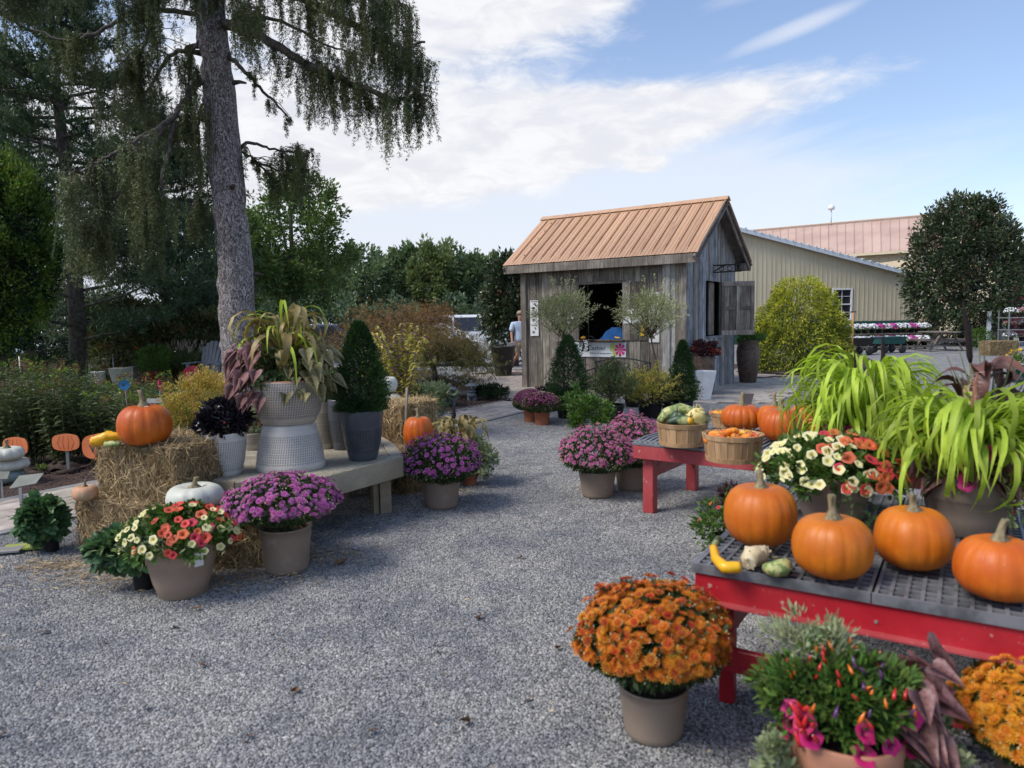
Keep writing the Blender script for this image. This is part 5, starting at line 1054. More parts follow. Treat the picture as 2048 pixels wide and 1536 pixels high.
# near lime millet on the table
def millet_pot(label, u, vb, z, potw, vrim, seed, nl, ztop, spikes, rad, hl=26, sc_=1.0, petal='mag', npet=14, nv=10, name='millet_planter', vis=True, dy=0.0):
    rng = RNG(seed); p = G(u, vb, z); y = p.y + potw/2*p.y/FPX*.85 + dy; p = Vector((p.x*y/p.y, y, z)); r1 = potw/2*y/FPX; t = thing(name, label, 'planter', p); h = AT(u, vrim, y-r1).z-z; pot(t, r1, r1*.72, h, M['taupe'], 'bell')
    g = Geo(); bushy(g, (0, 0, h), (r1*1.05, r1*1.05, .14), 1500, .04, .022, 30, rng, kind='l', bottom=-.2); g.build('foliage', L_['green'], t)
    g = Geo()
    for k in range(7): a = k*.9; g.tube([(math.cos(a)*.03, math.sin(a)*.03, h*.9), (math.cos(a)*.06, math.sin(a)*.06, ztop-z)], [.007, .004], 5)
    g.build('canes', M['stem'], t, kind='stuff')
    straps(t, nl, ('lime', 'limes', 'lime'), (0, 0), (h+.04, ztop-z-.02), rng, rad=rad, sc_=sc_)
    hearts(t, hl, HE, (0, 0), r1*1.1, (h-.02, h+.14), rng, s=.125, a0=PI*.95, a1=PI*1.75, droop=-1.2)
    for i in range(npet):
        a = rng.uniform(PI, 2*PI); inst(F_[petal], 'flower', t, (math.cos(a)*r1*1.15, math.sin(a)*r1*1.15, h+rng.uniform(-.02, .16)), quat=qz(Vector((math.cos(a), math.sin(a), .2))+Vector(rng.normal(0, .3, 3))), scale=rng.uniform(.8, 1.15))
    vines(t, nv, (0, 0), r1, h, rng, a0=PI, a1=2*PI)
    for (a, b, rr_, hh) in spikes: spike(t, a, b, rr_, M['spk2'], M['hair'], seed) if hh else spike(t, a, b, rr_, M['spk'], None, seed)
    return t
millet_pot('taupe pot of lime green millet with a fuzzy rosy spike on the near red table', 1932, 1085, .57, 172, 962, 51, 320, 1.05, [((-.0, .0, .45), (.005, -.02, .68), .015, True)], .17, sc_=1.0)
millet_pot('second lime green millet fountain standing farther back, beside the golden cypress in view', 1722, 1010, .57, 130, 905, 52, 320, 1.17, [((-.05, 0, .5), (-.06, 0, .72), .009, False), ((.12, .05, .55), (.13, .05, .82), .012, False)], .22, sc_=1.15, hl=20, npet=8, nv=4, dy=.55)
# dark canna and rush behind
t = thing('canna_planter', 'planter of dark bronze canna leaves with a tall black spike and stiff green rushes', 'planter', (2.12, 3.25, .57)); r = RNG(53)
pot(t, .15, .11, .24, M['taupe'], 'bell'); straps(t, 26, ('canna',), (0, 0), (.30, .66), r, rad=.10, sc_=.85); Geo().tube([(0, 0, .2), (-.03, 0, .72)], .0055, 6).build('cane', M['stem'], t); spike(t, (-.03, 0, .70), (-.075, 0, .98), .014, M['spk']); g = Geo()
for k in range(46):
    a = r.uniform(-1.2, 1.2); tip = Vector((.06+math.sin(a)*.42, r.normal(0, .16), .26+.58*math.cos(a)*r.uniform(.6, 1))); g.tube([(.06, .0, .22), Vector((.06, 0, .22)).lerp(tip, .5)+Vector((0, 0, .05)), tip], [.005, .004, .0015], 4)
g.build('rushes', L_['phlox'], t, kind='stuff'); g = Geo(); bushy(g, (0, 0, .30), (.2, .2, .14), 700, .05, .028, 24, r, kind='l'); g.build('foliage', L_['purp'], t)
straps(t, 14, ('mil', 'mil'), (.05, .05), (.3, .5), r, rad=.1, sc_=.8)
# planter under the near table
t = thing('pepper_planter', 'terracotta pot of peppers, magenta petunias and pinkish leaves under the red table', 'planter', (.96, 2.02, 0)); r = RNG(54)
pot(t, .17, .12, .29, M['terra2'], 'bell'); g = Geo(); bushy(g, (0, .02, .36), (.22, .17, .15), 4200, .036, .014, 90, r, kind='l', cr=.22, bottom=-.3); g.build('foliage', L_['green'], t)
g = Geo(); bushy(g, (-.07, .06, .50), (.12, .10, .10), 800, .03, .007, 26, r, kind='l', up=1.0); g.build('feathery_foliage', L_['silver'], t)
g = Geo(); bushy(g, (-.23, -.05, .17), (.05, .08, .14), 420, .028, .018, 14, r, kind='l'); bushy(g, (.26, -.02, .20), (.10, .10, .12), 520, .028, .016, 14, r, kind='l'); g.build('variegated_trailer', L_['silver'], t)
hearts(t, 27, HE, (.15, .0), .12, (.24, .52), r, s=.12, a0=-1.7, a1=.9, droop=-.35)
for i in range(13):
    a = r.uniform(PI*1.02, 1.95*PI); inst(F_['mag'], 'flower', t, (math.cos(a)*.19, math.sin(a)*.16, r.uniform(.26, .42)), quat=qz(Vector((math.cos(a)*.5, -1, .6))+Vector(r.normal(0, .3, 3))), scale=r.uniform(.7, 1.0))
pm_ = [Geo().tube([(0, 0, 0), (.001, 0, .014), (.003, 0, .03)], [.0045, .0048, .001], 6).mesh('pepper', mk('pepper_'+n_, c_, rough=.25, spec=.6)) for n_, c_ in (('red', (.55, .02, .02)), ('orange', (.75, .17, .02)), ('purple', (.10, .03, .12)))]
for i in range(60):
    a = r.uniform(0, 2*PI); q = r.uniform(.3, 1.05); inst(pm_[r.choice(3, p=(.5, .28, .22))], 'pepper', t, (math.cos(a)*.2*q, math.sin(a)*.17*q-.02, .50-.10*q*q+r.normal(0, .012)), rot=(r.normal(0, .4), r.normal(0, .4), 0), scale=r.uniform(.8, 1.3))
for i in range(10): inst(pm_[0], 'pepper', t, (-.15+r.normal(0, .018), -.12+r.normal(0, .02), .37+r.normal(0, .03)), rot=(r.normal(.3, .5), r.normal(-.5, .5), 0), scale=1.6)
# red flowered plant behind the near table corner
t = thing('red_bedding_plant', 'low pot of small red flowers on the gravel behind the near red table', 'potted plant', (1.28, 4.12, 0)); r = RNG(55); pot(t, .13, .1, .2, M['blackpot'], 'nursery'); g = Geo(); bushy(g, (0, 0, .27), (.20, .2, .18), 1500, .035, .02, 40, r); g.build('foliage', L_['green'], t); g = Geo(); bushy(g, (.04, .03, .42), (.12, .1, .07), 260, .05, .022, 14, r); g.build('dark_leaves', L_['purp'], t)
for i in range(16): a = r.uniform(0, 2*PI); q = r.uniform(.6, 1.1); inst(F_['red'], 'flower', t, (math.cos(a)*.2*q, math.sin(a)*.2*q-.02, .40-.2*q*q+.1), quat=qz((math.cos(a), math.sin(a), 1)), scale=.4)
# ================================================================ tables
def table(name, label, P0, ang, L, D, z, red, gridm, fine, legs):
    """P0 front corner of the top; local x along the front edge, local y to the back"""
    t = thing(name, label, 'table', (P0.x, P0.y, 0), -ang)
    pw_ = .61; n = int(L/pw_+.5)
    for i in range(n):
        x0 = i*pw_; g = Geo()
        if fine:
            nx, ny = 13, int(D/.046)
            for k in range(nx+1): g.box((x0+k*(pw_-.012)/nx+.003, D/2, z-.008), (.012 if k not in (0, nx) else .020, D, .014))
            for k in range(ny+1): g.box((x0+(pw_-.012)/2, k*D/ny, z-.010), (pw_-.006, .011 if k not in (0, ny) else .02, .012))
            g.box((x0+(pw_-.012)/2, -.006, z-.018), (pw_-.004, .012, .036)); g.box((x0+(pw_-.012)/2, D+.006, z-.018), (pw_-.004, .012, .036))
            if i == 0: g.box((-.006, D/2, z-.018), (.012, D, .036))
        else:
            nx = 14
            for k in range(nx+1): g.box((x0+k*(pw_-.008)/nx+.002, D/2, z-.012), (.021, D, .022), taper=.62)
            ny = 16
            for k in range(ny+1): g.box((x0+(pw_-.012)/2, k*D/ny, z-.020), (pw_-.006, .012, .010))
            g.box((x0+(pw_-.008)/2, .004, z-.002), (pw_-.004, .008, .010)); g.box((x0+(pw_-.008)/2, -.002, z-.03), (pw_-.004, .004, .008))
        g.build('bench_top_panel', gridm, t)
    ah = .10; Lt = n*pw_
    for nm, c, d in (('apron', (Lt/2, .02, z-.04-ah/2), (Lt, .04, ah)), ('apron', (Lt/2, D-.02, z-.04-ah/2), (Lt, .04, ah)), ('apron', (.0+.02, D/2, z-.042-ah/2), (.04, D-.09, ah-.004)), ('apron', (Lt-.02, D/2, z-.042-ah/2), (.04, D-.09, ah-.004))): Geo().box(c, d).build(nm, red, t, bevel=.003)
    if fine: Geo().box((Lt/2, -.012, z-.04-ah+.003), (Lt, .06, .006)).build('apron_lip', M['redpaint'], t); Geo().box((-.012, D/2, z-.04-ah+.0025), (.06, D-.08, .005)).build('apron_lip', M['redpaint'], t)
    for k in range(1, n): Geo().box((k*pw_, D/2, z-.042-ah/2), (.035, D-.09, ah-.01)).build('cross_rail', red, t)
    for x in legs:
        for y in (.10, D-.10):
            Geo().box((x, y, (z-.05)/2), ((.055, .055, z-.05) if fine else (.085, .085, z-.05))).build('leg', red, t, bevel=.004)
        Geo().box((x, D/2, z*.55), (.035, D-.285, .09)).build('stretcher', red, t, bevel=.003)
    return t
PN = G(1390, 1124, .57); PN.z = 0
tn = table('near_table', 'bright red bench table with black perforated plastic top carrying the big pumpkins', PN, math.radians(32.5), 3.66, 1.45, .57, M['redpaint2'], M['blackgrid'], True, (.10, 1.8, 3.5))
Geo().box((1.83, .06, .19), (3.5, .035, .09)).build('lower_rail', M['redpaint2'], tn, bevel=.003); Geo().box((1.83, 1.39, .19), (3.5, .035, .09)).build('lower_rail', M['redpaint2'], tn, bevel=.003)
for x in (.03, .62, 1.2): Geo().tube([(x, -.004, .47), (x, .004, .47)], .006, 8).build('bolt', M['steel'], tn)
PF = G(1265, 880, .57); PF.z = 0
tf = table('far_table', 'faded red bench table with grey slotted plastic top carrying two baskets', PF, math.radians(36), 2.44, 1.05, .57, M['redpaint'], M['greygrid'], False, (.10, 2.3))
# ================================================================ baskets
def basket(label, u, vb, z, wpx, hpx, fill, seed):
    p = G(u, vb, z); R = wpx/2*p.y/FPX; y = p.y+R*.78; p = Vector((p.x*y/p.y, y, z)); R = wpx/2*y/FPX; H = hpx*y/FPX*.98; R0 = R*.86
    t = thing('bushel_basket', label, 'basket', p); n = 26
    g = Geo()
    w_ = 2*PI*R0/n*1.10; w2 = 2*PI*R/n*1.10; L = math.hypot(H, R-R0); tilt = math.atan2(R-R0, H)
    g.add([(-w_/2, 0, 0), (w_/2, 0, 0), (w_/2, .005, 0), (-w_/2, .005, 0), (-w2/2, 0, L), (w2/2, 0, L), (w2/2, .005, L), (-w2/2, .005, L)], [[0, 3, 2, 1], [4, 5, 6, 7], [0, 1, 5, 4], [1, 2, 6, 5], [2, 3, 7, 6], [3, 0, 4, 7]]); sm_ = g.mesh('stave', M['basket'])
    for k in range(n):
        a = 2*PI*k/n; q = R0 + (.003 if k % 2 else 0); inst(sm_, 'stave', t, (math.cos(a)*q, math.sin(a)*q, .002), rot=Euler((tilt, 0, a-PI/2)).to_quaternion().to_euler() if 0 else (Matrix.Rotation(a-PI/2, 3, 'Z') @ Matrix.Rotation(-tilt, 3, 'X')).to_euler())
    for z0, z1, nm in ((.0, .03, 'lower_hoop'), (H-.03, H, 'rim_hoop')):
        ra, rb = R0+(R-R0)*z0/H, R0+(R-R0)*z1/H; g = Geo(); g.lathe([(ra+.007, z0), (rb+.007, z1), (rb+.012, z1), (ra+.012, z0), (ra+.007, z0)], 44, cap=False, smooth=False); g.build(nm, M['basket'], t)
    g = Geo(); g.lathe([(rb-.004, H-.028), (rb-.004, H-.001), (rb-.009, H-.001), (rb-.009, H-.028)], 44, cap=False); g.build('inner_hoop', M['basket'], t)
    Geo().lathe([(.0005, .012), (R0, .012)], 26, cap=False).build('base', M['basket'], t)
    return t, p, R, H
b1, bp1, bR1, bH1 = basket('round slatted basket heaped with striped and warty gourds on the far red table', 1364, 895, .57, 96, 46, None, 1)
b2, bp2, bR2, bH2 = basket('round slatted basket full of tiny orange pumpkins on the far red table', 1465, 928, .57, 114, 55, None, 2)
def minipump(label, pos, R, H, seed, mat='pumpkin2', group=None, nr=9, name='small_pumpkin', tilt=(0, 0), depth=.09, stem=1.0):
    t = thing(name, label, 'pumpkin', pos, seed*1.3, group); t.rotation_euler = (tilt[0], tilt[1], seed*1.3); pump_mesh(R, H, nr, depth, .4, seed=seed).build('body', M[mat], t); stemgeo(R*.7*stem, R*.10, seed, z0=H*.80, bend=.8).build('stem', M['pstem'], t); return t
r = RNG(80); k = 0
for ring_, nn, zz in ((0, 1, .115), (.55, 6, .07), (.78, 9, .045), (.25, 3, .02)):
    for i in range(nn):
        a = 2*PI*i/nn+.4; pos = bp2 + Vector((math.cos(a)*bR2*ring_, math.sin(a)*bR2*ring_, bH2-.075+zz*.55)); k += 1
        minipump('tiny orange pumpkin heaped in the basket of little pumpkins', pos, bR2*.24, bR2*.27, 200+k, group='tiny pumpkins in the basket', tilt=(r.normal(0, .35), r.normal(0, .35)))
# gourds in the first basket
M['grn_gourd'] = mk('striped_gourd_skin', (.03, .06, .035), (.08, .12, .05), nscale=10, rough=.4, c3=(.35, .38, .16), c3f=(.5, .58), c3s=9, stretch=(1, 1, .3))
M['yel_gourd'] = mk('warty_gourd_skin', (.60, .48, .16), (.72, .62, .28), nscale=12, rough=.5)
M['pale_gourd'] = mk('pale_green_gourd_skin', (.36, .38, .13), (.50, .50, .22), nscale=8, rough=.5, c3=(.15, .22, .07), c3f=(.48, .54), c3s=28)
M['bright_gourd'] = mk('yellow_gourd_skin', (.72, .36, .01), (.80, .44, .02), nscale=3, rough=.3)
M['wart_gourd'] = mk('cream_gourd_skin', (.55, .44, .26), (.65, .57, .40), nscale=8, rough=.6)
def gourd(label, pts, rad, mat, warts=0, seed=0, name='gourd', stem=True, ribs=0, loc=None):
    pts = [Vector(p) for p in pts]; c = loc if loc is not None else Vector((sum(p.x for p in pts)/len(pts), sum(p.y for p in pts)/len(pts), min(p.z for p in pts)-max(rad)*.9)); t = thing(name, label, 'gourd', c); r = RNG(seed)
    P = []; Rr = []
    for i in range(len(pts)-1):
        for j in range(4): P.append(pts[i].lerp(pts[i+1], j/4)-c); Rr.append(rad[i]+(rad[i+1]-rad[i])*j/4)
    P.append(pts[-1]-c); Rr.append(rad[-1]); g = Geo(); g.tube(P, Rr, 16)
    V = g.V[0]
    for i in range(len(P)):
        for j in range(16):
            d = V[i*16+j]-np.array(P[i]); kk = 1.0
            if ribs: kk *= 1-.10*(j % 2)
            if warts: kk *= 1+abs(r.normal(0, .16))
            V[i*16+j] = np.array(P[i])+d*kk
    g.build('body', M[mat], t)
    if warts:
        g = Geo()
        for _ in range(warts):
            i = r.integers(1, len(P)-1); a = r.uniform(0, 2*PI); d = sph(1, r)[0]; q = Vector(P[i])+Vector(d)*Rr[i]*1.05; g.lathe([(.0005, -.006), (.006, 0), (.0005, .006)], 6, c=tuple(q), cap=False)
        g.build('warts', M[mat], t, kind='stuff')
    if stem: g = Geo(); e_ = P[-1]; dd = (P[-1]-P[-3]).normalized(); g.tube([e_, e_+dd*.02, e_+dd*.035+Vector((0, 0, .006))], [.007, .005, .004], 7); g.build('stem', M['pstem'], t)
    return t
c = bp1+Vector((0, 0, bH1))
gourd('long pale green crooked gourd arching at the back of the basket', [c+Vector(q) for q in ((-.15, .05, .0), (-.10, .05, .06), (0, .05, .085), (.08, .05, .06), (.12, .03, .02))], [.03, .045, .05, .045, .03], 'pale_gourd', ribs=1)
gourd('dark green striped gourd lying at the front of the basket', [c+Vector(q) for q in ((-.12, -.08, .01), (-.06, -.09, .03), (.0, -.10, .02), (.05, -.10, .01))], [.02, .038, .045, .035], 'grn_gourd', ribs=1)
gourd('round dark striped gourd with its stem end up in the basket', [c+Vector(q) for q in ((-.05, -.03, .0), (-.05, -.04, .05), (-.05, -.05, .085))], [.045, .055, .025], 'grn_gourd', ribs=1)
gourd('warty pale yellow gourd with a knobbly top in the basket', [c+Vector(q) for q in ((.08, -.06, .0), (.09, -.06, .045), (.10, -.05, .085), (.10, -.05, .11))], [.055, .062, .045, .02], 'yel_gourd', warts=60, seed=4)
gourd('orange ended gourd beside the warty yellow one in the basket', [c+Vector(q) for q in ((.0, -.11, .0), (.025, -.12, .025), (.03, -.12, .05))], [.02, .028, .02], 'bright_gourd')
gourd('blackish gourd hanging over the edge of the basket', [c+Vector(q) for q in ((.13, -.03, .0), (.16, -.04, .03), (.18, -.05, .045))], [.03, .035, .02], 'grn_gourd', warts=20, seed=6)
# three small gourds on the near table
zz = .57
def tp2(u, v, h=.02): p = G(u, v, zz+h); return p
gourd('bright yellow crookneck gourd curled at the corner of the near red table', [tp2(1426, 1092, .05), tp2(1432, 1118, .03), tp2(1450, 1135, .024), tp2(1480, 1134, .026)], [.014, .018, .022, .02], 'bright_gourd', stem=False)
gourd('dark grey green stalk end lying by the yellow crookneck gourd', [tp2(1426, 1092, .055), tp2(1436, 1078, .06), tp2(1448, 1084, .05)], [.012, .014, .008], 'grn_gourd', stem=False)
gourd('warty cream gourd in the middle of the three on the near red table', [tp2(1497, 1128, .03), tp2(1503, 1112, .045), tp2(1525, 1108, .04), tp2(1538, 1112, .035)], [.022, .034, .03, .018], 'wart_gourd', warts=40, seed=8, ribs=1)
gourd('green and yellow striped gourd lying beside the warty cream gourd', [tp2(1530, 1135, .025), tp2(1545, 1138, .03), tp2(1562, 1136, .032), tp2(1572, 1130, .03)], [.016, .028, .034, .026], 'pale_gourd', ribs=1, seed=9)
# big pumpkins
pumpkin('tall smooth orange pumpkin at the left end of the row on the near red table', 1519, 1104, .57, 145, 140, seed=1, nr=15, depth=.022, taper=.0, stem_h=.05)
pumpkin('round orange pumpkin with a long shaggy stem, standing nearest the table edge', 1662, 1169, .57, 158, 140, seed=2, nr=15, depth=.022, taper=-.03, stem_h=.075)
pumpkin('orange pumpkin between the shaggy stemmed one and the one at the picture edge', 1823, 1150, .57, 150, 138, seed=3, nr=15, depth=.022, stem_h=.05)
pumpkin('wide orange pumpkin cut by the picture edge on the near red table', 1992, 1213, .57, 164, 140, seed=4, nr=15, depth=.022, stem_h=.055, taper=-.08)
pumpkin('ribbed orange pumpkin with a thick upright stem between the two baskets', 1483, 864, .57, 82, 58, seed=5, nr=17, depth=.05, stem_h=.09)
pumpkin('big orange pumpkin with a greenish stem right of the tiny pumpkin basket', 1562, 887, .57, 84, 74, seed=6, nr=17, depth=.04, stem_h=.07)
pumpkin('orange pumpkin peeking from behind the one with the greenish stem', 1548, 868, .57, 70, 62, seed=7, nr=15, depth=.04, stem_h=.09)
pumpkin('orange pumpkin half hidden behind hanging millet leaves', 1612, 858, .57, 66, 52, seed=8, nr=15, depth=.04)
pumpkin('lower orange pumpkin below the hanging millet leaves', 1635, 880, .57, 60, 45, seed=9, nr=15, depth=.04)
pumpkin('orange pumpkin squeezed behind the pot of lime millet', 1998, 1040, .57, 60, 60, seed=10, nr=15, depth=.03)
t3, p3, R3, H3 = basket('basket of small orange pumpkins standing behind the ribbed pumpkin', 1470, 858, .57, 95, 30, None, 3)
for i, (dx_, dy_, s_) in enumerate(((-.15, -.03, 1.1), (-.10, .06, .9), (-.17, .05, .8), (.08, .08, 1.2), (.16, .02, 1.1), (.18, -.05, 1.0), (.0, .05, 1.1), (.10, -.06, .9))): minipump('small orange pumpkin in the basket behind the ribbed pumpkin', p3+Vector((dx_, dy_, H3-.04)), .05*s_, .055*s_, 300+i, group='small pumpkins in the rear basket')
q = G(1500, 832, .70); s_ = thing('price_card', 'dark grey price card standing among the pumpkins on the far red table', 'card', (q.x+.13, q.y+.5, .57)); Geo().bar((0, 0, .05), (.07, .0, .27), .12, .004, up=(0, 1, 0)); g = Geo(); g.add([(-.045, 0, .15), (.045, 0, .15), (.075, .01, .255), (-.01, .01, .255), (-.045, .005, .15), (.045, .005, .15), (.075, .015, .255), (-.01, .015, .255)], [[0, 1, 2, 3], [5, 4, 7, 6], [0, 4, 5, 1], [2, 6, 7, 3], [1, 5, 6, 2], [0, 3, 7, 4]]); g.build('card', M['darkgrey'], s_); Geo().tube([(0, .01, 0), (0, .012, .16)], .004, 6).build('stake', M['darkgrey'], s_)
# ================================================================ wooden bench platform
BZ = .46; BP = [G(430, 960, BZ), G(471, 963, BZ), G(647, 952, BZ), G(802, 913, BZ), G(786, 888, BZ)]; BP = [Vector((p.x, p.y, 0)) for p in BP] + [Vector((-1.35, 6.75, 0)), Vector((-2.05, 6.75, 0)), Vector((-2.5, 6.1, 0)), Vector((-2.5, 5.3, 0))]
cb = sum(BP, Vector())/len(BP); t = thing('display_bench', 'low many sided grey wooden display bench on stubby post legs', 'bench', cb)
bp_ = [p-cb for p in BP]; nb_ = len(bp_)
for i in range(nb_):
    a, b = bp_[i], bp_[(i+1) % nb_]; d = (b-a).normalized(); Geo().bar((a.x, a.y, BZ-.078), (b.x, b.y, BZ-.078), .038, .155).build('fascia', M['fascia'], t, bevel=.003)
    Geo().prism([a, b, b*(1-.09/b.length), a*(1-.09/a.length)], BZ-.034, BZ+.003).build('border_board', M['deckwood'], t, bevel=.003)
dd_ = Vector((.93, .36, 0)).normalized(); dn = Vector((-dd_.y, dd_.x, 0)); k = -1.3
inner = [p*(1-.095/p.length) for p in bp_]
def clip(poly, n, c, s):   # keep s*(p.n - c) >= 0
    out = []
    for i in range(len(poly)):
        a, b = poly[i], poly[(i+1) % len(poly)]; da, db = s*(a.dot(n)-c), s*(b.dot(n)-c)
        if da >= 0: out.append(a)
        if (da > 0) != (db > 0): out.append(a + (b-a)*(da/(da-db)))
    return out
while k < 1.3:
    pl = clip(clip(inner, dn, k, 1), dn, k+.132, -1)
    if len(pl) > 2: Geo().prism(pl, BZ-.036, BZ).build('deck_board', M['deckwood'], t, bevel=.003)
    k += .14
for (u, v) in ((768, 1028),): q = G(u, v)-cb; Geo().box((q.x, q.y+.05, (BZ-.04)/2), (.09, .09, BZ-.04), rz=.4).build('leg', M['fascia'], t, bevel=.004); Geo().box((q.x-.075, q.y+.04, (BZ-.04)/2), (.045, .09, BZ-.04), rz=.4).build('leg', M['fascia'], t, bevel=.004)
for q in ((-.95, -.55), (-.1, -.85), (.3, .55), (-.6, .75)): Geo().box((q[0]*.8, q[1]*.8, (BZ-.04)/2), (.09, .09, BZ-.04), rz=.4).build('leg', M['fascia'], t, bevel=.004)
# ================================================================ hay bales
def bale(label, C0, ax, L, W_, H, z, seed, n=5200, fly=.02, mats=('straw', 'straw2')):
    r = RNG(seed); ax = Vector(ax).normalized(); ang = math.atan2(ax.y, ax.x); t = thing('hay_bale', label, 'hay bale', (C0[0], C0[1], z), ang); nx, ny, nz_ = 14, 8, 6; g = Geo(); v = []; idx = {}
    def surf(u, w_, q):
        key = (u, w_, q)
        if key not in idx: idx[key] = len(v); x, y, zz = (u/nx-.5)*L, (w_/ny-.5)*W_, q/nz_*H; e = 1-.03*(abs(u/nx-.5)*2)**6*(abs(q/nz_-.5)*2)**3; v.append((x*e+r.normal(0, .008), y*e+r.normal(0, .008), max(zz+r.normal(0, .007), 0)))
        return idx[key]
    f = []
    for i in range(nx):
        for j in range(ny): f.append((surf(i, j, 0), surf(i, j+1, 0), surf(i+1, j+1, 0), surf(i+1, j, 0))); f.append((surf(i, j, nz_), surf(i+1, j, nz_), surf(i+1, j+1, nz_), surf(i, j+1, nz_)))
        for j in range(nz_): f.append((surf(i, 0, j), surf(i+1, 0, j), surf(i+1, 0, j+1), surf(i, 0, j+1))); f.append((surf(i, ny, j), surf(i, ny, j+1), surf(i+1, ny, j+1), surf(i+1, ny, j)))
    for i in range(ny):
        for j in range(nz_): f.append((surf(0, i, j), surf(0, i, j+1), surf(0, i+1, j+1), surf(0, i+1, j))); f.append((surf(nx, i, j), surf(nx, i+1, j), surf(nx, i+1, j+1), surf(nx, i, j+1)))
    g.add(v, f); g.build('core', M['hay'], t)
    for mi, (mt, cnt) in enumerate(zip(mats, (n, n//4))):
        face = r.choice(5, cnt, p=(.30, .24, .12, .2, .14)); u = r.uniform(-.5, .5, cnt); w_ = r.uniform(-.5, .5, cnt); q = r.uniform(0, 1, cnt); P = np.zeros((cnt, 3)); N = np.zeros((cnt, 3))
        for k, (fx, nn) in enumerate(((lambda m: (u[m]*L, -W_/2, q[m]*H), (0, -1, 0)), (lambda m: (u[m]*L, w_[m]*W_, H), (0, 0, 1)), (lambda m: (u[m]*L, W_/2, q[m]*H), (0, 1, 0)), (lambda m: (L/2, w_[m]*W_, q[m]*H), (1, 0, 0)), (lambda m: (-L/2, w_[m]*W_, q[m]*H), (-1, 0, 0)))):
            m_ = face == k; a_ = fx(m_); P[m_, 0] = a_[0]; P[m_, 1] = a_[1]; P[m_, 2] = a_[2]; N[m_] = nn
        D = r.normal(0, 1, (cnt, 3))*[.7, .7, 1.0]; D -= (D*N).sum(1, keepdims=True)*N*.82; D += N*abs(r.normal(0, .18, (cnt, 1))); P += N*r.uniform(-.004, fly*.6, (cnt, 1)); P[:, 2] = np.maximum(P[:, 2], .012)
        D[:, 2] = np.where(P[:, 2] < .03, abs(D[:, 2]), D[:, 2]); g = Geo(); g.leaves(P - D/np.linalg.norm(D, axis=1, keepdims=True)*.04, D, r.uniform(.05, .15, cnt), r.uniform(.003, .0065, cnt), rng=r, kind='q'); g.build('straw', M[mt], t, kind='stuff')
    g = Geo()
    for y in (-.22*W_, .24*W_): g.tube([(-L/2-.006, y, .01), (-L/2-.006, y, H+.006), (0, y, H+.01), (L/2+.006, y, H+.006), (L/2+.006, y, .01)], .0025, 4)
    g.build('twine', M['darkgrey'], t); return t
A1 = Vector((-.9, .43, 0)); A2 = Vector((.43, .9, 0))
def cen(C, l, w_): return C + A1*l/2 + A2*w_/2
c = cen(Vector((-2.16, 4.34, 0)), .86, .5); bale('lower hay bale standing on the gravel at the left of the stack', c, A1, .86, .5, .355, 0, 1, 9000)
c = cen(Vector((-2.17, 4.50, 0)), .74, .52); bale('upper hay bale of the stack with the big pumpkin on its top', c, A1, .74, .52, .36, .36, 2, 11000)
bale('low hay bale under the white pumpkin behind the petunias', (-1.72, 4.52, 0), (.95, .12, 0), .66, .42, .33, 0, 3, 6000)
bale('lower hay bale under the bench corner behind the violet chrysanthemum', (-.92, 6.55, 0), (.5, .86, 0), .8, .45, .355, 0, 4, 6000)
bale('upper hay bale standing behind the bench beside the tall pumpkin', (-1.08, 6.95, 0), (.5, .86, 0), .55, .42, .36, .36, 5, 7000, mats=('straw2', 'straw2'))
bale('hay bale behind the bench below the little dark spruce', (-1.62, 7.0, 0), (.9, .2, 0), .6, .4, .36, 0, 6, 3500)
r = RNG(90); P = []
for (cx, cy, s) in ((-2.5, 4.2, .22), (-2.0, 4.15, .2), (-1.6, 4.15, .22), (-1.3, 4.5, .2), (-.8, 6.2, .2), (-2.9, 4.4, .15)):
    for _ in range(420): P.append((cx+r.normal(0, s), cy+r.normal(0, s*.5), .012+r.random()*.012))
P = np.array(P); n = len(P); a = r.uniform(0, 2*PI, n); g = Geo(); g.leaves(P, np.c_[np.cos(a), np.sin(a), r.normal(0, .08, n)], r.uniform(.03, .10, n), r.uniform(.003, .006, n), rng=r, kind='q'); tag(g.build('loose_straw', M['straw'], kind='stuff'), 'loose straw scattered on the gravel around the hay bales', 'straw')
pumpkin('big orange pumpkin with a white sticker on top of the stacked hay bales', 293, 896, .715, 103, 92, seed=11, nr=12, depth=.025, sticker=35, stem_h=.09, taper=-.05)
pumpkin('tall orange pumpkin with a white sticker on hay behind the violet chrysanthemum', 838, 905, .36, 62, 78, seed=12, nr=14, depth=.03, sticker=-40, taper=-.02, stem_h=.06)
pumpkin('flat white pumpkin with a stubby stem on the low hay bale', 392, 1028, .34, 110, 62, mat='wpump', seed=13, nr=9, depth=.05, flat=1.0, stem_h=.05)
pumpkin('peach and green pumpkin wedged between the hay bales', 172, 1003, .36, 48, 36, mat='ppump', seed=14, nr=9, depth=.03, flat=.5, dd=.02)
pumpkin('orange pumpkin hidden behind the patterned pots on the bench', 660, 882, .46, 44, 44, seed=15, nr=14, depth=.04)
pumpkin('flat white pumpkin on top of the little pumpkin pile at the mulch edge', 16, 925, .24, 62, 32, mat='wpump', seed=16, nr=10, depth=.07, flat=.8, dd=.1)
pumpkin('flat pale pumpkin in the middle of the pile at the mulch edge', 20, 946, .12, 72, 30, mat='wpump', seed=17, nr=10, depth=.07, flat=.8, dd=.1)
pumpkin('flat grey green pumpkin at the bottom of the pile at the mulch edge', 12, 972, .0, 74, 34, mat='gpump', seed=18, nr=10, depth=.07, flat=.8, dd=.1)
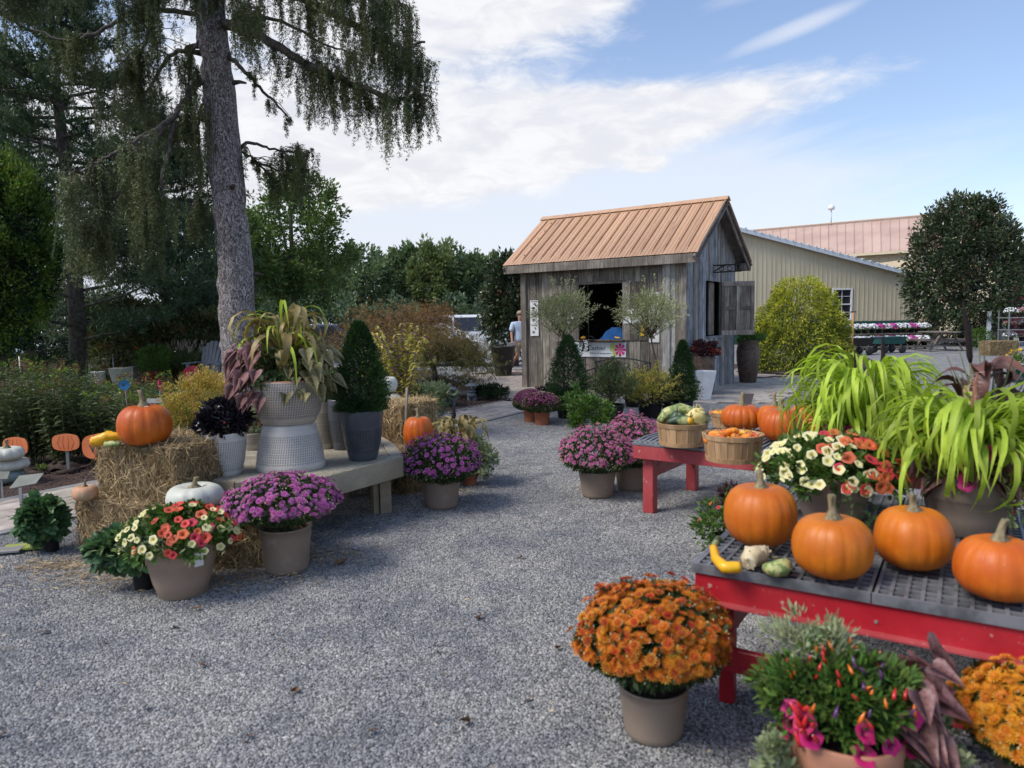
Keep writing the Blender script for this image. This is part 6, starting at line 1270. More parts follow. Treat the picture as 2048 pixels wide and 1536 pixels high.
q = G(225, 893, .72); gourd('knobbly orange crookneck gourd on top of the upper hay bale', [q+Vector(x) for x in ((-.14, .02, .03), (-.10, .02, .04), (-.04, .03, .065), (.03, .04, .06), (.08, .05, .045))], [.03, .034, .03, .022, .018], 'bright_gourd', ribs=1, warts=10, seed=3)
gourd('small pale striped gourd beside the orange gourd on the upper hay bale', [q+Vector(x) for x in ((-.03, -.03, .02), (.02, -.03, .022), (.07, -.03, .02))], [.02, .022, .014], 'pale_gourd', ribs=1)
# ================================================================ pots on the bench
def place(u, vb, z, wpx):
    p = G(u, vb, z); R = wpx/2*p.y/FPX; y = p.y+R*.85; return Vector((p.x*y/p.y, y, z)), wpx/2*y/FPX
p, R = place(583, 946, BZ, 136); hb = AT(583, 853, p.y-.2).z-BZ
t = thing('upturned_pot', 'pale patterned pot turned upside down as a stand on the bench', 'pot', p); g = Geo(); g.lathe([(R*.97, 0), (R, .01), (R*.985, .05), (R*.97, .06), (R*.95, hb*.35), (R*.86, hb*.68), (R*.77, hb*.93), (R*.74, hb-.004), (.001, hb)], 48, cap=False); g.build('body', M['dotgrey'], t)
t = thing('large_planter', 'big cream patterned planter overflowing with millet and sweet potato vine', 'planter', (p.x, p.y, BZ+hb)); hu = AT(578, 765, p.y-R).z-BZ-hb; pot(t, R*1.0, R*.77, hu, M['dotcream'], 'bowl', n=48); r = RNG(61); TY = p.y
g = Geo(); g.lathe([(R*.97, hu-.012), (R*.985, hu+.002), (R*.93, hu+.006)], 48, cap=False); g.build('rim', M['terra2'], t)
straps(t, 78, ('mil', 'mil', 'milp', 'lime'), (-.02, 0), (hu+.10, hu+.40), r, rad=.14, sc_=1.05); straps(t, 14, ('mil',), (.02, 0), (hu+.32, hu+.44), r, rad=.07, sc_=.6)
hearts(t, 64, HE, (-.10, -.02), .27, (hu-.14, hu+.26), r, s=.125, a0=PI*.75, a1=PI*1.5, droop=-1.1); hearts(t, 48, HG, (.10, 0), .25, (hu-.08, hu+.24), r, s=.11, a0=-PI*.55, a1=PI*.3, droop=-.9)
g = Geo(); bushy(g, (.02, -.02, hu+.05), (R*.95, R*.95, .16), 1800, .045, .03, 36, r, kind='l', bottom=-.2); g.build('foliage', L_['hydr'], t); g = Geo(); bushy(g, (-.05, -R*.75, hu+.02), (.14, .06, .05), 420, .03, .025, 12, r, kind='l'); g.build('variegated_trailer', L_['vine'], t)
g = Geo()
for k in range(8): a = k*.8; g.tube([(math.cos(a)*.03, math.sin(a)*.03, hu*.9), (math.cos(a)*.06, math.sin(a)*.06, hu+.45)], [.008, .005], 5)
g.build('canes', M['stem'], t, kind='stuff'); spike(t, (.045, 0, hu+.42), (.075, 0, hu+.56), .014, M['spk'])
def simplepot(name, label, u, vb, z, wpx, vrim, mat, style, r0k=.72, cat='potted plant', group=None, soil=True, n=40):
    p, R = place(u, vb, z, wpx); h = AT(u, vrim, p.y-R).z-z; t = thing(name, label, cat, p, 0, group); pot(t, R, R*r0k, h, M[mat], style, soil=soil, n=n); return t, p, R, h
t, p, R, h = simplepot('potted_pepper', 'white dotted pot with an almost black leafed ornamental pepper on the bench', 453, 955, BZ, 86, 870, 'dotwhite', 'vase', .72); r = RNG(62)
g = Geo(); tips = bushy(g, (0, 0, h+.08), (R*1.10, R*1.0, .13), 2200, .05, .022, 46, r, kind='l', cr=.25, bottom=-.5); g.build('foliage', L_['black'], t)
for i in range(7): a = r.uniform(PI, 2*PI); g = Geo().lathe([(.0005, -.007), (.0075, 0), (.0005, .007)], 8, c=(math.cos(a)*R*1.08, math.sin(a)*R, h+r.uniform(0, .1)), cap=False); g.build('fruit', mk('red_fruit', (.4, .01, .02), rough=.3) if 'redf' not in M else M['redf'], t)
t, p, R, h = simplepot('dwarf_spruce', 'cone shaped dwarf spruce in a glossy dark grey dotted pot on the bench', 727, 925, BZ, 86, 824, 'dotblue', 'vase', .66, n=48)
def cone(t, R, z0, z1, n, rng, lm=None, L=.035):
    g = Geo(); u = rng.random(n)**1.4; th = rng.random(n)*2*PI; z = z0+(z1-z0)*u; bump_ = 1+.12*np.sin(th*6+z*31)+.10*np.sin(th*11-z*57)+.06*np.sin(z*90+th*3); rad = R*np.sqrt(np.clip(1-u, 0, 1))**1.25*bump_*rng.uniform(.70, 1.14, n); low_ = np.clip((z-z0)/(.18*(z1-z0)), .55, 1); rad = rad*low_**.5
    P = np.c_[np.cos(th)*rad, np.sin(th)*rad, z]; D = np.c_[np.cos(th), np.sin(th), np.full(n, .7)]+rng.normal(0, .4, (n, 3)); g.leaves(P, D, L*rng.uniform(.6, 1.2, n), L*.28, rng=rng, kind='d'); g.build('foliage', lm or L_['conif'], t)
    Geo().tube([(0, 0, z0-.1), (0, 0, z1-.05)], [.014, .004], 6).build('trunk', M['limb'], t)
cone(t, R*1.28, h-.01, AT(712, 645, p.y).z-BZ, 15000, RNG(63))
g = Geo(); g.add([(-.06, -R*1.05, h+.13), (-.01, -R*1.05, h+.15), (0, -R*1.04, h+.22), (.004, -R*1.05, h+.14)], [0, 1, 2, 3]); g.build('tag', M['darkgrey'], t)
simplepot('dark_pot', 'second dark grey dotted pot just behind the dwarf spruce pot', 688, 902, BZ, 60, 800, 'dotblue', 'vase', .7, cat='pot')
t, p, R, h = simplepot('potted_celosia', 'small beige dotted pot of variegated leaves and crimson plumes between the white and upturned pots', 508, 902, BZ, 52, 868, 'dotcream', 'vase', .72); r = RNG(64)
g = Geo(); bushy(g, (0, 0, h+.06), (R*1.2, R*1.1, .14), 1500, .03, .014, 30, r, kind='l'); g.build('foliage', L_['silver'], t)
for k in range(7): q = (r.normal(0, .05)+.02, r.normal(-.03, .03), h+.05); spike(t, q, (q[0], q[1], q[2]+.10), .014, mk('crimson_plume', (.25, .01, .06), (.34, .02, .10), nscale=80, bump=1, bscale=200) if 'cp' not in M else M['cp'])
t, p, R, h = simplepot('tall_beige_pot', 'tall beige dotted pot with red and green plants behind the big planter', 650, 900, BZ, 56, 805, 'dotcream', 'vase', .7); r = RNG(65)
g = Geo(); bushy(g, (0, 0, h+.08), (R*1.1, R*1.1, .16), 1300, .035, .018, 30, r, kind='l'); g.build('foliage', L_['green'], t); g = Geo(); bushy(g, (0, -.03, h+.16), (.09, .08, .08), 300, .035, .02, 10, r); g.build('red_leaves', L_['heuch'], t)
t, p, R, h = simplepot('golden_spirea', 'golden yellow fine leafed shrub in a grey pot behind the black leafed pepper', 402, 902, .40, 92, 868, 'taupe2', 'nursery', .8); r = RNG(66)
Ry = 83*p.y/FPX; zt_ = AT(410, 752, p.y).z-.40; g = Geo(); tips = bushy(g, (.03, 0, (h+zt_)/2+.01), (Ry, Ry*.8, (zt_-h)/2+.04), 9000, .026, .014, 130, r, cr=.19, up=.5); g.build('foliage', L_['yell'], t); g = Geo(); bushy(g, (.03, .0, h+.08), (Ry*.95, Ry*.7, .15), 2500, .026, .014, 50, r); g.build('lower_foliage', L_['fresh'], t); g = Geo(); stems(g, (0, 0, h*.9), tips[:26], .004, .0015, r); g.build('stems', M['twig'], t, kind='stuff')
Geo().box((0, 0, -.2), (.3, .3, .4)).build('plinth', M['blackpot'], t)
# fading millet in terracotta
t, p, R, h = simplepot('fading_millet', 'drooping faded millet in a small terracotta pot behind the violet chrysanthemum', 940, 972, 0, 34, 938, 'terra', 'nursery', .8); r = RNG(67)
R2 = .17; straps(t, 58, ('mil', 'milp', 'milp'), (-.10, 0), (.35, .58), r, rad=.16, sc_=.92); g = Geo(); bushy(g, (.08, -.06, .26), (.17, .15, .18), 1500, .045, .02, 34, r, kind='l'); g.build('foliage', L_['silver'], t)
g = Geo()
for k in range(9): a = k*.7; g.tube([(math.cos(a)*.03, math.sin(a)*.03, h*.9), (-.1+math.cos(a)*.1, math.sin(a)*.1, .6)], [.007, .004], 5)
g.build('canes', M['stem'], t, kind='stuff'); spike(t, (-.15, 0, .56), (-.13, 0, .74), .02, M['spk']); spike(t, (.10, -.1, .36), (.13, -.12, .42), .022, mk('red_comb', (.28, .02, .02), rough=.7))
# black pots with dark leaves at the petunias and behind them
def oakpot(label, u, vb, wpx, vrim, fw, vtop, seed, lm='dark', offx=0.0):
    t, p, R, h = simplepot('leafy_pot', label, u, vb, 0, wpx, vrim, 'blackpot', 'nursery', .78); r = RNG(seed); Rf = fw/2*p.y/FPX; zt_ = AT(u, vtop, p.y).z; g = Geo(); tips = bushy(g, (offx, -.03, (h+zt_)/2), (Rf, Rf*.8, (zt_-h)/2+.05), 1700, .06, .045, 44, r, kind='l', cr=.28, up=.1, droop=.6); g.build('foliage', lm and L_[lm], t); g = Geo(); stems(g, (0, 0, h*.9), tips[:14], .004, .002, r); g.build('stems', M['stem'], t, kind='stuff'); return t
L_['oak'] = leafmat('lobed_green_leaf', (.055, .12, .05), (.10, .19, .075), island=.4)
oakpot('black nursery pot with lobed green leaves beside the taupe petunia pot', 290, 1184, 48, 1122, 130, 1075, 71, 'oak', -.06); oakpot('black nursery pot with broad green leaves at the end of the hay bales', 104, 1106, 34, 1062, 74, 1014, 72, 'oak', -.03)
# plant label stakes, boards
t = thing('label_stake', 'tilted grey metal plant label on a stake beside the broad leafed black pot', 'label stake', G(50, 1092)); g = Geo(); g.box((0, 0, .2), (.022, .008, .42)); g.build('stake', M['steel'], t); g = Geo(); g.add([(-.10, .03, .40), (.11, .0, .44), (.13, .06, .50), (-.07, .10, .475), (-.10, .032, .396), (.11, .002, .436), (.13, .062, .496), (-.07, .102, .471)], [[0, 1, 2, 3], [7, 6, 5, 4], [0, 4, 5, 1], [1, 5, 6, 2], [2, 6, 7, 3], [3, 7, 4, 0]]); g.build('plate', M['plate'], t)
limeb = mk('lime_board', (.30, .34, .06), rough=.6); q = G(50, 1100); tag(Geo().box((0, 0, .012), (.26, .13, .012), rz=.25).build('lime_board', limeb, loc=(q.x, q.y, .012)), 'lime green board lying flat on the gravel under the label stake', 'board'); q = G(8, 1108); tag(Geo().box((0, 0, .012), (.22, .12, .012), rz=.25).build('grey_board', M['curb'], loc=(q.x, q.y, .014)), 'pale grey board lying flat at the picture edge', 'board')
t = thing('label_stake', 'small tilted grey plant label in front of the grey green pumpkin', 'label stake', G(6, 1000)); Geo().box((0, 0, .10), (.016, .006, .2)).build('stake', M['steel'], t); Geo().box((0, .0, .22), (.14, .01, .07), M=Matrix.Rotation(-.6, 3, 'X')).build('plate', M['plate'], t)
def cutout(label, u, v, wpx, hpx, d, rz=0.0, txt=None, leg=True, cut=0):
    p = AT(u, v, d); W_, H = wpx*d/FPX, hpx*d/FPX; t = thing('pumpkin_sign', label, 'sign', (p.x, d, 0), rz); n = 60; g = Geo(); out = []
    for k in range(n): a = 2*PI*k/n; q = 1/((abs(math.cos(a))**3+abs(math.sin(a))**3)**(1/3)); out.append((math.cos(a)*W_/2*q, math.sin(a)*H/2*q*(1+.05*abs(math.sin(3*a)))))
    v_ = [(x, 0, y+p.z) for x, y in out]+[(x, .012, y+p.z) for x, y in out]; g.add(v_, [[k, n+k, n+(k+1) % n, (k+1) % n] for k in range(n)]); g.F.append((np.array([list(range(n))]), 0, False)); g.F.append((np.array([list(range(n, 2*n))[::-1]]), 0, False)); g.build('board', M['orangesign'], t)
    for x in (-.28, -.1, .1, .28): Geo().tube([(x*W_*.7, -.0015, p.z-H*.42), (x*W_*1.1, -.0015, p.z), (x*W_*.7, -.0015, p.z+H*.42)], .0011, 4).build('rib_line', mk('dark_orange_line', (.35, .08, .03)) if 'rl' not in M else M['rl'], t)
    Geo().box((0, .02, p.z/2), (.03, .015, p.z)).build('stake', M['steel'], t)
    if txt: text(txt, H*.42, t, (-.07*1.0, -.004, p.z-.02), (PI/2, 0, 0), M['ink'])
    return t
cutout('plain orange pumpkin shaped sign behind the crab sculpture', 131, 885, 55, 33, 7.3); cutout('orange pumpkin shaped sign with black letters half hidden by the upper hay bale', 212, 893, 92, 52, 6.6, .1, 'WE'); cutout('orange pumpkin shaped sign behind the stacked white pumpkins', 30, 893, 54, 36, 7.2, -.1)
# ================================================================ pots and plants by the shed
r = RNG(300)
def conepot(label, u, vb, wpx, vtop, cw, vrim, seed):
    t, p, R, h = simplepot('dwarf_spruce', label, u, vb, 0, wpx, vrim, 'blackpot', 'nursery', .8); cone(t, cw/2*p.y/FPX, h-.02, AT(u, vtop, p.y).z, 9000, RNG(seed), L=.05); return t
conepot('larger cone shaped dwarf spruce in a black pot in front of the cashier banner', 1137, 838, 52, 672, 88, 800, 301)
conepot('slimmer cone shaped dwarf spruce beside the white hexagonal planter', 1365, 835, 44, 682, 56, 800, 302)
def shrubpot(label, u, vb, wpx, vrim, fw, v0, v1, lm, seed, n=2600, L=.05, Wd=.018, pm='blackpot', up=.5, name='potted_shrub', cr=.26, fl=None, airy=0):
    t, p, R, h = simplepot(name, label, u, vb, 0, wpx, vrim, pm, 'nursery', .82); rr = RNG(seed); Rf = fw/2*p.y/FPX; z1, z0 = AT(u, v0, p.y).z, AT(u, v1, p.y).z; g = Geo(); tips = bushy(g, (0, 0, (z0+z1)/2), (Rf*(.8 if airy else 1), Rf*.7, (z1-z0)/2*(.8 if airy else 1)), n//(3 if airy else 1), L, Wd, 70, rr, cr=cr, up=up, fill=.05)
    sh_ = []
    for k_ in range(airy):
        a_s = rr.uniform(0, 2*PI); e_s = rr.uniform(.15, 1.5); q_ = Vector((math.cos(a_s)*math.cos(e_s)*Rf*1.1, math.sin(a_s)*math.cos(e_s)*Rf*.8, z0+(z1-z0)*(.25+.85*math.sin(e_s))*rr.uniform(.75, 1.1))); b0 = Vector((0, 0, h)); sh_.append(q_); m_ = int(70*(q_-b0).length/.7); u_ = rr.random(m_)*.75+.25; mid = b0.lerp(q_, .5)+Vector((0, 0, .08)); P = np.array([tuple(b0*(1-x)**2+mid*2*x*(1-x)+q_*x*x) for x in u_]); g.leaves(P, rr.normal(0, .9, (m_, 3))+np.array(q_-b0)*1.2, L, Wd, rng=rr)
    tips = list(tips)+sh_*2; rr.shuffle(tips); g.build('foliage', L_[lm], t)
    g = Geo(); stems(g, (0, 0, h*.9), tips[:34], .006, .002, rr, sag=.3); g.build('stems', M['twig'], t); return t
shrubpot('open willowy green shrub in a black pot before the shed bench', 1222, 846, 54, 812, 110, 722, 812, 'phlox', 311, 4200, airy=44)
shrubpot('low fresh green shrub with red tips in a black pot next to the plum chrysanthemums', 1158, 850, 46, 826, 92, 776, 842, 'fresh', 312, 3000, .05, .025, airy=26)
shrubpot('spreading green shrub in a pale bucket in front of the other shed plants', 1182, 868, 46, 838, 96, 796, 858, 'green', 313, 2800, .05, .028, 'whitepot')
shrubpot('twiggy yellow green shrub in a black pot left of the slim dwarf spruce', 1300, 838, 50, 806, 150, 735, 812, 'berry', 314, 4600, .05, .014, airy=50)
shrubpot('dense low green shrub against the white hexagonal planter', 1352, 836, 60, 806, 120, 748, 812, 'phlox', 315, 4400, .045, .016, airy=30)
shrubpot('dark purple leafed shrub behind the plum chrysanthemums', 1095, 812, 40, 796, 64, 770, 800, 'purp', 316, 2000, .04, .02)
shrubpot('small olive shrub with a few orange blooms under the iron bench', 1268, 815, 40, 795, 90, 764, 800, 'phlox', 317, 1800, .045, .016, airy=20)
# dappled willow standards
def willow(label, u, d, rpx, v0, v1, seed, lean=0.0, lm='willow'):
    rr = RNG(seed); p = AT(u, 640, d); t = thing('willow_standard', label, 'small tree', (p.x, d, 0)); R = rpx*d/FPX; z1, z0 = AT(u, v0, d).z, AT(u, v1, d).z; g = Geo(); zc = (z0+z1)/2
    tips = bushy(g, (0, 0, zc), (R*.8, R*.7, (z1-z0)*.30), 3600, .062, .018, 60, rr, cr=.32, fill=.02, inner=.35, spread=1.3)
    sh_ = []
    for k in range(26):
        a = rr.uniform(0, 2*PI); e = rr.uniform(-.1, 1.4); L = R*rr.uniform(.9, 1.3); q = Vector((math.cos(a)*math.cos(e)*L, math.sin(a)*math.cos(e)*L*.7, zc+math.sin(e)*(z1-zc)*1.1)); sh_.append(q); b = Vector((0, 0, zc-.15)); m_ = 48
        u_ = rr.random(m_)*.75+.25; P = np.array([tuple(b.lerp(q, x)) for x in u_]); g.leaves(P, rr.normal(0, 1, (m_, 3))+np.array(q-b)/max((q-b).length, .1), .055, .014, rng=rr)
    g.build('foliage', L_[lm], t); g = Geo(); stems(g, (0, 0, z0+.12), sh_ + list(tips[:10]), .007, .002, rr, sag=.1); g.tube([(lean, 0, 0), (lean*.6, 0, z0*.5), (0, 0, z0+.2)], [.02, .017, .014], 7); g.build('trunk', M['twig'], t); return t
willow('variegated willow standard left of the serving hatch', 1126, 12.7, 72, 556, 692, 321)
willow('variegated willow standard with a leaning stem right of the serving hatch', 1300, 12.5, 78, 556, 690, 322, lean=.25)
for u, v, d, lb in ((1150, 722, 12.6, 'black pot at the foot of the willow by the large dwarf spruce'), (1322, 735, 12.4, 'black pot at the foot of the leaning willow')):
    pp = AT(u, 640, d); t = thing('nursery_pot', lb, 'pot', (pp.x-.15 if u < 1200 else pp.x, d, 0)); pot(t, .19, .15, .28, M['blackpot'], 'nursery')
# iron bench
q = G(1290, 800); t = thing('iron_bench', 'black iron bench with looping scrollwork back against the shed', 'bench', K + a_*1.25 - b_*.42, RB)
g = Geo()
for k in range(6): g.box((-.05-.075*k+.2, 0, .42), (.045, 1.25, .02))
g.build('seat', M['black_iron'], t)
g = Geo(); g.tube([(.28, -.62+k*.155, .80+.12*math.sin(PI*k/8)) for k in range(9)], .018, 6)
g.tube([(.27, -.62, .46), (.27, .62, .46)], .014, 6)
for k in range(6):
    cy = -.5+k*.2
    for (dz, rr_) in ((.60, .085), (.74, .06)): g.tube([(.275, cy+rr_*math.cos(x*PI/6), dz+rr_*math.sin(x*PI/6)) for x in range(13)], .009, 5, cap=False)
g.build('scroll_back', M['black_iron'], t); t.scale = (.85, 1, .76)
for s_ in (-.6, .6):
    Geo().tube([(.28, s_, 0), (.25, s_, .42), (.29, s_, .82)], .018, 6).build('leg', M['black_iron'], t); Geo().tube([(-.22, s_, 0), (-.2, s_, .42), (-.2, s_, .6), (.24, s_, .64)], .016, 6).build('leg', M['black_iron'], t)
# orange small pumpkins by the bench
for i, (u, v, lb) in enumerate(((1260, 780, 'small orange pumpkin glowing through the shrubs by the iron bench'), (1300, 765, 'small orange pumpkin sitting on the iron bench'))):
    q = G(u, v, .43 if i else .05); minipump(lb, q, .09, .10, 330+i)
# white hexagonal planter
p = AT(1408, 640, 12.9); t = thing('hex_planter', 'tapered white hexagonal planter with bare soil at the shed corner', 'planter', (p.x, 12.9, 0), .3); g = Geo(); g.lathe([(.14, 0), (.25, .52), (.215, .52), (.20, .44)], 6, cap=False, smooth=False); g.build('body', M['white'], t); Geo().lathe([(.0005, .45), (.2, .45)], 6, cap=False).build('soil', mk('reddish_mulch', (.12, .05, .03), (.2, .09, .05), nscale=40, bump=1), t)
# speckled pedestal with crimson plant
p = AT(1404, 640, 13.8); t = thing('tall_planter', 'tall brown speckled planter topped with a crimson foliage plant', 'planter', (p.x, 13.6, 0)); g = Geo(); g.lathe([(.13, 0), (.16, .02), (.2, .72), (.19, .76), (.17, .76), (.165, .68)], 24, cap=False); g.build('body', M['brownurn'], t); g = Geo(); rr = RNG(340); bushy(g, (0, 0, .88), (.27, .22, .16), 1500, .055, .03, 30, rr, kind='l'); g.build('foliage', L_['purp'], t); g = Geo(); bushy(g, (.05, -.03, .86), (.24, .22, .10), 700, .05, .022, 20, rr); g.build('red_leaves', L_['heuch'], t)
p = AT(1497, 640, 16.0); t = thing('tall_urn', 'tall dark brown glazed urn with trailing green plant right of the shed', 'planter', (p.x, 16.0, 0)); g = Geo(); g.lathe([(.15, 0), (.18, .02), (.25, .5), (.255, .72), (.22, .9), (.24, .93), (.235, .96), (.21, .96), (.20, .88)], 28, cap=False); g.build('body', M['brownurn'], t); g = Geo(); bushy(g, (.02, 0, 1.0), (.28, .25, .14), 1400, .05, .03, 30, rr, kind='l'); g.build('foliage', L_['fresh'], t)
# black tall planter
p = AT(1006, 640, 19.6); t = thing('black_planter', 'tall tapered black planter on the mulch strip left of the shed', 'planter', G(1007, 752)); g = Geo(); g.lathe([(.2, 0), (.21, .02), (.335, .76), (.35, .77), (.35, .80), (.31, .80), (.30, .7)], 30, cap=False); g.build('body', M['blackpot'], t); Geo().lathe([(.0005, .7), (.3, .7)], 20, cap=False).build('soil', M['potsoil'], t)
# bits in the hatch
t = thing('blue_cloth', 'bright blue cloth heaped behind the hatch counter', 'cloth', K + b_*.28 + a_*1.62 + Vector((0, 0, 1.06)), RB); g = Geo(); V = []
for i in range(9):
    for j in range(7): V.append(((i/8-.5)*.36, (j/6-.5)*.62, .26*math.sin(PI*i/8)**.6*math.sin(PI*j/6)**.6+.012*math.sin(i*2.1+j*3)))
g.add(V, [(i*7+j, (i+1)*7+j, (i+1)*7+j+1, i*7+j+1) for i in range(8) for j in range(6)], 0, True); g.build('fabric', mk('blue_fabric', (.01, .07, .22), (.015, .10, .30), nscale=6, rough=.9), t)
for k_ in range(3):
    sh = thing('storage_shelf', ('top', 'middle', 'lowest')[k_]+' dim shelf on the rear wall inside the shed', 'shelf', K + b_*2.6 + a_*1.9 + Vector((0, 0, 1.9-.42*k_)), RB); Geo().box((0, 0, 0), (.3, 1.6, .03)).build('board', M['barnwood'], sh)
for k_ in range(9):
    tag(Geo().lathe([(.05, 0), (.055, .02), (.055, .14), (.03, .17), (.03, .2), (.001, .2)], 12).build('jar', (M['taupe'], M['whitepot'], M['terra'])[k_ % 3], loc=K + b_*2.55 + a_*(1.25+.15*k_+.05*(k_ % 2)) + Vector((0, 0, 1.915-.42*(k_ % 3)))), ('taupe', 'pale', 'terracotta coloured')[k_ % 3]+' jar on the '+('top', 'middle', 'lowest')[k_ % 3]+' shelf inside the shed, '+('first', 'second', 'third')[k_//3]+' from the hatch post', 'jar', 'jars on the shed shelves')
minipump('small orange pumpkin on the hatch counter behind the dotted bow', K + b_*(-.02) + a_*2.22 + Vector((0, 0, 1.065)), .055, .07, 341)
gourd('little yellow gourd on the hatch counter', [K + b_*(-.05)+a_*q_+Vector((0, 0, z_)) for q_, z_ in ((1.48, 1.12), (1.42, 1.10), (1.36, 1.10))], [.012, .02, .018], 'bright_gourd')
def bowextra(t, vec, col, tc):
    vo = t.nodes.new('ShaderNodeTexVoronoi'); vo.inputs['Scale'].default_value = 26; vo.inputs['Randomness'].default_value = .2; t.links.new(vec.v, vo.inputs['Vector']); return mixc(ramp(E(vo.outputs['Distance']), .32, .26), col, (.8, .8, .8)), vec
M['bow'] = bpy.data.materials.get('dotted_ribbon') or mk('dotted_ribbon', (.012, .013, .02), rough=.6)
t = thing('ribbon_bow', 'black ribbon bow with white dots hanging over the hatch counter', 'bow', K - b_*.19 + a_*2.05 + Vector((0, 0, 1.06)), RB); g = Geo()
for s_ in (-1, 1):
    V = []; 
    for k in range(7): a = k/6*PI; V += [(-.03, s_*(.02+.15*math.sin(a)), .03+.05*math.cos(a)), (.04, s_*(.02+.15*math.sin(a)), .03+.05*math.cos(a)+.01)]
    g.add(V, [(2*k, 2*k+1, 2*k+3, 2*k+2) for k in range(6)], 0, True)
for s_, w_ in ((.03, .05), (-.03, -.02)): g.add([(-.02, s_-.03, .0), (-.02, s_+.03, .0), (-.028, s_+w_+.03, -.24), (-.028, s_+w_-.03, -.22)], [0, 1, 2, 3])
g.build('loops', M['bow'], t); g = Geo(); rr = RNG(342)
for k in range(26): yy, zz = rr.uniform(-.05, .06), rr.uniform(-.2, .0); g.lathe([(.0005, 0), (.010, .0)], 7, c=(0, 0, 0), cap=False); v = g.V[-1]; g.V[-1] = np.c_[-.031+v[:, 2], yy+v[:, 0], zz+v[:, 1]]
g.build('dots', M['white'], t, kind='stuff')
for (s_, z_) in ((2.73, 1.28), (.86, 1.24)): tag(Geo().box((0, 0, 0), (.03, .07, .2)).build('hang_tag', mk('yellow_tag', (.65, .42, .02)), loc=on_front(s_, z_, .07), rz=RB), 'yellow tag hanging on the %s shutter' % ('left hatch' if s_ > 2 else 'right hatch'), 'tag')
# ================================================================ lanterns
def lantern(label, u, vb, s, kind):
    p = G(u, vb); t = thing('stone_lantern', label, 'garden lantern', p); g = Geo()
    for k in range(4): a = PI/4+k*PI/2; g.box((math.cos(a)*.11*s, math.sin(a)*.11*s, .07*s), (.08*s, .08*s, .14*s), rz=a)
    g.lathe([(.15*s, .13*s), (.14*s, .2*s), (.09*s, .23*s)], 14); g.build('base', M['gravestone'], t)
    g = Geo(); g.lathe([(.075*s, .23*s), (.13*s, .26*s), (.13*s, .285*s), (.09*s, .30*s)], 6 if kind else 16, smooth=False); g.build('platform', M['gravestone'], t)
    g = Geo()
    for k in range(5): a = 2*PI*k/5; g.box((math.cos(a)*.075*s, math.sin(a)*.075*s, .36*s), (.035*s, .035*s, .12*s), rz=a)
    g.build('fire_box', M['gravestone'], t)
    g = Geo(); g.lathe([(.10*s, .415*s), (.20*s, .425*s), (.195*s, .45*s), (.10*s, .50*s), (.05*s, .515*s)], 6 if kind else 24, smooth=not kind); g.build('roof', M['gravestone'], t)
    g = Geo(); g.lathe([(.035*s, .51*s), (.05*s, .54*s), (.035*s, .575*s), (.005, .595*s)], 12); g.build('finial', M['gravestone'], t)
lantern('grey stone lantern with an angular roof nearer the bench', 901, 812, .68, 1); lantern('grey stone lantern with a round mushroom roof near the pavers', 944, 802, .66, 0)
tag(Geo().lathe([(.12, 0), (.16, .05), (.12, .12), (.04, .15)], 9, smooth=False).build('rock', M['stonewall'], loc=G(925, 793)), 'tan rock lying between the two stone lanterns', 'rock')
# ================================================================ beds round the bench
def clump(name, label, u, vb, wpx, v0, lm, seed, n=2400, L=.06, Wd=.022, dfix=None, cat='plant', group=None, ncl=50, up=.5, cr=.26, kind='d', v1=None):
    p = G(u, vb) if dfix is None else AT(u, 640, dfix); p = Vector((p.x, p.y, 0)); rr = RNG(seed); t = thing(name, label, cat, p, 0, group); R = wpx/2*p.y/FPX; z1 = AT(u, v0, p.y).z; z0 = .04 if v1 is None else AT(u, v1, p.y).z; g = Geo(); tips = bushy(g, (0, 0, (z1+z0)/2), (R, R*.8, (z1-z0)/2), n, L, Wd, ncl, rr, cr=cr, up=up, kind=kind, fill=.15); g.build('foliage', L_[lm], t)
    g = Geo(); stems(g, (0, 0, 0), tips[:18], .007, .002, rr); g.build('stems', M['stem'], t); return t
clump('low_shrub', 'low blue green plant on the mulch behind the hay', 858, 850, 90, 795, 'phlox', 351, 2200, .05, .018)
clump('low_shrub', 'dark green low shrub behind the white stacked figure', 800, 835, 110, 772, 'dark', 352, 2600, .06, .02)
clump('hosta', 'pale edged leafy plant under the weeping lace maple', 868, 812, 90, 770, 'silver', 353, 1500, .09, .035, kind='l')
clump('low_shrub', 'glossy dark low shrub right of the round roofed lantern', 985, 800, 68, 770, 'dark', 354, 2200, .06, .03)
clump('low_shrub', 'olive grassy plant between the lanterns and the lace maple', 905, 790, 120, 750, 'jm3', 355, 2400, .07, .012)
clump('low_shrub', 'green bushy plant low beside the big planter', 645, 800, 100, 740, 'green', 356, 2000, .06, .025)
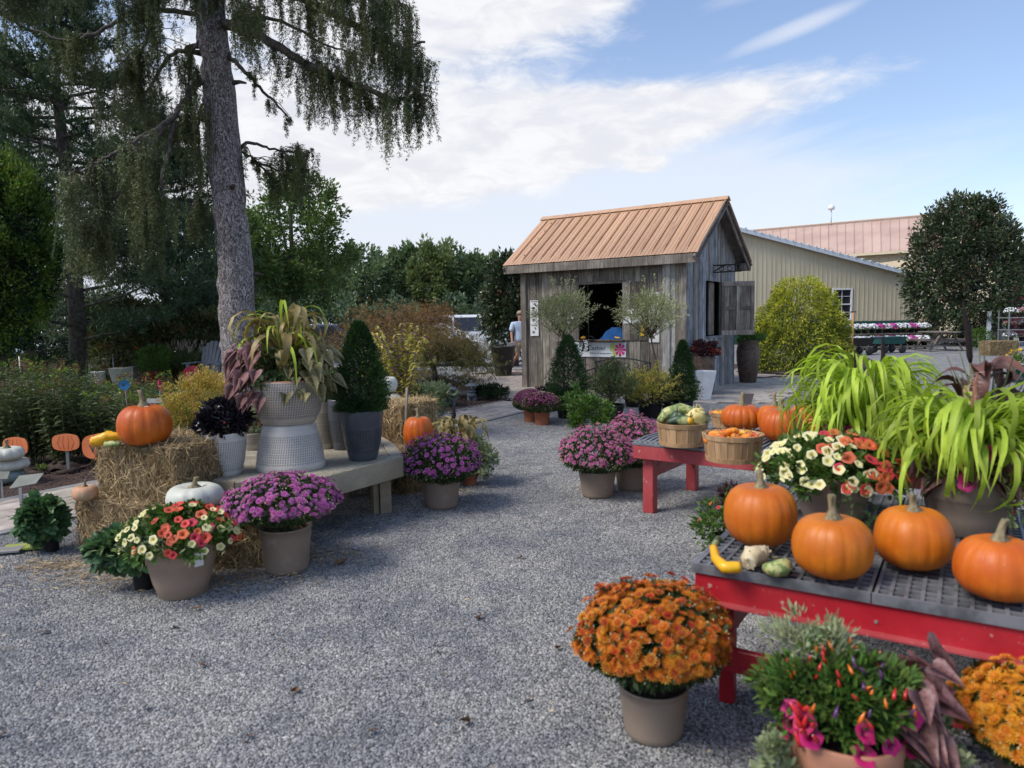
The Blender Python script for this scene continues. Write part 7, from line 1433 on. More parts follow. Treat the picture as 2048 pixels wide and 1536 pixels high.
# beautyberry
def arching(name, label, u, d, R, H, seed, n=26, lm='berry', L=.085, berries=True, x0=0):
    rr = RNG(seed); p = AT(u, 640, d); t = thing(name, label, 'shrub', (p.x, d, 0)); gs, g, gb = Geo(), Geo(), Geo()
    for i in range(n):
        a = rr.uniform(0, 2*PI); q = rr.uniform(.25, 1); tip = Vector((math.cos(a)*R*q, math.sin(a)*R*q*.8, H*rr.uniform(.7, 1.0)*(1-.25*q*q))); b = Vector((math.cos(a)*.06, math.sin(a)*.06, 0)); m_ = Vector((tip.x*.3, tip.y*.3, tip.z*.75)); pts = [b*(1-s)**2+m_*2*s*(1-s)+tip*s*s for s in np.linspace(0, 1, 9)]; gs.tube(pts, [.007-.0006*k for k in range(9)], 5, cap=False)
        for k in range(26):
            s = .22+.78*k/26; j = min(int(s*8), 7); c = pts[j].lerp(pts[j+1], s*8-j); side = Vector((-math.sin(a), math.cos(a), 0)); g.leaves([tuple(c)]*2, [tuple(side+Vector(rr.normal(0, .3, 3))+Vector((0, 0, -.2))), tuple(-side+Vector(rr.normal(0, .3, 3))+Vector((0, 0, -.2)))], L*rr.uniform(.6, 1.1), L*.42, rng=rr, kind='l', droop=.5, roll=.4)
            if berries and k % 3 == 0 and rr.random() < .7:
                for _ in range(9): gb.lathe([(.0005, -.006), (.007, 0), (.0005, .006)], 5, c=tuple(c+Vector(rr.normal(0, .014, 3))), cap=False)
    g.build('foliage', L_[lm], t); gs.build('stems', M['twig'], t)
    if berries: gb.build('berries', mk('violet_berry', (.18, .04, .30), (.26, .07, .40), rough=.3), t, kind='stuff')
    return t
arching('beautyberry', 'yellowing beautyberry with clusters of violet berries behind the dwarf spruce', 800, 9.2, .62, 1.62, 361, 34)
# white stacked figure
t = thing('stacked_white_pumpkins', 'two white round ornaments stacked behind the dwarf spruce', 'ornament', (AT(768, 640, 8.2).x, 8.2, 0)); pump_mesh(.15, .30, 8, .02, seed=1).build('lower_ball', M['wpump'], t, loc=(.03, 0, .40)); pump_mesh(.10, .2, 8, .02, seed=2).build('upper_ball', M['wpump'], t, loc=(.03, 0, .69)); Geo().lathe([(.11, 0), (.10, .41)], 14).build('stand', M['limb'], t)
t = thing('leaning_stake', 'thin grey wooden stake leaning by the tall pumpkin', 'stake', G(806, 985)); Geo().bar((0, 0, 0), (.05, .1, .92), .022, .012).build('shaft', M['barnwood'], t)
# ================================================================ perennial bed
def perennial(seed, x, y, H, ns, group, label, lightp=.4, s=1.0):
    rr = RNG(seed); t = thing('perennial', label, 'plant', (x, y, 0), 0, group); gs, g, gl, gd = Geo(), Geo(), Geo(), Geo()
    for i in range(ns):
        a = rr.uniform(0, 2*PI); q = rr.uniform(0, .26)*s; hh = H*rr.uniform(.7, 1.05); b = Vector((math.cos(a)*q*.5, math.sin(a)*q*.5, 0)); tip = Vector((math.cos(a)*q*1.5+rr.normal(0, .04), math.sin(a)*q*1.5, hh)); gs.tube([b, b.lerp(tip, .5), tip], [.005, .004, .002], 4, cap=False); nl = int(hh/.030)
        us = np.arange(nl)/nl; us = us[us > .10]; ph = rr.uniform(0, 6); P = []; D = []; Ls = []
        for k, uu in enumerate(us):
            c = b.lerp(tip, uu); an = ph+k*1.57; env = .5+.5*math.sin(PI*min(uu*1.0+.1, 1))
            for sg in (0, PI): P.append(tuple(c)); D.append((math.cos(an+sg), math.sin(an+sg), .35-.9*rr.random()*.6)); Ls.append(.11*env*rr.uniform(.8, 1.15))
        g.leaves(P, D, np.array(Ls), np.array(Ls)*.36, rng=rr, kind='l', droop=.55, roll=.35)
        if rr.random() < lightp: gl.leaves([tuple(tip-Vector((0, 0, .02)))]*9, rr.normal(0, .8, (9, 3))+[0, 0, .9], .05, .02, rng=rr, kind='d')
        elif rr.random() < .25: gd.leaves(np.array(tip)+rr.normal(0, .03, (60, 3)), rr.normal(0, 1, (60, 3)), .02, .012, rng=rr, kind='q')
    g.build('foliage', L_['phlox'], t); gs.build('stems', M['stem'], t, kind='stuff')
    if gl.n: gl.build('young_tips', L_['tip'], t, kind='stuff')
    if gd.n: gd.build('faded_flower_heads', L_['rust'] if rr.random() < .7 else L_['sp'], t, kind='stuff')
    return t
rr = RNG(400); k = 0
for (v, d0, us) in ((905, 8.0, (-30, 45, 110, 185, 250, 310)), (880, 8.7, (0, 75, 150, 222, 290, 350)), (860, 9.5, (-40, 40, 110, 180, 250, 330)), (845, 10.4, (10, 80, 150, 35))):
    for u in us:
        k += 1; p = AT(u+rr.normal(0, 8), 640, d0+rr.normal(0, .15)); topv = 742 + rr.normal(0, 16) + (u > 210)*32 - (u < 60)*20 + (8.7-d0)*10; H = AT(u, topv, p.y).z; perennial(400+k, p.x, p.y, min(max(H, .45), 1.1), 21, 'perennials along the mulch bed', 'leafy green perennial in the bed behind the orange signs', s=1.1)
q = AT(115, 790, 8.6); t = thing('pink_phlox', 'lone stem of pale pink phlox flowers among the green perennials', 'flower', (q.x, q.y, 0)); Geo().tube([(0, 0, 0), (.01, 0, q.z)], .004, 5).build('stem', M['stem'], t); g = Geo(); rr = RNG(431); g.leaves(np.array([0, 0, q.z])+rr.normal(0, 1, (90, 3))*[.035, .03, .075], rr.normal(0, 1, (90, 3)), .024, .02, rng=rr, kind='q'); g.build('blooms', mk('pink_phlox_bloom', (.55, .33, .42), (.66, .45, .52), island=.3), t)
# crab sculpture
t = thing('crab_sculpture', 'dark brown crab sculpture with two raised eyes lying on the mulch', 'sculpture', G(125, 942)); mb = mk('rusty_bronze', (.03, .019, .015), (.06, .04, .032), nscale=20, rough=.7, bump=.3, spec=.2)
g = Geo(); V = []
for i in range(17):
    for j in range(9): a = i/16*2-1; b = j/8*2-1; V.append((a*.19, b*.10+.02*abs(a)**2, .02+.085*max(1-a*a*.95-b*b*.9, 0)**.5))
g.add(V, [(i*9+j, (i+1)*9+j, (i+1)*9+j+1, i*9+j+1) for i in range(16) for j in range(8)], 0, True); g.box((0, .01, .012), (.34, .16, .02)); g.build('shell', mb, t)
for s_ in (-1, 1):
    Geo().lathe([(.022, 0), (.024, .012), (.015, .03), (.001, .034)], 12).build('eye', mb, t, loc=(s_*.045, -.05, .088)); Geo().tube([(s_*.15, -.06, .03), (s_*.24, -.11, .03), (s_*.20, -.19, .025), (s_*.10, -.205, .02), (s_*.015, -.17, .015)], [.02, .026, .034, .03, .008], 8).build('claw', mb, t)
    for k in range(3): Geo().tube([(s_*.17, .0+k*.035, .03), (s_*(.25+.01*k), .02+k*.05, .045), (s_*(.31), .04+k*.07, .005)], [.012, .010, .004], 6).build('leg', mb, t)
clump('seedling', 'tiny yellow green seedling on the mulch beside the crab sculpture', 84, 946, 22, 930, 'tip', 441, 60, .03, .016)
# pinwheel flowers
def metalflower(label, u, v, d, rpx, mt, np_, seed, tilt=.3, slim=False):
    p = AT(u, v, d); t = thing('metal_flower', label, 'garden ornament', (p.x, d, 0)); R = rpx*d/FPX; o = bpy.data.objects.new('petals', None); C.objects.link(o); o.parent = t; o.location = (0, 0, p.z); o.rotation_euler = (PI/2-tilt*.3, 0, seed*.3)
    for k in range(np_):
        a = 2*PI*k/np_; g = Geo(); c, s = math.cos(a), math.sin(a); w_ = R*(.30 if slim else .52); V = []
        for i in range(4):
            uu = (.12, .5, .85, 1.0)[i]; ww = w_*(.35, 1.0, .85, .25)[i]; zz = R*(.0, .10, .22, .32)[i]
            for j in (-1, 0, 1): V.append((c*R*uu - s*ww*j, s*R*uu + c*ww*j, zz + (.06*R if j else 0)))
        g.add(V, [(i*3+j, i*3+j+1, i*3+j+4, i*3+j+3) for i in range(3) for j in range(2)], 0, True); g.build('petal', mt, o)
    g = Geo(); g.lathe([(R*.2, .0), (R*.2, R*.15), (R*.08, R*.22), (.001, R*.23)], 12); g.build('center', M['darkgrey'], o); Geo().tube([(0, .03, 0), (.02, .03, p.z*.5), (0, .03, p.z)], .008, 6).build('stem', mk('teal_stem', (.03, .16, .17)) if seed > 5 else M['darkgrey'], t); return t
crim = mk('crimson_enamel', (.40, .03, .06), (.50, .06, .10), nscale=6, rough=.35); blu = mk('blue_enamel', (.03, .18, .38), (.06, .28, .48), nscale=6, rough=.3)
metalflower('crimson metal flower ornament above the golden spirea', 385, 748, 7.2, 17, crim, 5, 1); metalflower('crimson metal flower ornament on a teal stem behind the big pumpkin', 316, 772, 7.6, 15, crim, 5, 6); metalflower('blue metal pinwheel ornament above the perennials', 247, 770, 7.8, 11, blu, 12, 3, slim=True); metalflower('coral metal flower ornament half hidden by sweet potato leaves', 432, 756, 7.4, 12, mk('coral_enamel', (.50, .16, .10)), 6, 4)
# ================================================================ patio behind the lawn
PD = 19.0
def patio(u, d=PD): p = AT(u, 640, d); return Vector((p.x, d, 0))
# stacked stone wall with each stone
wl = thing('stone_wall', 'low stacked stone wall at the back of the patio', 'wall', patio(330, 20.6)); rr = RNG(451); W0 = 3.3
for row in range(6):
    x = -W0/2-.3
    while x < W0/2+.6: 
        L = rr.uniform(.22, .5); Geo().box((x+L/2, rr.normal(0, .012), .045+row*.088), (L-.015, .28, .078)).build('stone', M['stonewall'], wl, bevel=.008); x += L
Geo().box((.15, 0, .585), (W0+.8, .36, .05)).build('coping', M['curb'], wl, bevel=.006)
t = thing('stone_pillar', 'short square stone pillar with slab cap at the end of the patio wall', 'pillar', patio(252, 20.3)); 
for row in range(7): 
    for s_ in (-.16, .16): Geo().box((s_+rr.normal(0, .01), 0, .05+row*.095), (.31, .5, .085)).build('stone', M['stonewall'], t, bevel=.008)
Geo().box((0, 0, .71), (.74, .58, .06)).build('cap', M['stonewall'], t, bevel=.008)
minipump('orange pumpkin sitting on the stone pillar', patio(277, 20.5)+Vector((0, 0, .80)), .17, .24, 452, nr=12, depth=.05); Geo
t = thing('stone_block', 'stacked stones under the pumpkin beside the pillar', 'wall', patio(277, 20.6)); 
for row in range(8): Geo().box((rr.normal(0, .02), 0, .05+row*.096), (rr.uniform(.4, .5), .4, .086)).build('stone', M['stonewall'], t, bevel=.008)
t = thing('faceted_planter', 'pale faceted concrete planter on the patio', 'planter', patio(246, 18.6)); g = Geo(); w1, w0, h_ = .33, .25, .45
g.add([(-w0, -.2, 0), (w0, -.2, 0), (w0, .2, 0), (-w0, .2, 0), (-w1, -.28, h_), (.02, -.30, h_-.03), (w1, -.28, h_+.03), (w1, .28, h_+.03), (-w1, .28, h_), (.08, -.21, .02)], [[0, 3, 2, 1]]); g.F.append((np.array([[0, 9, 4], [9, 5, 4], [9, 1, 6], [9, 6, 5], [1, 2, 7], [1, 7, 6], [2, 3, 8], [2, 8, 7], [3, 0, 4], [3, 4, 8]]), 0, False)); g.F.append((np.array([[4, 5, 6, 7, 8]]), 0, False)); g.build('body', mk('pale_concrete', (.34, .35, .31), (.42, .43, .39), nscale=3, rough=.8), t)
t = thing('red_pot_shrub', 'round deep red pot with a loose green shrub on the patio', 'potted plant', patio(305, 18.4)); pot(t, .29, .2, .36, mk('red_glaze', (.14, .012, .012), (.20, .02, .018), rough=.3), 'vase'); g = Geo(); rr = RNG(453); tips = bushy(g, (0, 0, .62), (.48, .36, .34), 3200, .07, .022, 46, rr, cr=.28, up=.8); bushy(g, (.28, 0, .85), (.16, .14, .22), 600, .07, .02, 12, rr); g.build('foliage', L_['fresh'], t); g = Geo(); stems(g, (0, 0, .3), tips[:14], .008, .003, rr); g.build('stems', M['twig'], t)
t = thing('yellow_pot_grass', 'tufted ornamental grass with tan plumes in a yellow pot on the patio', 'potted plant', patio(368, 18.6)); pot(t, .19, .15, .32, mk('yellow_glaze', (.32, .22, .01), (.38, .27, .015), rough=.4), 'vase'); g, g2 = Geo(), Geo(); n = 620; P = np.c_[rr.normal(0, .06, n), rr.normal(0, .06, n), np.full(n, .3)]; D = np.c_[rr.normal(0, .45, n), rr.normal(0, .45, n), np.ones(n)]; g.leaves(P, D, rr.uniform(.4, .75, n), .014, rng=rr, kind='s', droop=.3); g.build('blades', L_['phlox'], t); n = 70; g2.leaves(np.c_[rr.normal(0, .22, n), rr.normal(0, .15, n), rr.uniform(.75, 1.0, n)], np.c_[rr.normal(0, .3, n), rr.normal(0, .3, n), np.ones(n)], .2, .035, rng=rr, kind='d'); g2.build('plumes', mk('tan_plume', (.22, .17, .13), (.30, .24, .19), island=.3), t, kind='stuff')
# adirondack chair
t = thing('adirondack_chair', 'grey slatted garden armchair with a rounded fan back on the patio', 'chair', patio(408, 18.3), -.15); cm = mk('grey_plastic_wood', (.20, .205, .225), (.25, .255, .275), rough=.6)
for k in range(6):
    f = (k-2.5)/2.5; hh = .82-.14*f*f; Geo().bar((f*.20, .10, .28), (f*.29, .42, .28+hh), .085, .022, up=(0, 1, 0)).build('back_slat', cm, t)
for k in range(5): Geo().box((0, -.32+k*.1, .36-.028*k), (.52, .085, .022)).build('seat_slat', cm, t)
for s_ in (-1, 1): Geo().box((s_*.33, -.1, .56), (.13, .68, .025)).build('arm', cm, t); Geo().box((s_*.29, -.36, .27), (.03, .10, .55)).build('leg', cm, t); Geo().bar((s_*.27, -.38, .33), (s_*.27, .5, .06), .03, .12, up=(1, 0, 0)).build('side_rail', cm, t)
t = thing('second_armchair', 'grey garden armchair mostly hidden by sweet potato leaves', 'chair', patio(455, 17.8), .5)
for k in range(5): Geo().box((0, -.32+k*.1, .36-.028*k), (.56, .085, .022)).build('seat_slat', cm, t)
for s_ in (-1, 1): Geo().box((s_*.33, -.1, .56), (.14, .7, .025)).build('arm', cm, t); Geo().box((s_*.29, -.36, .27), (.03, .10, .55)).build('leg', cm, t)
# post and spigot, buckets
t = thing('water_post', 'green weathered timber post beside a grey water pipe', 'post', patio(213, 19.2)); Geo().box((0, 0, .48), (.13, .13, .96)).build('timber', mk('mossy_timber', (.10, .10, .05), (.16, .15, .08), nscale=8), t)
t = thing('water_tap', 'upright grey standpipe with a red tap by the timber post', 'tap', patio(221, 19.0)); Geo().tube([(0, 0, 0), (0, 0, .9)], .022, 8).build('pipe', M['steel'], t); g = Geo(); g.tube([(0, 0, .88), (0, -.03, .95), (.05, -.06, .93), (.07, -.08, .86)], [.03, .03, .024, .02], 8); g.build('spout', mk('dull_red_iron', (.20, .07, .06)), t); Geo().tube([(-.05, 0, 1.0), (.05, 0, 1.0)], .014, 6).build('handle', mk('dull_red_handle', (.16, .06, .05)), t)
for i, (u, lb) in enumerate(((162, 'pale bucket at the end of the row on the patio, behind the perennials'), (172, 'middle pale bucket of the row on the patio'), (192, 'pale bucket nearest the faceted planter'))):
    t = thing('bucket', lb, 'bucket', patio(u, 18.7), 0, 'pale buckets on the patio'); Geo().lathe([(.12, 0), (.14, .32), (.145, .33), (.145, .35), (.13, .35), (.125, .3)], 20, cap=False).build('body', mk('grey_white_plastic', (.42, .44, .50)) if i == 0 else M['whitepot'], t); Geo().tube([(-.14, 0, .3), (-.1, -.12, .22), (.1, -.12, .22), (.14, 0, .3)], .004, 5).build('handle', M['steel'], t)
clump('low_shrub', 'grey green shrub behind the pale buckets', 178, 700, 110, 690, 'phlox', 455, 2600, .07, .022, dfix=20.5)
clump('low_shrub', 'dark leafy shrub between the perennials and the pines', 60, 700, 150, 690, 'dark', 456, 3200, .08, .03, dfix=15.5)
t = thing('plant_sign', 'small blue white sign on a pole in the shade by the arborvitae', 'sign', Vector((AT(33, 640, 13).x, 13, 0))); Geo().tube([(0, 0, 0), (0, 0, 1.02)], .016, 8).build('pole', M['steel'], t); z_ = AT(34, 703, 13).z; Geo().box((.02, -.02, z_), (.16, .015, .085), M=Matrix.Rotation(.15, 3, 'Y')).build('plate', mk('blue_white_plate', (.25, .32, .5), (.5, .55, .68), nscale=14), t)
q = AT(310, 802, 7.0); t = thing('plant_sign', 'small grey plant label plate behind the big pumpkin stem', 'sign', (q.x, q.y, 0)); Geo().box((0, 0, q.z/2), (.02, .01, q.z)).build('stake', M['steel'], t); Geo().box((0, 0, q.z), (.16, .01, .05), M=Matrix.Rotation(-.5, 3, 'X')).build('plate', M['curb'], t)
# ================================================================ cars
def car(label, x, y, rz, paint, L=4.6, H=1.45, W_=1.8, van=False, group=None, cat='car'):
    t = thing('parked_car', label, cat, (x, y, 0), rz, group)
    if van: lo = [(-L/2, .45), (-L/2, 1.0), (-L/2+.9, 1.12), (-L/2+1.5, H), (L/2-.3, H), (L/2-.05, 1.1), (L/2, .45)]
    else: lo = [(-L/2, .42), (-L/2, .68), (-L/2+.15, .78), (-L/2+1.05, .92), (-L/2+1.75, H-.04), (-L/2+2.2, H), (L/2-1.5, H-.02), (L/2-.65, 1.02), (L/2-.1, .96), (L/2, .6), (L/2, .42)]
    xs = np.linspace(-L/2, L/2, 44); g = Geo(); top = np.interp(xs, [p[0] for p in lo if 1], [p[1] for p in lo]); xs[0] += .01; V = []
    for i, x_ in enumerate(xs):
        zt2 = top[i]; belt = min(.92 if not van else 1.05, zt2); nose = 1-.16*abs(x_/(L/2))**6; w_ = W_/2*nose; wt = w_*(1-.30*max(zt2-belt, 0)/.5)
        row = [(w_*.9, .22), (w_, .34), (w_, .62), (w_*.985, belt-.02), (wt, max(zt2-.06, belt)), (wt*.86, zt2), (0, zt2+.015)]; V += [(x_, a, b) for a, b in row] + [(x_, -a, b) for a, b in row[-2::-1]]
    k = 13; F = [(i*k+j, i*k+j+1, (i+1)*k+j+1, (i+1)*k+j) for i in range(43) for j in range(12)]; g.add(V, F, 0, True); g.F.append((np.array([list(range(k))]), 0, False)); g.F.append((np.array([list(range(43*k, 44*k))[::-1]]), 0, False)); g.build('body', paint, t)
    gm = M['glass']
    def glassp(x0, x1, x2, x3, s): zb = .93 if not van else 1.08; zt3 = H-.10; y0, y1 = W_/2*.995*s, W_/2*.80*s; g = Geo(); g.add([(x0, y0, zb), (x1, y0, zb), (x2, y1+.01*s, zt3), (x3, y1+.01*s, zt3)], [0, 1, 2, 3]); g.build('side_window', gm, t)
    for s in (-1, 1):
        if van: glassp(-L/2+1.05, -L/2+2.1, -L/2+2.1, -L/2+1.5, s); glassp(-L/2+2.18, L/2-1.3, L/2-1.3, -L/2+2.18, s); glassp(L/2-1.22, L/2-.25, L/2-.4, L/2-1.22, s)
        else: glassp(-L/2+1.35, -L/2+2.25, -L/2+2.25, -L/2+1.95, s); glassp(-L/2+2.32, L/2-1.15, L/2-1.55, -L/2+2.32, s)
    a, b, c_, d = (-L/2+1.12, .95, -L/2+1.72, H-.07) if not van else (-L/2+.95, 1.15, -L/2+1.45, H-.06); g = Geo(); g.add([(a, -W_*.42, b+.015), (a, W_*.42, b+.015), (c_, W_*.34, d+.015), (c_, -W_*.34, d+.015)], [0, 1, 2, 3]); g.build('windscreen', gm, t)
    if not van: g = Geo(); g.add([(L/2-.72, -W_*.40, 1.06), (L/2-.72, W_*.40, 1.06), (L/2-1.42, W_*.33, H-.02), (L/2-1.42, -W_*.33, H-.02)], [0, 1, 2, 3]); g.build('rear_window', gm, t)
    for x_ in (-L/2+.85, L/2-.95):
        for s in (-1, 1):
            w_ = bpy.data.objects.new('wheel', None); C.objects.link(w_); w_.parent = t; w_.location = (x_, s*(W_/2-.08), .33); w_.rotation_euler = (PI/2, 0, 0); Geo().lathe([(.2, -.1), (.31, -.1), (.335, -.07), (.335, .07), (.31, .1), (.2, .1)], 22, cap=False).build('tyre', M['blackpot'], w_); Geo().lathe([(.001, -.07), (.2, -.105), (.21, 0), (.2, .105), (.001, .07)], 14, cap=False).build('rim', M['steel'], w_)
    for s in (-1, 1): Geo().box((-L/2+.05, s*W_*.34, .68), (.08, .36, .12)).build('headlight', M['trim'], t, bevel=.02); Geo().box((L/2-.04, s*W_*.36, .80), (.06, .3, .14)).build('tail_light', mk('tail_red', (.4, .02, .02)) if 'tl' not in M else M['tl'], t)
    return t
wp = mk('white_car_paint', (.74, .75, .76), rough=.2, coat=.6, spec=.5); sp2 = mk('silver_car_paint', (.38, .39, .41), rough=.25, metal=.4, coat=.5); dp = mk('dark_car_paint', (.03, .035, .045), rough=.2, coat=.6)
q = AT(880, 640, 24.0); car('white sedan parked behind the weeping lace maple', q.x-.4, 24.4, 2.95, wp)
q = AT(938, 640, 31.0); car('white utility vehicle parked beyond the white sedan', q.x-.6, 31.5, .12, wp, 4.6, 1.75, 1.85, True)
q = AT(470, 640, 30); car('silver car glimpsed between the spruce trunk and the grey chair', q.x-.6, 30, .05, sp2)
q = AT(120, 640, 34); car('pale car glimpsed under the pines', q.x, 34, .0, wp)
q = AT(640, 640, 36); car('dark car parked beyond the beautyberry', q.x, 36, .1, dp)
# ================================================================ far right yard
def FR_(u, v, z=0): return G(u, v, z)
q = Vector((AT(1878, 640, 28.0).x, 28.0, 0)); t = thing('picnic_table', 'weathered wooden picnic table seen end on below the large magnolia', 'picnic table', q, PI/2-.1); pw3 = M['barnwood']
q2 = q
for k in range(5): Geo().box((0, -.31+k*.155, .74), (1.8, .145, .04)).build('top_board', pw3, t)
for s in (-1, 1):
    for k in range(2): Geo().box((0, s*(.66+.15*k), .44), (1.8, .14, .04)).build('seat_board', pw3, t)
    for x_ in (-.65, .65): Geo().bar((x_, s*.2, .72), (x_, s*.62, 0), .04, .10, up=(1, 0, 0)).build('leg', pw3, t)
for x_ in (-.65, .65): Geo().box((x_+.03, 0, .40), (.04, 1.55, .10)).build('seat_support', pw3, t); Geo().box((x_+.03, 0, .69), (.04, .7, .07)).build('top_support', pw3, t)
Geo().bar((-.6, 0, .42), (0, 0, .70), .09, .04, up=(0, 1, 0)).build('brace', pw3, t); Geo().bar((.6, 0, .42), (0, 0, .70), .09, .04, up=(0, 1, 0)).build('brace', pw3, t)
# hedge and flower rows by the barn
for i in range(12):
    q = AT(1712+i*14, 640, 34.5); t = thing('low_hedge_shrub', 'small clipped shrub along the green base of the barn', 'shrub', (q.x, 34.5, 0), 0, 'hedge shrubs along the barn'); g = Geo(); rr = RNG(500+i); bushy(g, (0, 0, .42), (.26, .3, .42), 420, .12, .07, 16, rr); g.build('foliage', L_['dark' if i % 2 else 'green'], t)
WF, MF = mk('white_flower_mass', (.72, .72, .74), (.8, .8, .82), island=.15), mk('magenta_flower_mass', (.42, .03, .26), (.55, .08, .38), island=.3)
cols = [(1702, 'w'), (1716, 'w'), (1730, 'w'), (1745, 'w'), (1758, 'm'), (1772, 'w'), (1784, 'm'), (1797, 'w'), (1810, 'w'), (1823, 'm'), (1836, 'w'), (1850, 'w')]
for row, (d, zb, cz) in enumerate(((31.0, .62, 0), (29.8, .12, 0))):
    st = thing('plant_rack', 'long low display rack of white and magenta flowers, %s tier' % ('upper' if row == 0 else 'lower'), 'rack', (AT(1776, 640, d).x, d, 0)); Wd = 160*d/FPX; Geo().box((0, 0, zb), (Wd, .8, .05)).build('shelf', M['barnwood'], st)
    for k in range(6): Geo().box((-Wd/2+.1+k*(Wd-.2)/5, 0, zb/2), (.06, .06, zb)).build('leg', M['barnwood'], st)
    for i, (u, kd) in enumerate(cols):
        if row and kd == 'w' and i % 5 == 4: kd = 'm'
        if row and kd == 'm' and i > 8: kd = 'm'
        q = AT(u, 640, d); t = thing('bedding_flowers', ('white' if kd == 'w' else 'magenta') + (' flowers in a pot on the upper flower rack before the barn' if row == 0 else ' flowers in a pot on the lower flower rack before the barn'), 'potted flowers', (q.x, d, zb+.025), 0, ('white' if kd == 'w' else 'magenta')+(' pots on the upper rack' if row == 0 else ' pots on the lower rack')); rr = RNG(520+i+row*20)
        pot(t, .13, .1, .16, M['blackpot'], 'nursery', n=12, soil=False); g = Geo(); bushy(g, (0, 0, .24), (.18, .3, .14), 160, .06, .03, 12, rr); g.build('foliage', L_['green'], t); g = Geo(); dq = sph(190, rr); dq[:, 2] = abs(dq[:, 2]); g.leaves(dq*[.19, .32, .17]+[0, 0, .24], np.cross(dq, rr.normal(0, 1, dq.shape)), .075, .07, rng=rr, kind='q'); g.build('flowers', WF if kd == 'w' else MF, t)
def cart(label, u, d, tub):
    q = AT(u, 640, d); t = thing('garden_cart', label, 'cart', (q.x, d, 0), .1); g = Geo(); g.add([(-.45, -.28, .35), (.45, -.28, .35), (.45, .28, .35), (-.45, .28, .35), (-.52, -.34, .62), (.52, -.34, .62), (.52, .34, .62), (-.52, .34, .62)], [[0, 3, 2, 1], [0, 1, 5, 4], [1, 2, 6, 5], [2, 3, 7, 6], [3, 0, 4, 7]]); g.box((0, 0, .61), (1.08, .72, .03)); g.build('tub', tub, t)
    for x_ in (-.35, .35):
        for s in (-1, 1): w_ = Geo().lathe([(.04, -.04), (.13, -.045), (.15, 0), (.13, .045), (.04, .04)], 14).build('wheel', M['blackpot'], t, loc=(x_, s*.32, .15)); w_.rotation_euler = (PI/2, 0, 0)
    g = Geo(); g.tube([(.5, 0, .35), (.75, 0, .9), (.7, -.1, 1.05)], .014, 6); g.tube([(.7, -.14, 1.05), (.7, .14, 1.05)], .014, 6); g.build('handle', M['black_iron'], t); return t
gm_ = mk('green_cart_plastic', (.015, .075, .07), (.02, .10, .09), rough=.5); cart('dark green garden cart parked before the flower rack, nearer the picnic table', 1778, 27.0, gm_); cart('dark garden cart parked before the flower rack near the golden cypress', 1712, 26.0, M['blackpot'])
t = thing('tool_handle', 'upright orange handled tool beside the golden cypress', 'garden tool', (AT(1706, 640, 25.5).x, 25.5, 0)); Geo().tube([(0, 0, 0), (0, 0, 1.55)], .03, 8).build('shaft', mk('orange_wood', (.45, .22, .08)), t); Geo().tube([(-.1, 0, 1.57), (.1, 0, 1.57)], .02, 6).build('grip', M['black_iron'], t)
# propane tank, container, racks, hay at far right
q = AT(2003, 640, 33); t = thing('propane_tank', 'upright cream propane tank beside the red container', 'gas tank', (q.x, 33, 0)); Geo().lathe([(.22, .0), (.24, .1), (.34, .2), (.36, .35), (.36, 1.25), (.30, 1.42), (.16, 1.5), (.15, 1.62), (.001, 1.62)], 24).build('body', mk('cream_tank_paint', (.46, .42, .35), (.52, .48, .41), rough=.5), t); Geo().lathe([(.17, 1.5), (.17, 1.66), (.14, 1.66)], 16, cap=False).build('collar', M['cream_metal'], t)
q = AT(1985, 640, 48); t = thing('red_container', 'dark red corrugated shipping container with an open dark end and a white notice', 'container', (q.x, 46, 0)); rp = mk('container_red', (.22, .03, .025), (.28, .045, .04), nscale=2, rough=.6); zt2 = AT(2000, 594, 46).z
for k in range(16): Geo().box((.12*k-.1, .02*(k % 2), zt2/2), (.115, .06, zt2)).build('wall_rib', rp, t)
g = Geo(); g.box((2.95, 1.5, zt2-.03), (6.2, 3.0, .08)); g.box((5.6, 0, zt2/2), (.9, .06, zt2)); g.box((3.0, 3.0, zt2/2), (6.2, .06, zt2)); g.box((-.15, 1.5, zt2/2), (.06, 3.0, zt2)); g.build('shell', rp, t); Geo().box((3.2, 2.8, zt2/2), (4, .1, zt2-.2)).build('dark_interior', M['inside'], t); Geo().box((.5, -.05, zt2*.72), (.55, .02, .5)).build('notice', M['white'], t)  # near-black panel colours in the shade inside the open end
for x_ in (1.2, 1.75): Geo().box((x_, -.06, zt2/2), (.05, .04, zt2-.1)).build('lock_rod', M['white'], t)
t = thing('garden_rack', 'metal shelf rack of pink and white potted flowers at the picture edge', 'rack', (AT(2046, 640, 27).x, 27, 0))
for z_ in (.35, .8, 1.25): Geo().box((0, 0, z_), (1.5, .6, .03)).build('shelf', M['steel'], t)
for x_ in (-.72, .72): Geo().box((x_, -.28, .75), (.03, .03, 1.5)).build('post', M['steel'], t); Geo().box((x_, .28, .75), (.03, .03, 1.5)).build('post', M['steel'], t)
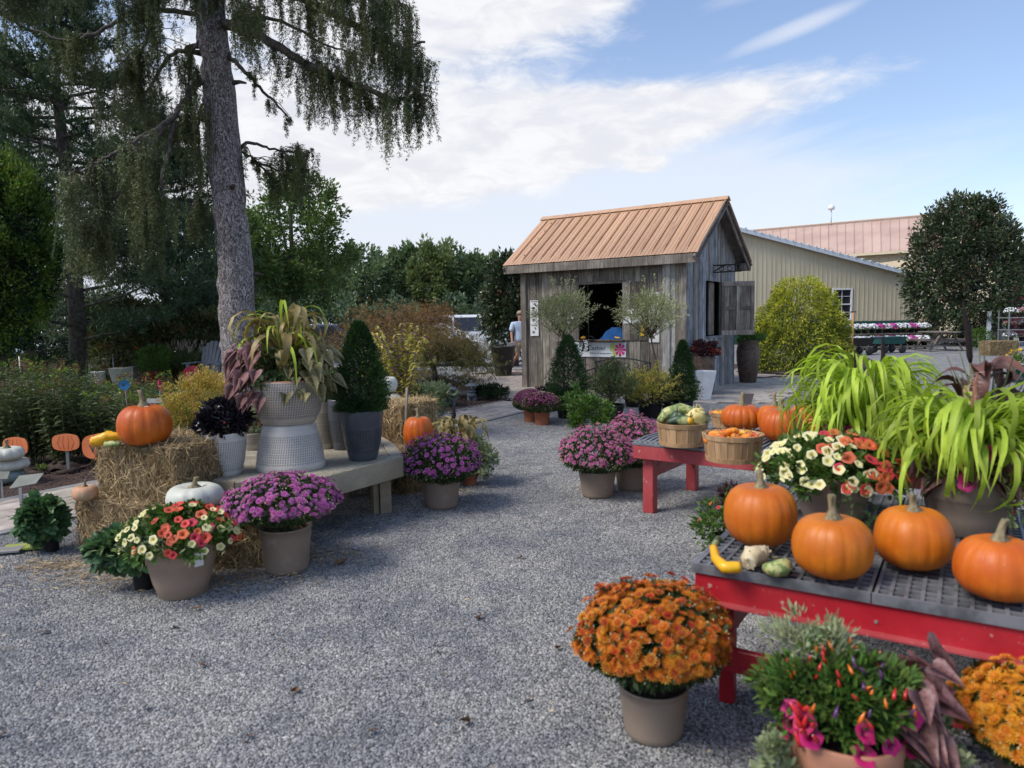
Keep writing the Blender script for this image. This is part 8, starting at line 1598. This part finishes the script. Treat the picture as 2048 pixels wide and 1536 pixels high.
for i in range(9):
    z_ = (.365, .815, 1.265)[i//3]; x_ = (-.48, 0, .48)[i % 3]; b0 = Vector((AT(2046, 640, 27).x, 27, 0)); t = thing('bedding_flowers', ('lower', 'middle', 'top')[i//3]+' shelf pot of pink and white flowers on the metal rack, '+('first', 'second', 'last')[i % 3]+' of three', 'potted flowers', b0+Vector((x_, -.02, z_)), 0, 'pots on the metal rack'); rr = RNG(600+i); pot(t, .13, .1, .15, M['blackpot'], 'nursery', n=12, soil=False); g = Geo(); bushy(g, (0, 0, .22), (.2, .22, .12), 160, .06, .03, 12, rr); g.build('foliage', L_['green'], t); g = Geo(); dq = sph(120, rr); dq[:, 2] = abs(dq[:, 2]); g.leaves(dq*[.22, .24, .15]+[0, 0, .22], np.cross(dq, rr.normal(0, 1, dq.shape)), .06, .055, rng=rr, kind='q'); g.build('flowers', F_['pnk'].materials[0] if i % 2 else WF, t)
bale('round edged hay bale beside the propane tank', (AT(2000, 640, 24.5).x, 24.5, 0), (1, .1, 0), 1.05, .5, .48, 0, 61, 2600); 
clump('low_shrub', 'round green shrub at the foot of the large magnolia', 1962, 690, 46, 655, 'green', 461, 1500, .09, .04, dfix=28.5)
t = thing('yellow_flower_pot', 'green pot of yellow flowers at the picture edge behind the rushes', 'potted flowers', (AT(2040, 640, 15).x, 15, .0)); pot(t, .17, .13, .3, gm_, 'nursery'); g = Geo(); rr = RNG(462); bushy(g, (0, 0, .45), (.22, .2, .18), 700, .05, .03, 20, rr); g.build('foliage', L_['green'], t); g = Geo(); dq = sph(70, rr); g.leaves(dq*[.22, .2, .2]+[0, 0, .48], dq, .05, .05, rng=rr, kind='q'); g.build('flowers', mk('yellow_bloom', (.75, .45, .02)), t)
t = thing('utility_box', 'pale narrow post at the corner of the magnolia bed', 'post', (AT(1978, 640, 30).x, 30, 0)); Geo().box((0, 0, .75), (.12, .12, 1.5)).build('post', M['trim'], t)
# ================================================================ person walking
t = thing('person', 'person in pale blue shirt, khaki shorts and cap walking away beside the shed', 'person', (G(1044, 746).x-.02, G(1044, 746).y, 0), .35)
skin = mk('skin', (.42, .22, .15), (.46, .25, .18), rough=.55); shirt = mk('pale_blue_shirt', (.42, .52, .68), (.50, .60, .76), nscale=5, rough=.9, bump=.4, bscale=9, bdist=.03); khaki = mk('khaki_cloth', (.30, .23, .16), (.38, .30, .21), nscale=6, rough=.9, bump=.3, bscale=9, bdist=.02)
def skinmesh(name, V, E_, Rr, mt, root=0, sub=2):
    me = bpy.data.meshes.new(name); me.from_pydata(V, E_, []); me.skin_vertices or None
    o = bpy.data.objects.new(name, me); C.objects.link(o); o.parent = t
    md = o.modifiers.new('skin', 'SKIN'); md.use_smooth_shade = True
    if not me.skin_vertices: bpy.context.view_layer.update()
    for i, sv_ in enumerate(me.skin_vertices[0].data): sv_.radius = Rr[i]; sv_.use_root = (i == root)
    s_ = o.modifiers.new('sub', 'SUBSURF'); s_.levels = s_.render_levels = sub; me.materials.append(mt); return o
def R2_(a, b=None): return (a, b or a)
bodyV = [(0, 0, .93), (0, .0, 1.15), (0, .01, 1.36), (0, .01, 1.46), (0, -.01, 1.53), (0, -.02, 1.62), (0, -.015, 1.70),
 (.20, .01, 1.38), (.26, .03, 1.12), (.25, -.10, .90), (.25, -.16, .82), (-.20, .01, 1.38), (-.28, -.02, 1.12), (-.30, -.12, .88), (-.30, -.16, .80),
 (.10, 0, .88), (.11, -.04, .50), (.11, .02, .10), (.11, -.10, .045), (-.10, 0, .88), (-.12, -.06, .50), (-.13, .30, .33), (-.13, .36, .26)]
bodyE = [(0, 1), (1, 2), (2, 3), (3, 4), (4, 5), (5, 6), (2, 7), (7, 8), (8, 9), (9, 10), (2, 11), (11, 12), (12, 13), (13, 14), (0, 15), (15, 16), (16, 17), (17, 18), (0, 19), (19, 20), (20, 21), (21, 22)]
bodyR = [R2_(.16, .12), R2_(.15, .11), R2_(.15, .11), R2_(.055), R2_(.075, .09), R2_(.085, .10), R2_(.06, .07), R2_(.055), R2_(.042), R2_(.032), R2_(.034, .02), R2_(.055), R2_(.042), R2_(.032), R2_(.034, .02), R2_(.09), R2_(.058), R2_(.042), R2_(.035), R2_(.09), R2_(.058), R2_(.04), R2_(.034)]
skinmesh('body', bodyV, bodyE, bodyR, skin)
sv = [(0, 0, .84), (0, 0, 1.0), (0, 0, 1.2), (0, .01, 1.38), (0, .01, 1.46), (.22, .01, 1.38), (.275, .03, 1.17), (-.22, .01, 1.38), (-.29, -.01, 1.17)]
skinmesh('shirt', sv, [(0, 1), (1, 2), (2, 3), (3, 4), (3, 5), (5, 6), (3, 7), (7, 8)], [R2_(.20, .155), R2_(.20, .16), R2_(.185, .14), R2_(.165, .125), R2_(.07), R2_(.085), R2_(.075), R2_(.085), R2_(.075)], shirt)
skinmesh('shorts', [(0, 0, .86), (0, 0, .95), (.105, 0, .82), (.115, -.03, .56), (-.105, 0, .82), (-.125, -.03, .56)], [(0, 1), (0, 2), (2, 3), (0, 4), (4, 5)], [R2_(.175, .14), R2_(.17, .13), R2_(.11), R2_(.095), R2_(.11), R2_(.095)], khaki)
for nm, c_ in (('shoe', (.11, -.05, .04)),): Geo().lathe([(.05, -.03), (.058, 0), (.05, .05), (.02, .07)], 12).build(nm, M['brownurn'], t, loc=c_).scale = (.95, 2.2, 1)
o = Geo().lathe([(.05, -.03), (.058, 0), (.05, .05), (.02, .07)], 12).build('shoe', M['brownurn'], t, loc=(-.13, .40, .24)); o.scale = (.95, 2.2, 1); o.rotation_euler = (1.0, 0, 0)
g = Geo(); g.lathe([(.108, 1.655), (.105, 1.70), (.08, 1.745), (.03, 1.762), (.001, 1.764)], 18, c=(0, -.015, 0)); g.build('cap', khaki, t); Geo().box((0, .125, 1.66), (.13, .10, .012)).build('cap_brim', khaki, t)
for s_ in (-1, 1):
    Geo().lathe([(.001, -.012), (.014, 0), (.001, .012)], 8).build('ear', skin, t, loc=(s_*.092, -.015, 1.60)).scale = (.7, 1, 1.9)
    Geo().lathe([(.001, -.01), (.011, 0), (.001, .01)], 8).build('eye', M['ink'], t, loc=(s_*.033, .083, 1.61))
    for f in range(4): Geo().tube([(s_*.275+(f-1.5)*.016, -.165, .80), (s_*.275+(f-1.5)*.016, -.185, .755), (s_*.275+(f-1.5)*.014, -.18, .715-.005*(f in (0, 3)))], [.0095, .0085, .0065], 7).build('finger', skin, t)
    Geo().tube([(s_*.235, -.155, .83), (s_*.215, -.18, .79), (s_*.225, -.19, .76)], [.0105, .0095, .007], 7).build('thumb', skin, t)
Geo().tube([(0, .08, 1.60), (0, .105, 1.575), (0, .085, 1.565)], [.010, .014, .012], 8).build('nose', skin, t); Geo().box((0, .085, 1.535), (.045, .012, .008)).build('mouth', M['redpaint'], t)
q = t.location; pp = tag(Geo().box((0, 0, 0), (.26, .005, .19), M=Matrix.Rotation(.5, 3, 'X') @ Matrix.Rotation(.4, 3, 'Z')).build('paper', M['white'], loc=(q.x-.27, q.y-.28, .80)), 'white sheet of paper held in the hand of the walking person', 'paper')
# ================================================================ litter on the gravel
lt = mk('brown_dry_leaf', (.12, .06, .03), (.2, .11, .06), nscale=10, rough=.9, orand=.4); rr = RNG(700); lm_ = [heart(.05, 3).mesh('dry_leaf', lt), heart(.035, 4).mesh('dry_leaf', lt)]
for i, (u, v) in enumerate(((680, 1132), (625, 1224), (84, 1270), (210, 1290), (345, 1260), (400, 1336), (560, 1285), (1113, 1303), (1060, 1405), (12, 1473), (590, 1390), (455, 1215), (400, 1222), (880, 1310), (960, 1240), (1045, 1118), (300, 1420), (740, 1470), (940, 1450), (500, 1480))):
    q = G(u, v); o = bpy.data.objects.new('fallen_leaf', lm_[i % 2]); C.objects.link(o); o.location = (q.x, q.y, .016); o.rotation_euler = (rr.normal(0, .3), rr.normal(0, .3), rr.uniform(0, 6)); o.scale = (rr.uniform(.6, 1.1),)*3; tag(o, 'small dry brown leaf lying on the grey gravel', 'leaf', 'dry leaves on the gravel')
q = G(680, 1132); t = thing('pine_cone', 'long brown cone lying on the gravel between the mauve chrysanthemum and the camera', 'cone', (q.x, q.y, .02), 1.0); g = Geo(); g.tube([(-.05, 0, .006), (-.02, 0, .01), (.03, 0, .01), (.06, 0, .008)], [.004, .014, .013, .004], 9); g.build('scales', mk('cone_brown', (.14, .07, .04), (.24, .13, .08), nscale=120, bump=1, bscale=200), t)

rr = RNG(720); P = []
for _ in range(900):
    y_ = rr.uniform(1.9, 11)**1.0; x_ = rr.uniform(-.75, .75)*y_
    if inside((x_, y_), [P_A, P_B, P_B+pn*9, P_A+pn*9]): continue
    P.append((x_, y_, .014+rr.random()*.006))
P = np.array(P); n = len(P); an = rr.uniform(0, 2*PI, n)
for nm, mt, s_ in (('debris', M['straw2'], slice(0, n//3)), ('debris', M['chip'], slice(n//3, 2*n//3)), ('debris', mk('tan_pebble', (.42, .33, .25), (.55, .48, .40), island=.3), slice(2*n//3, n))):
    g = Geo(); m_ = len(P[s_]); g.leaves(P[s_], np.c_[np.cos(an[s_]), np.sin(an[s_]), rr.normal(0, .2, m_)], rr.uniform(.010, .032, m_), rr.uniform(.003, .010, m_), rng=rr, kind='d'); tag(g.build(nm, mt, kind='stuff'), {0: 'straw coloured bits strewn thinly over the gravel', n//3: 'dark bark bits strewn thinly over the gravel', 2*n//3: 'pale tan pebbles strewn thinly over the gravel'}[s_.start], 'litter')
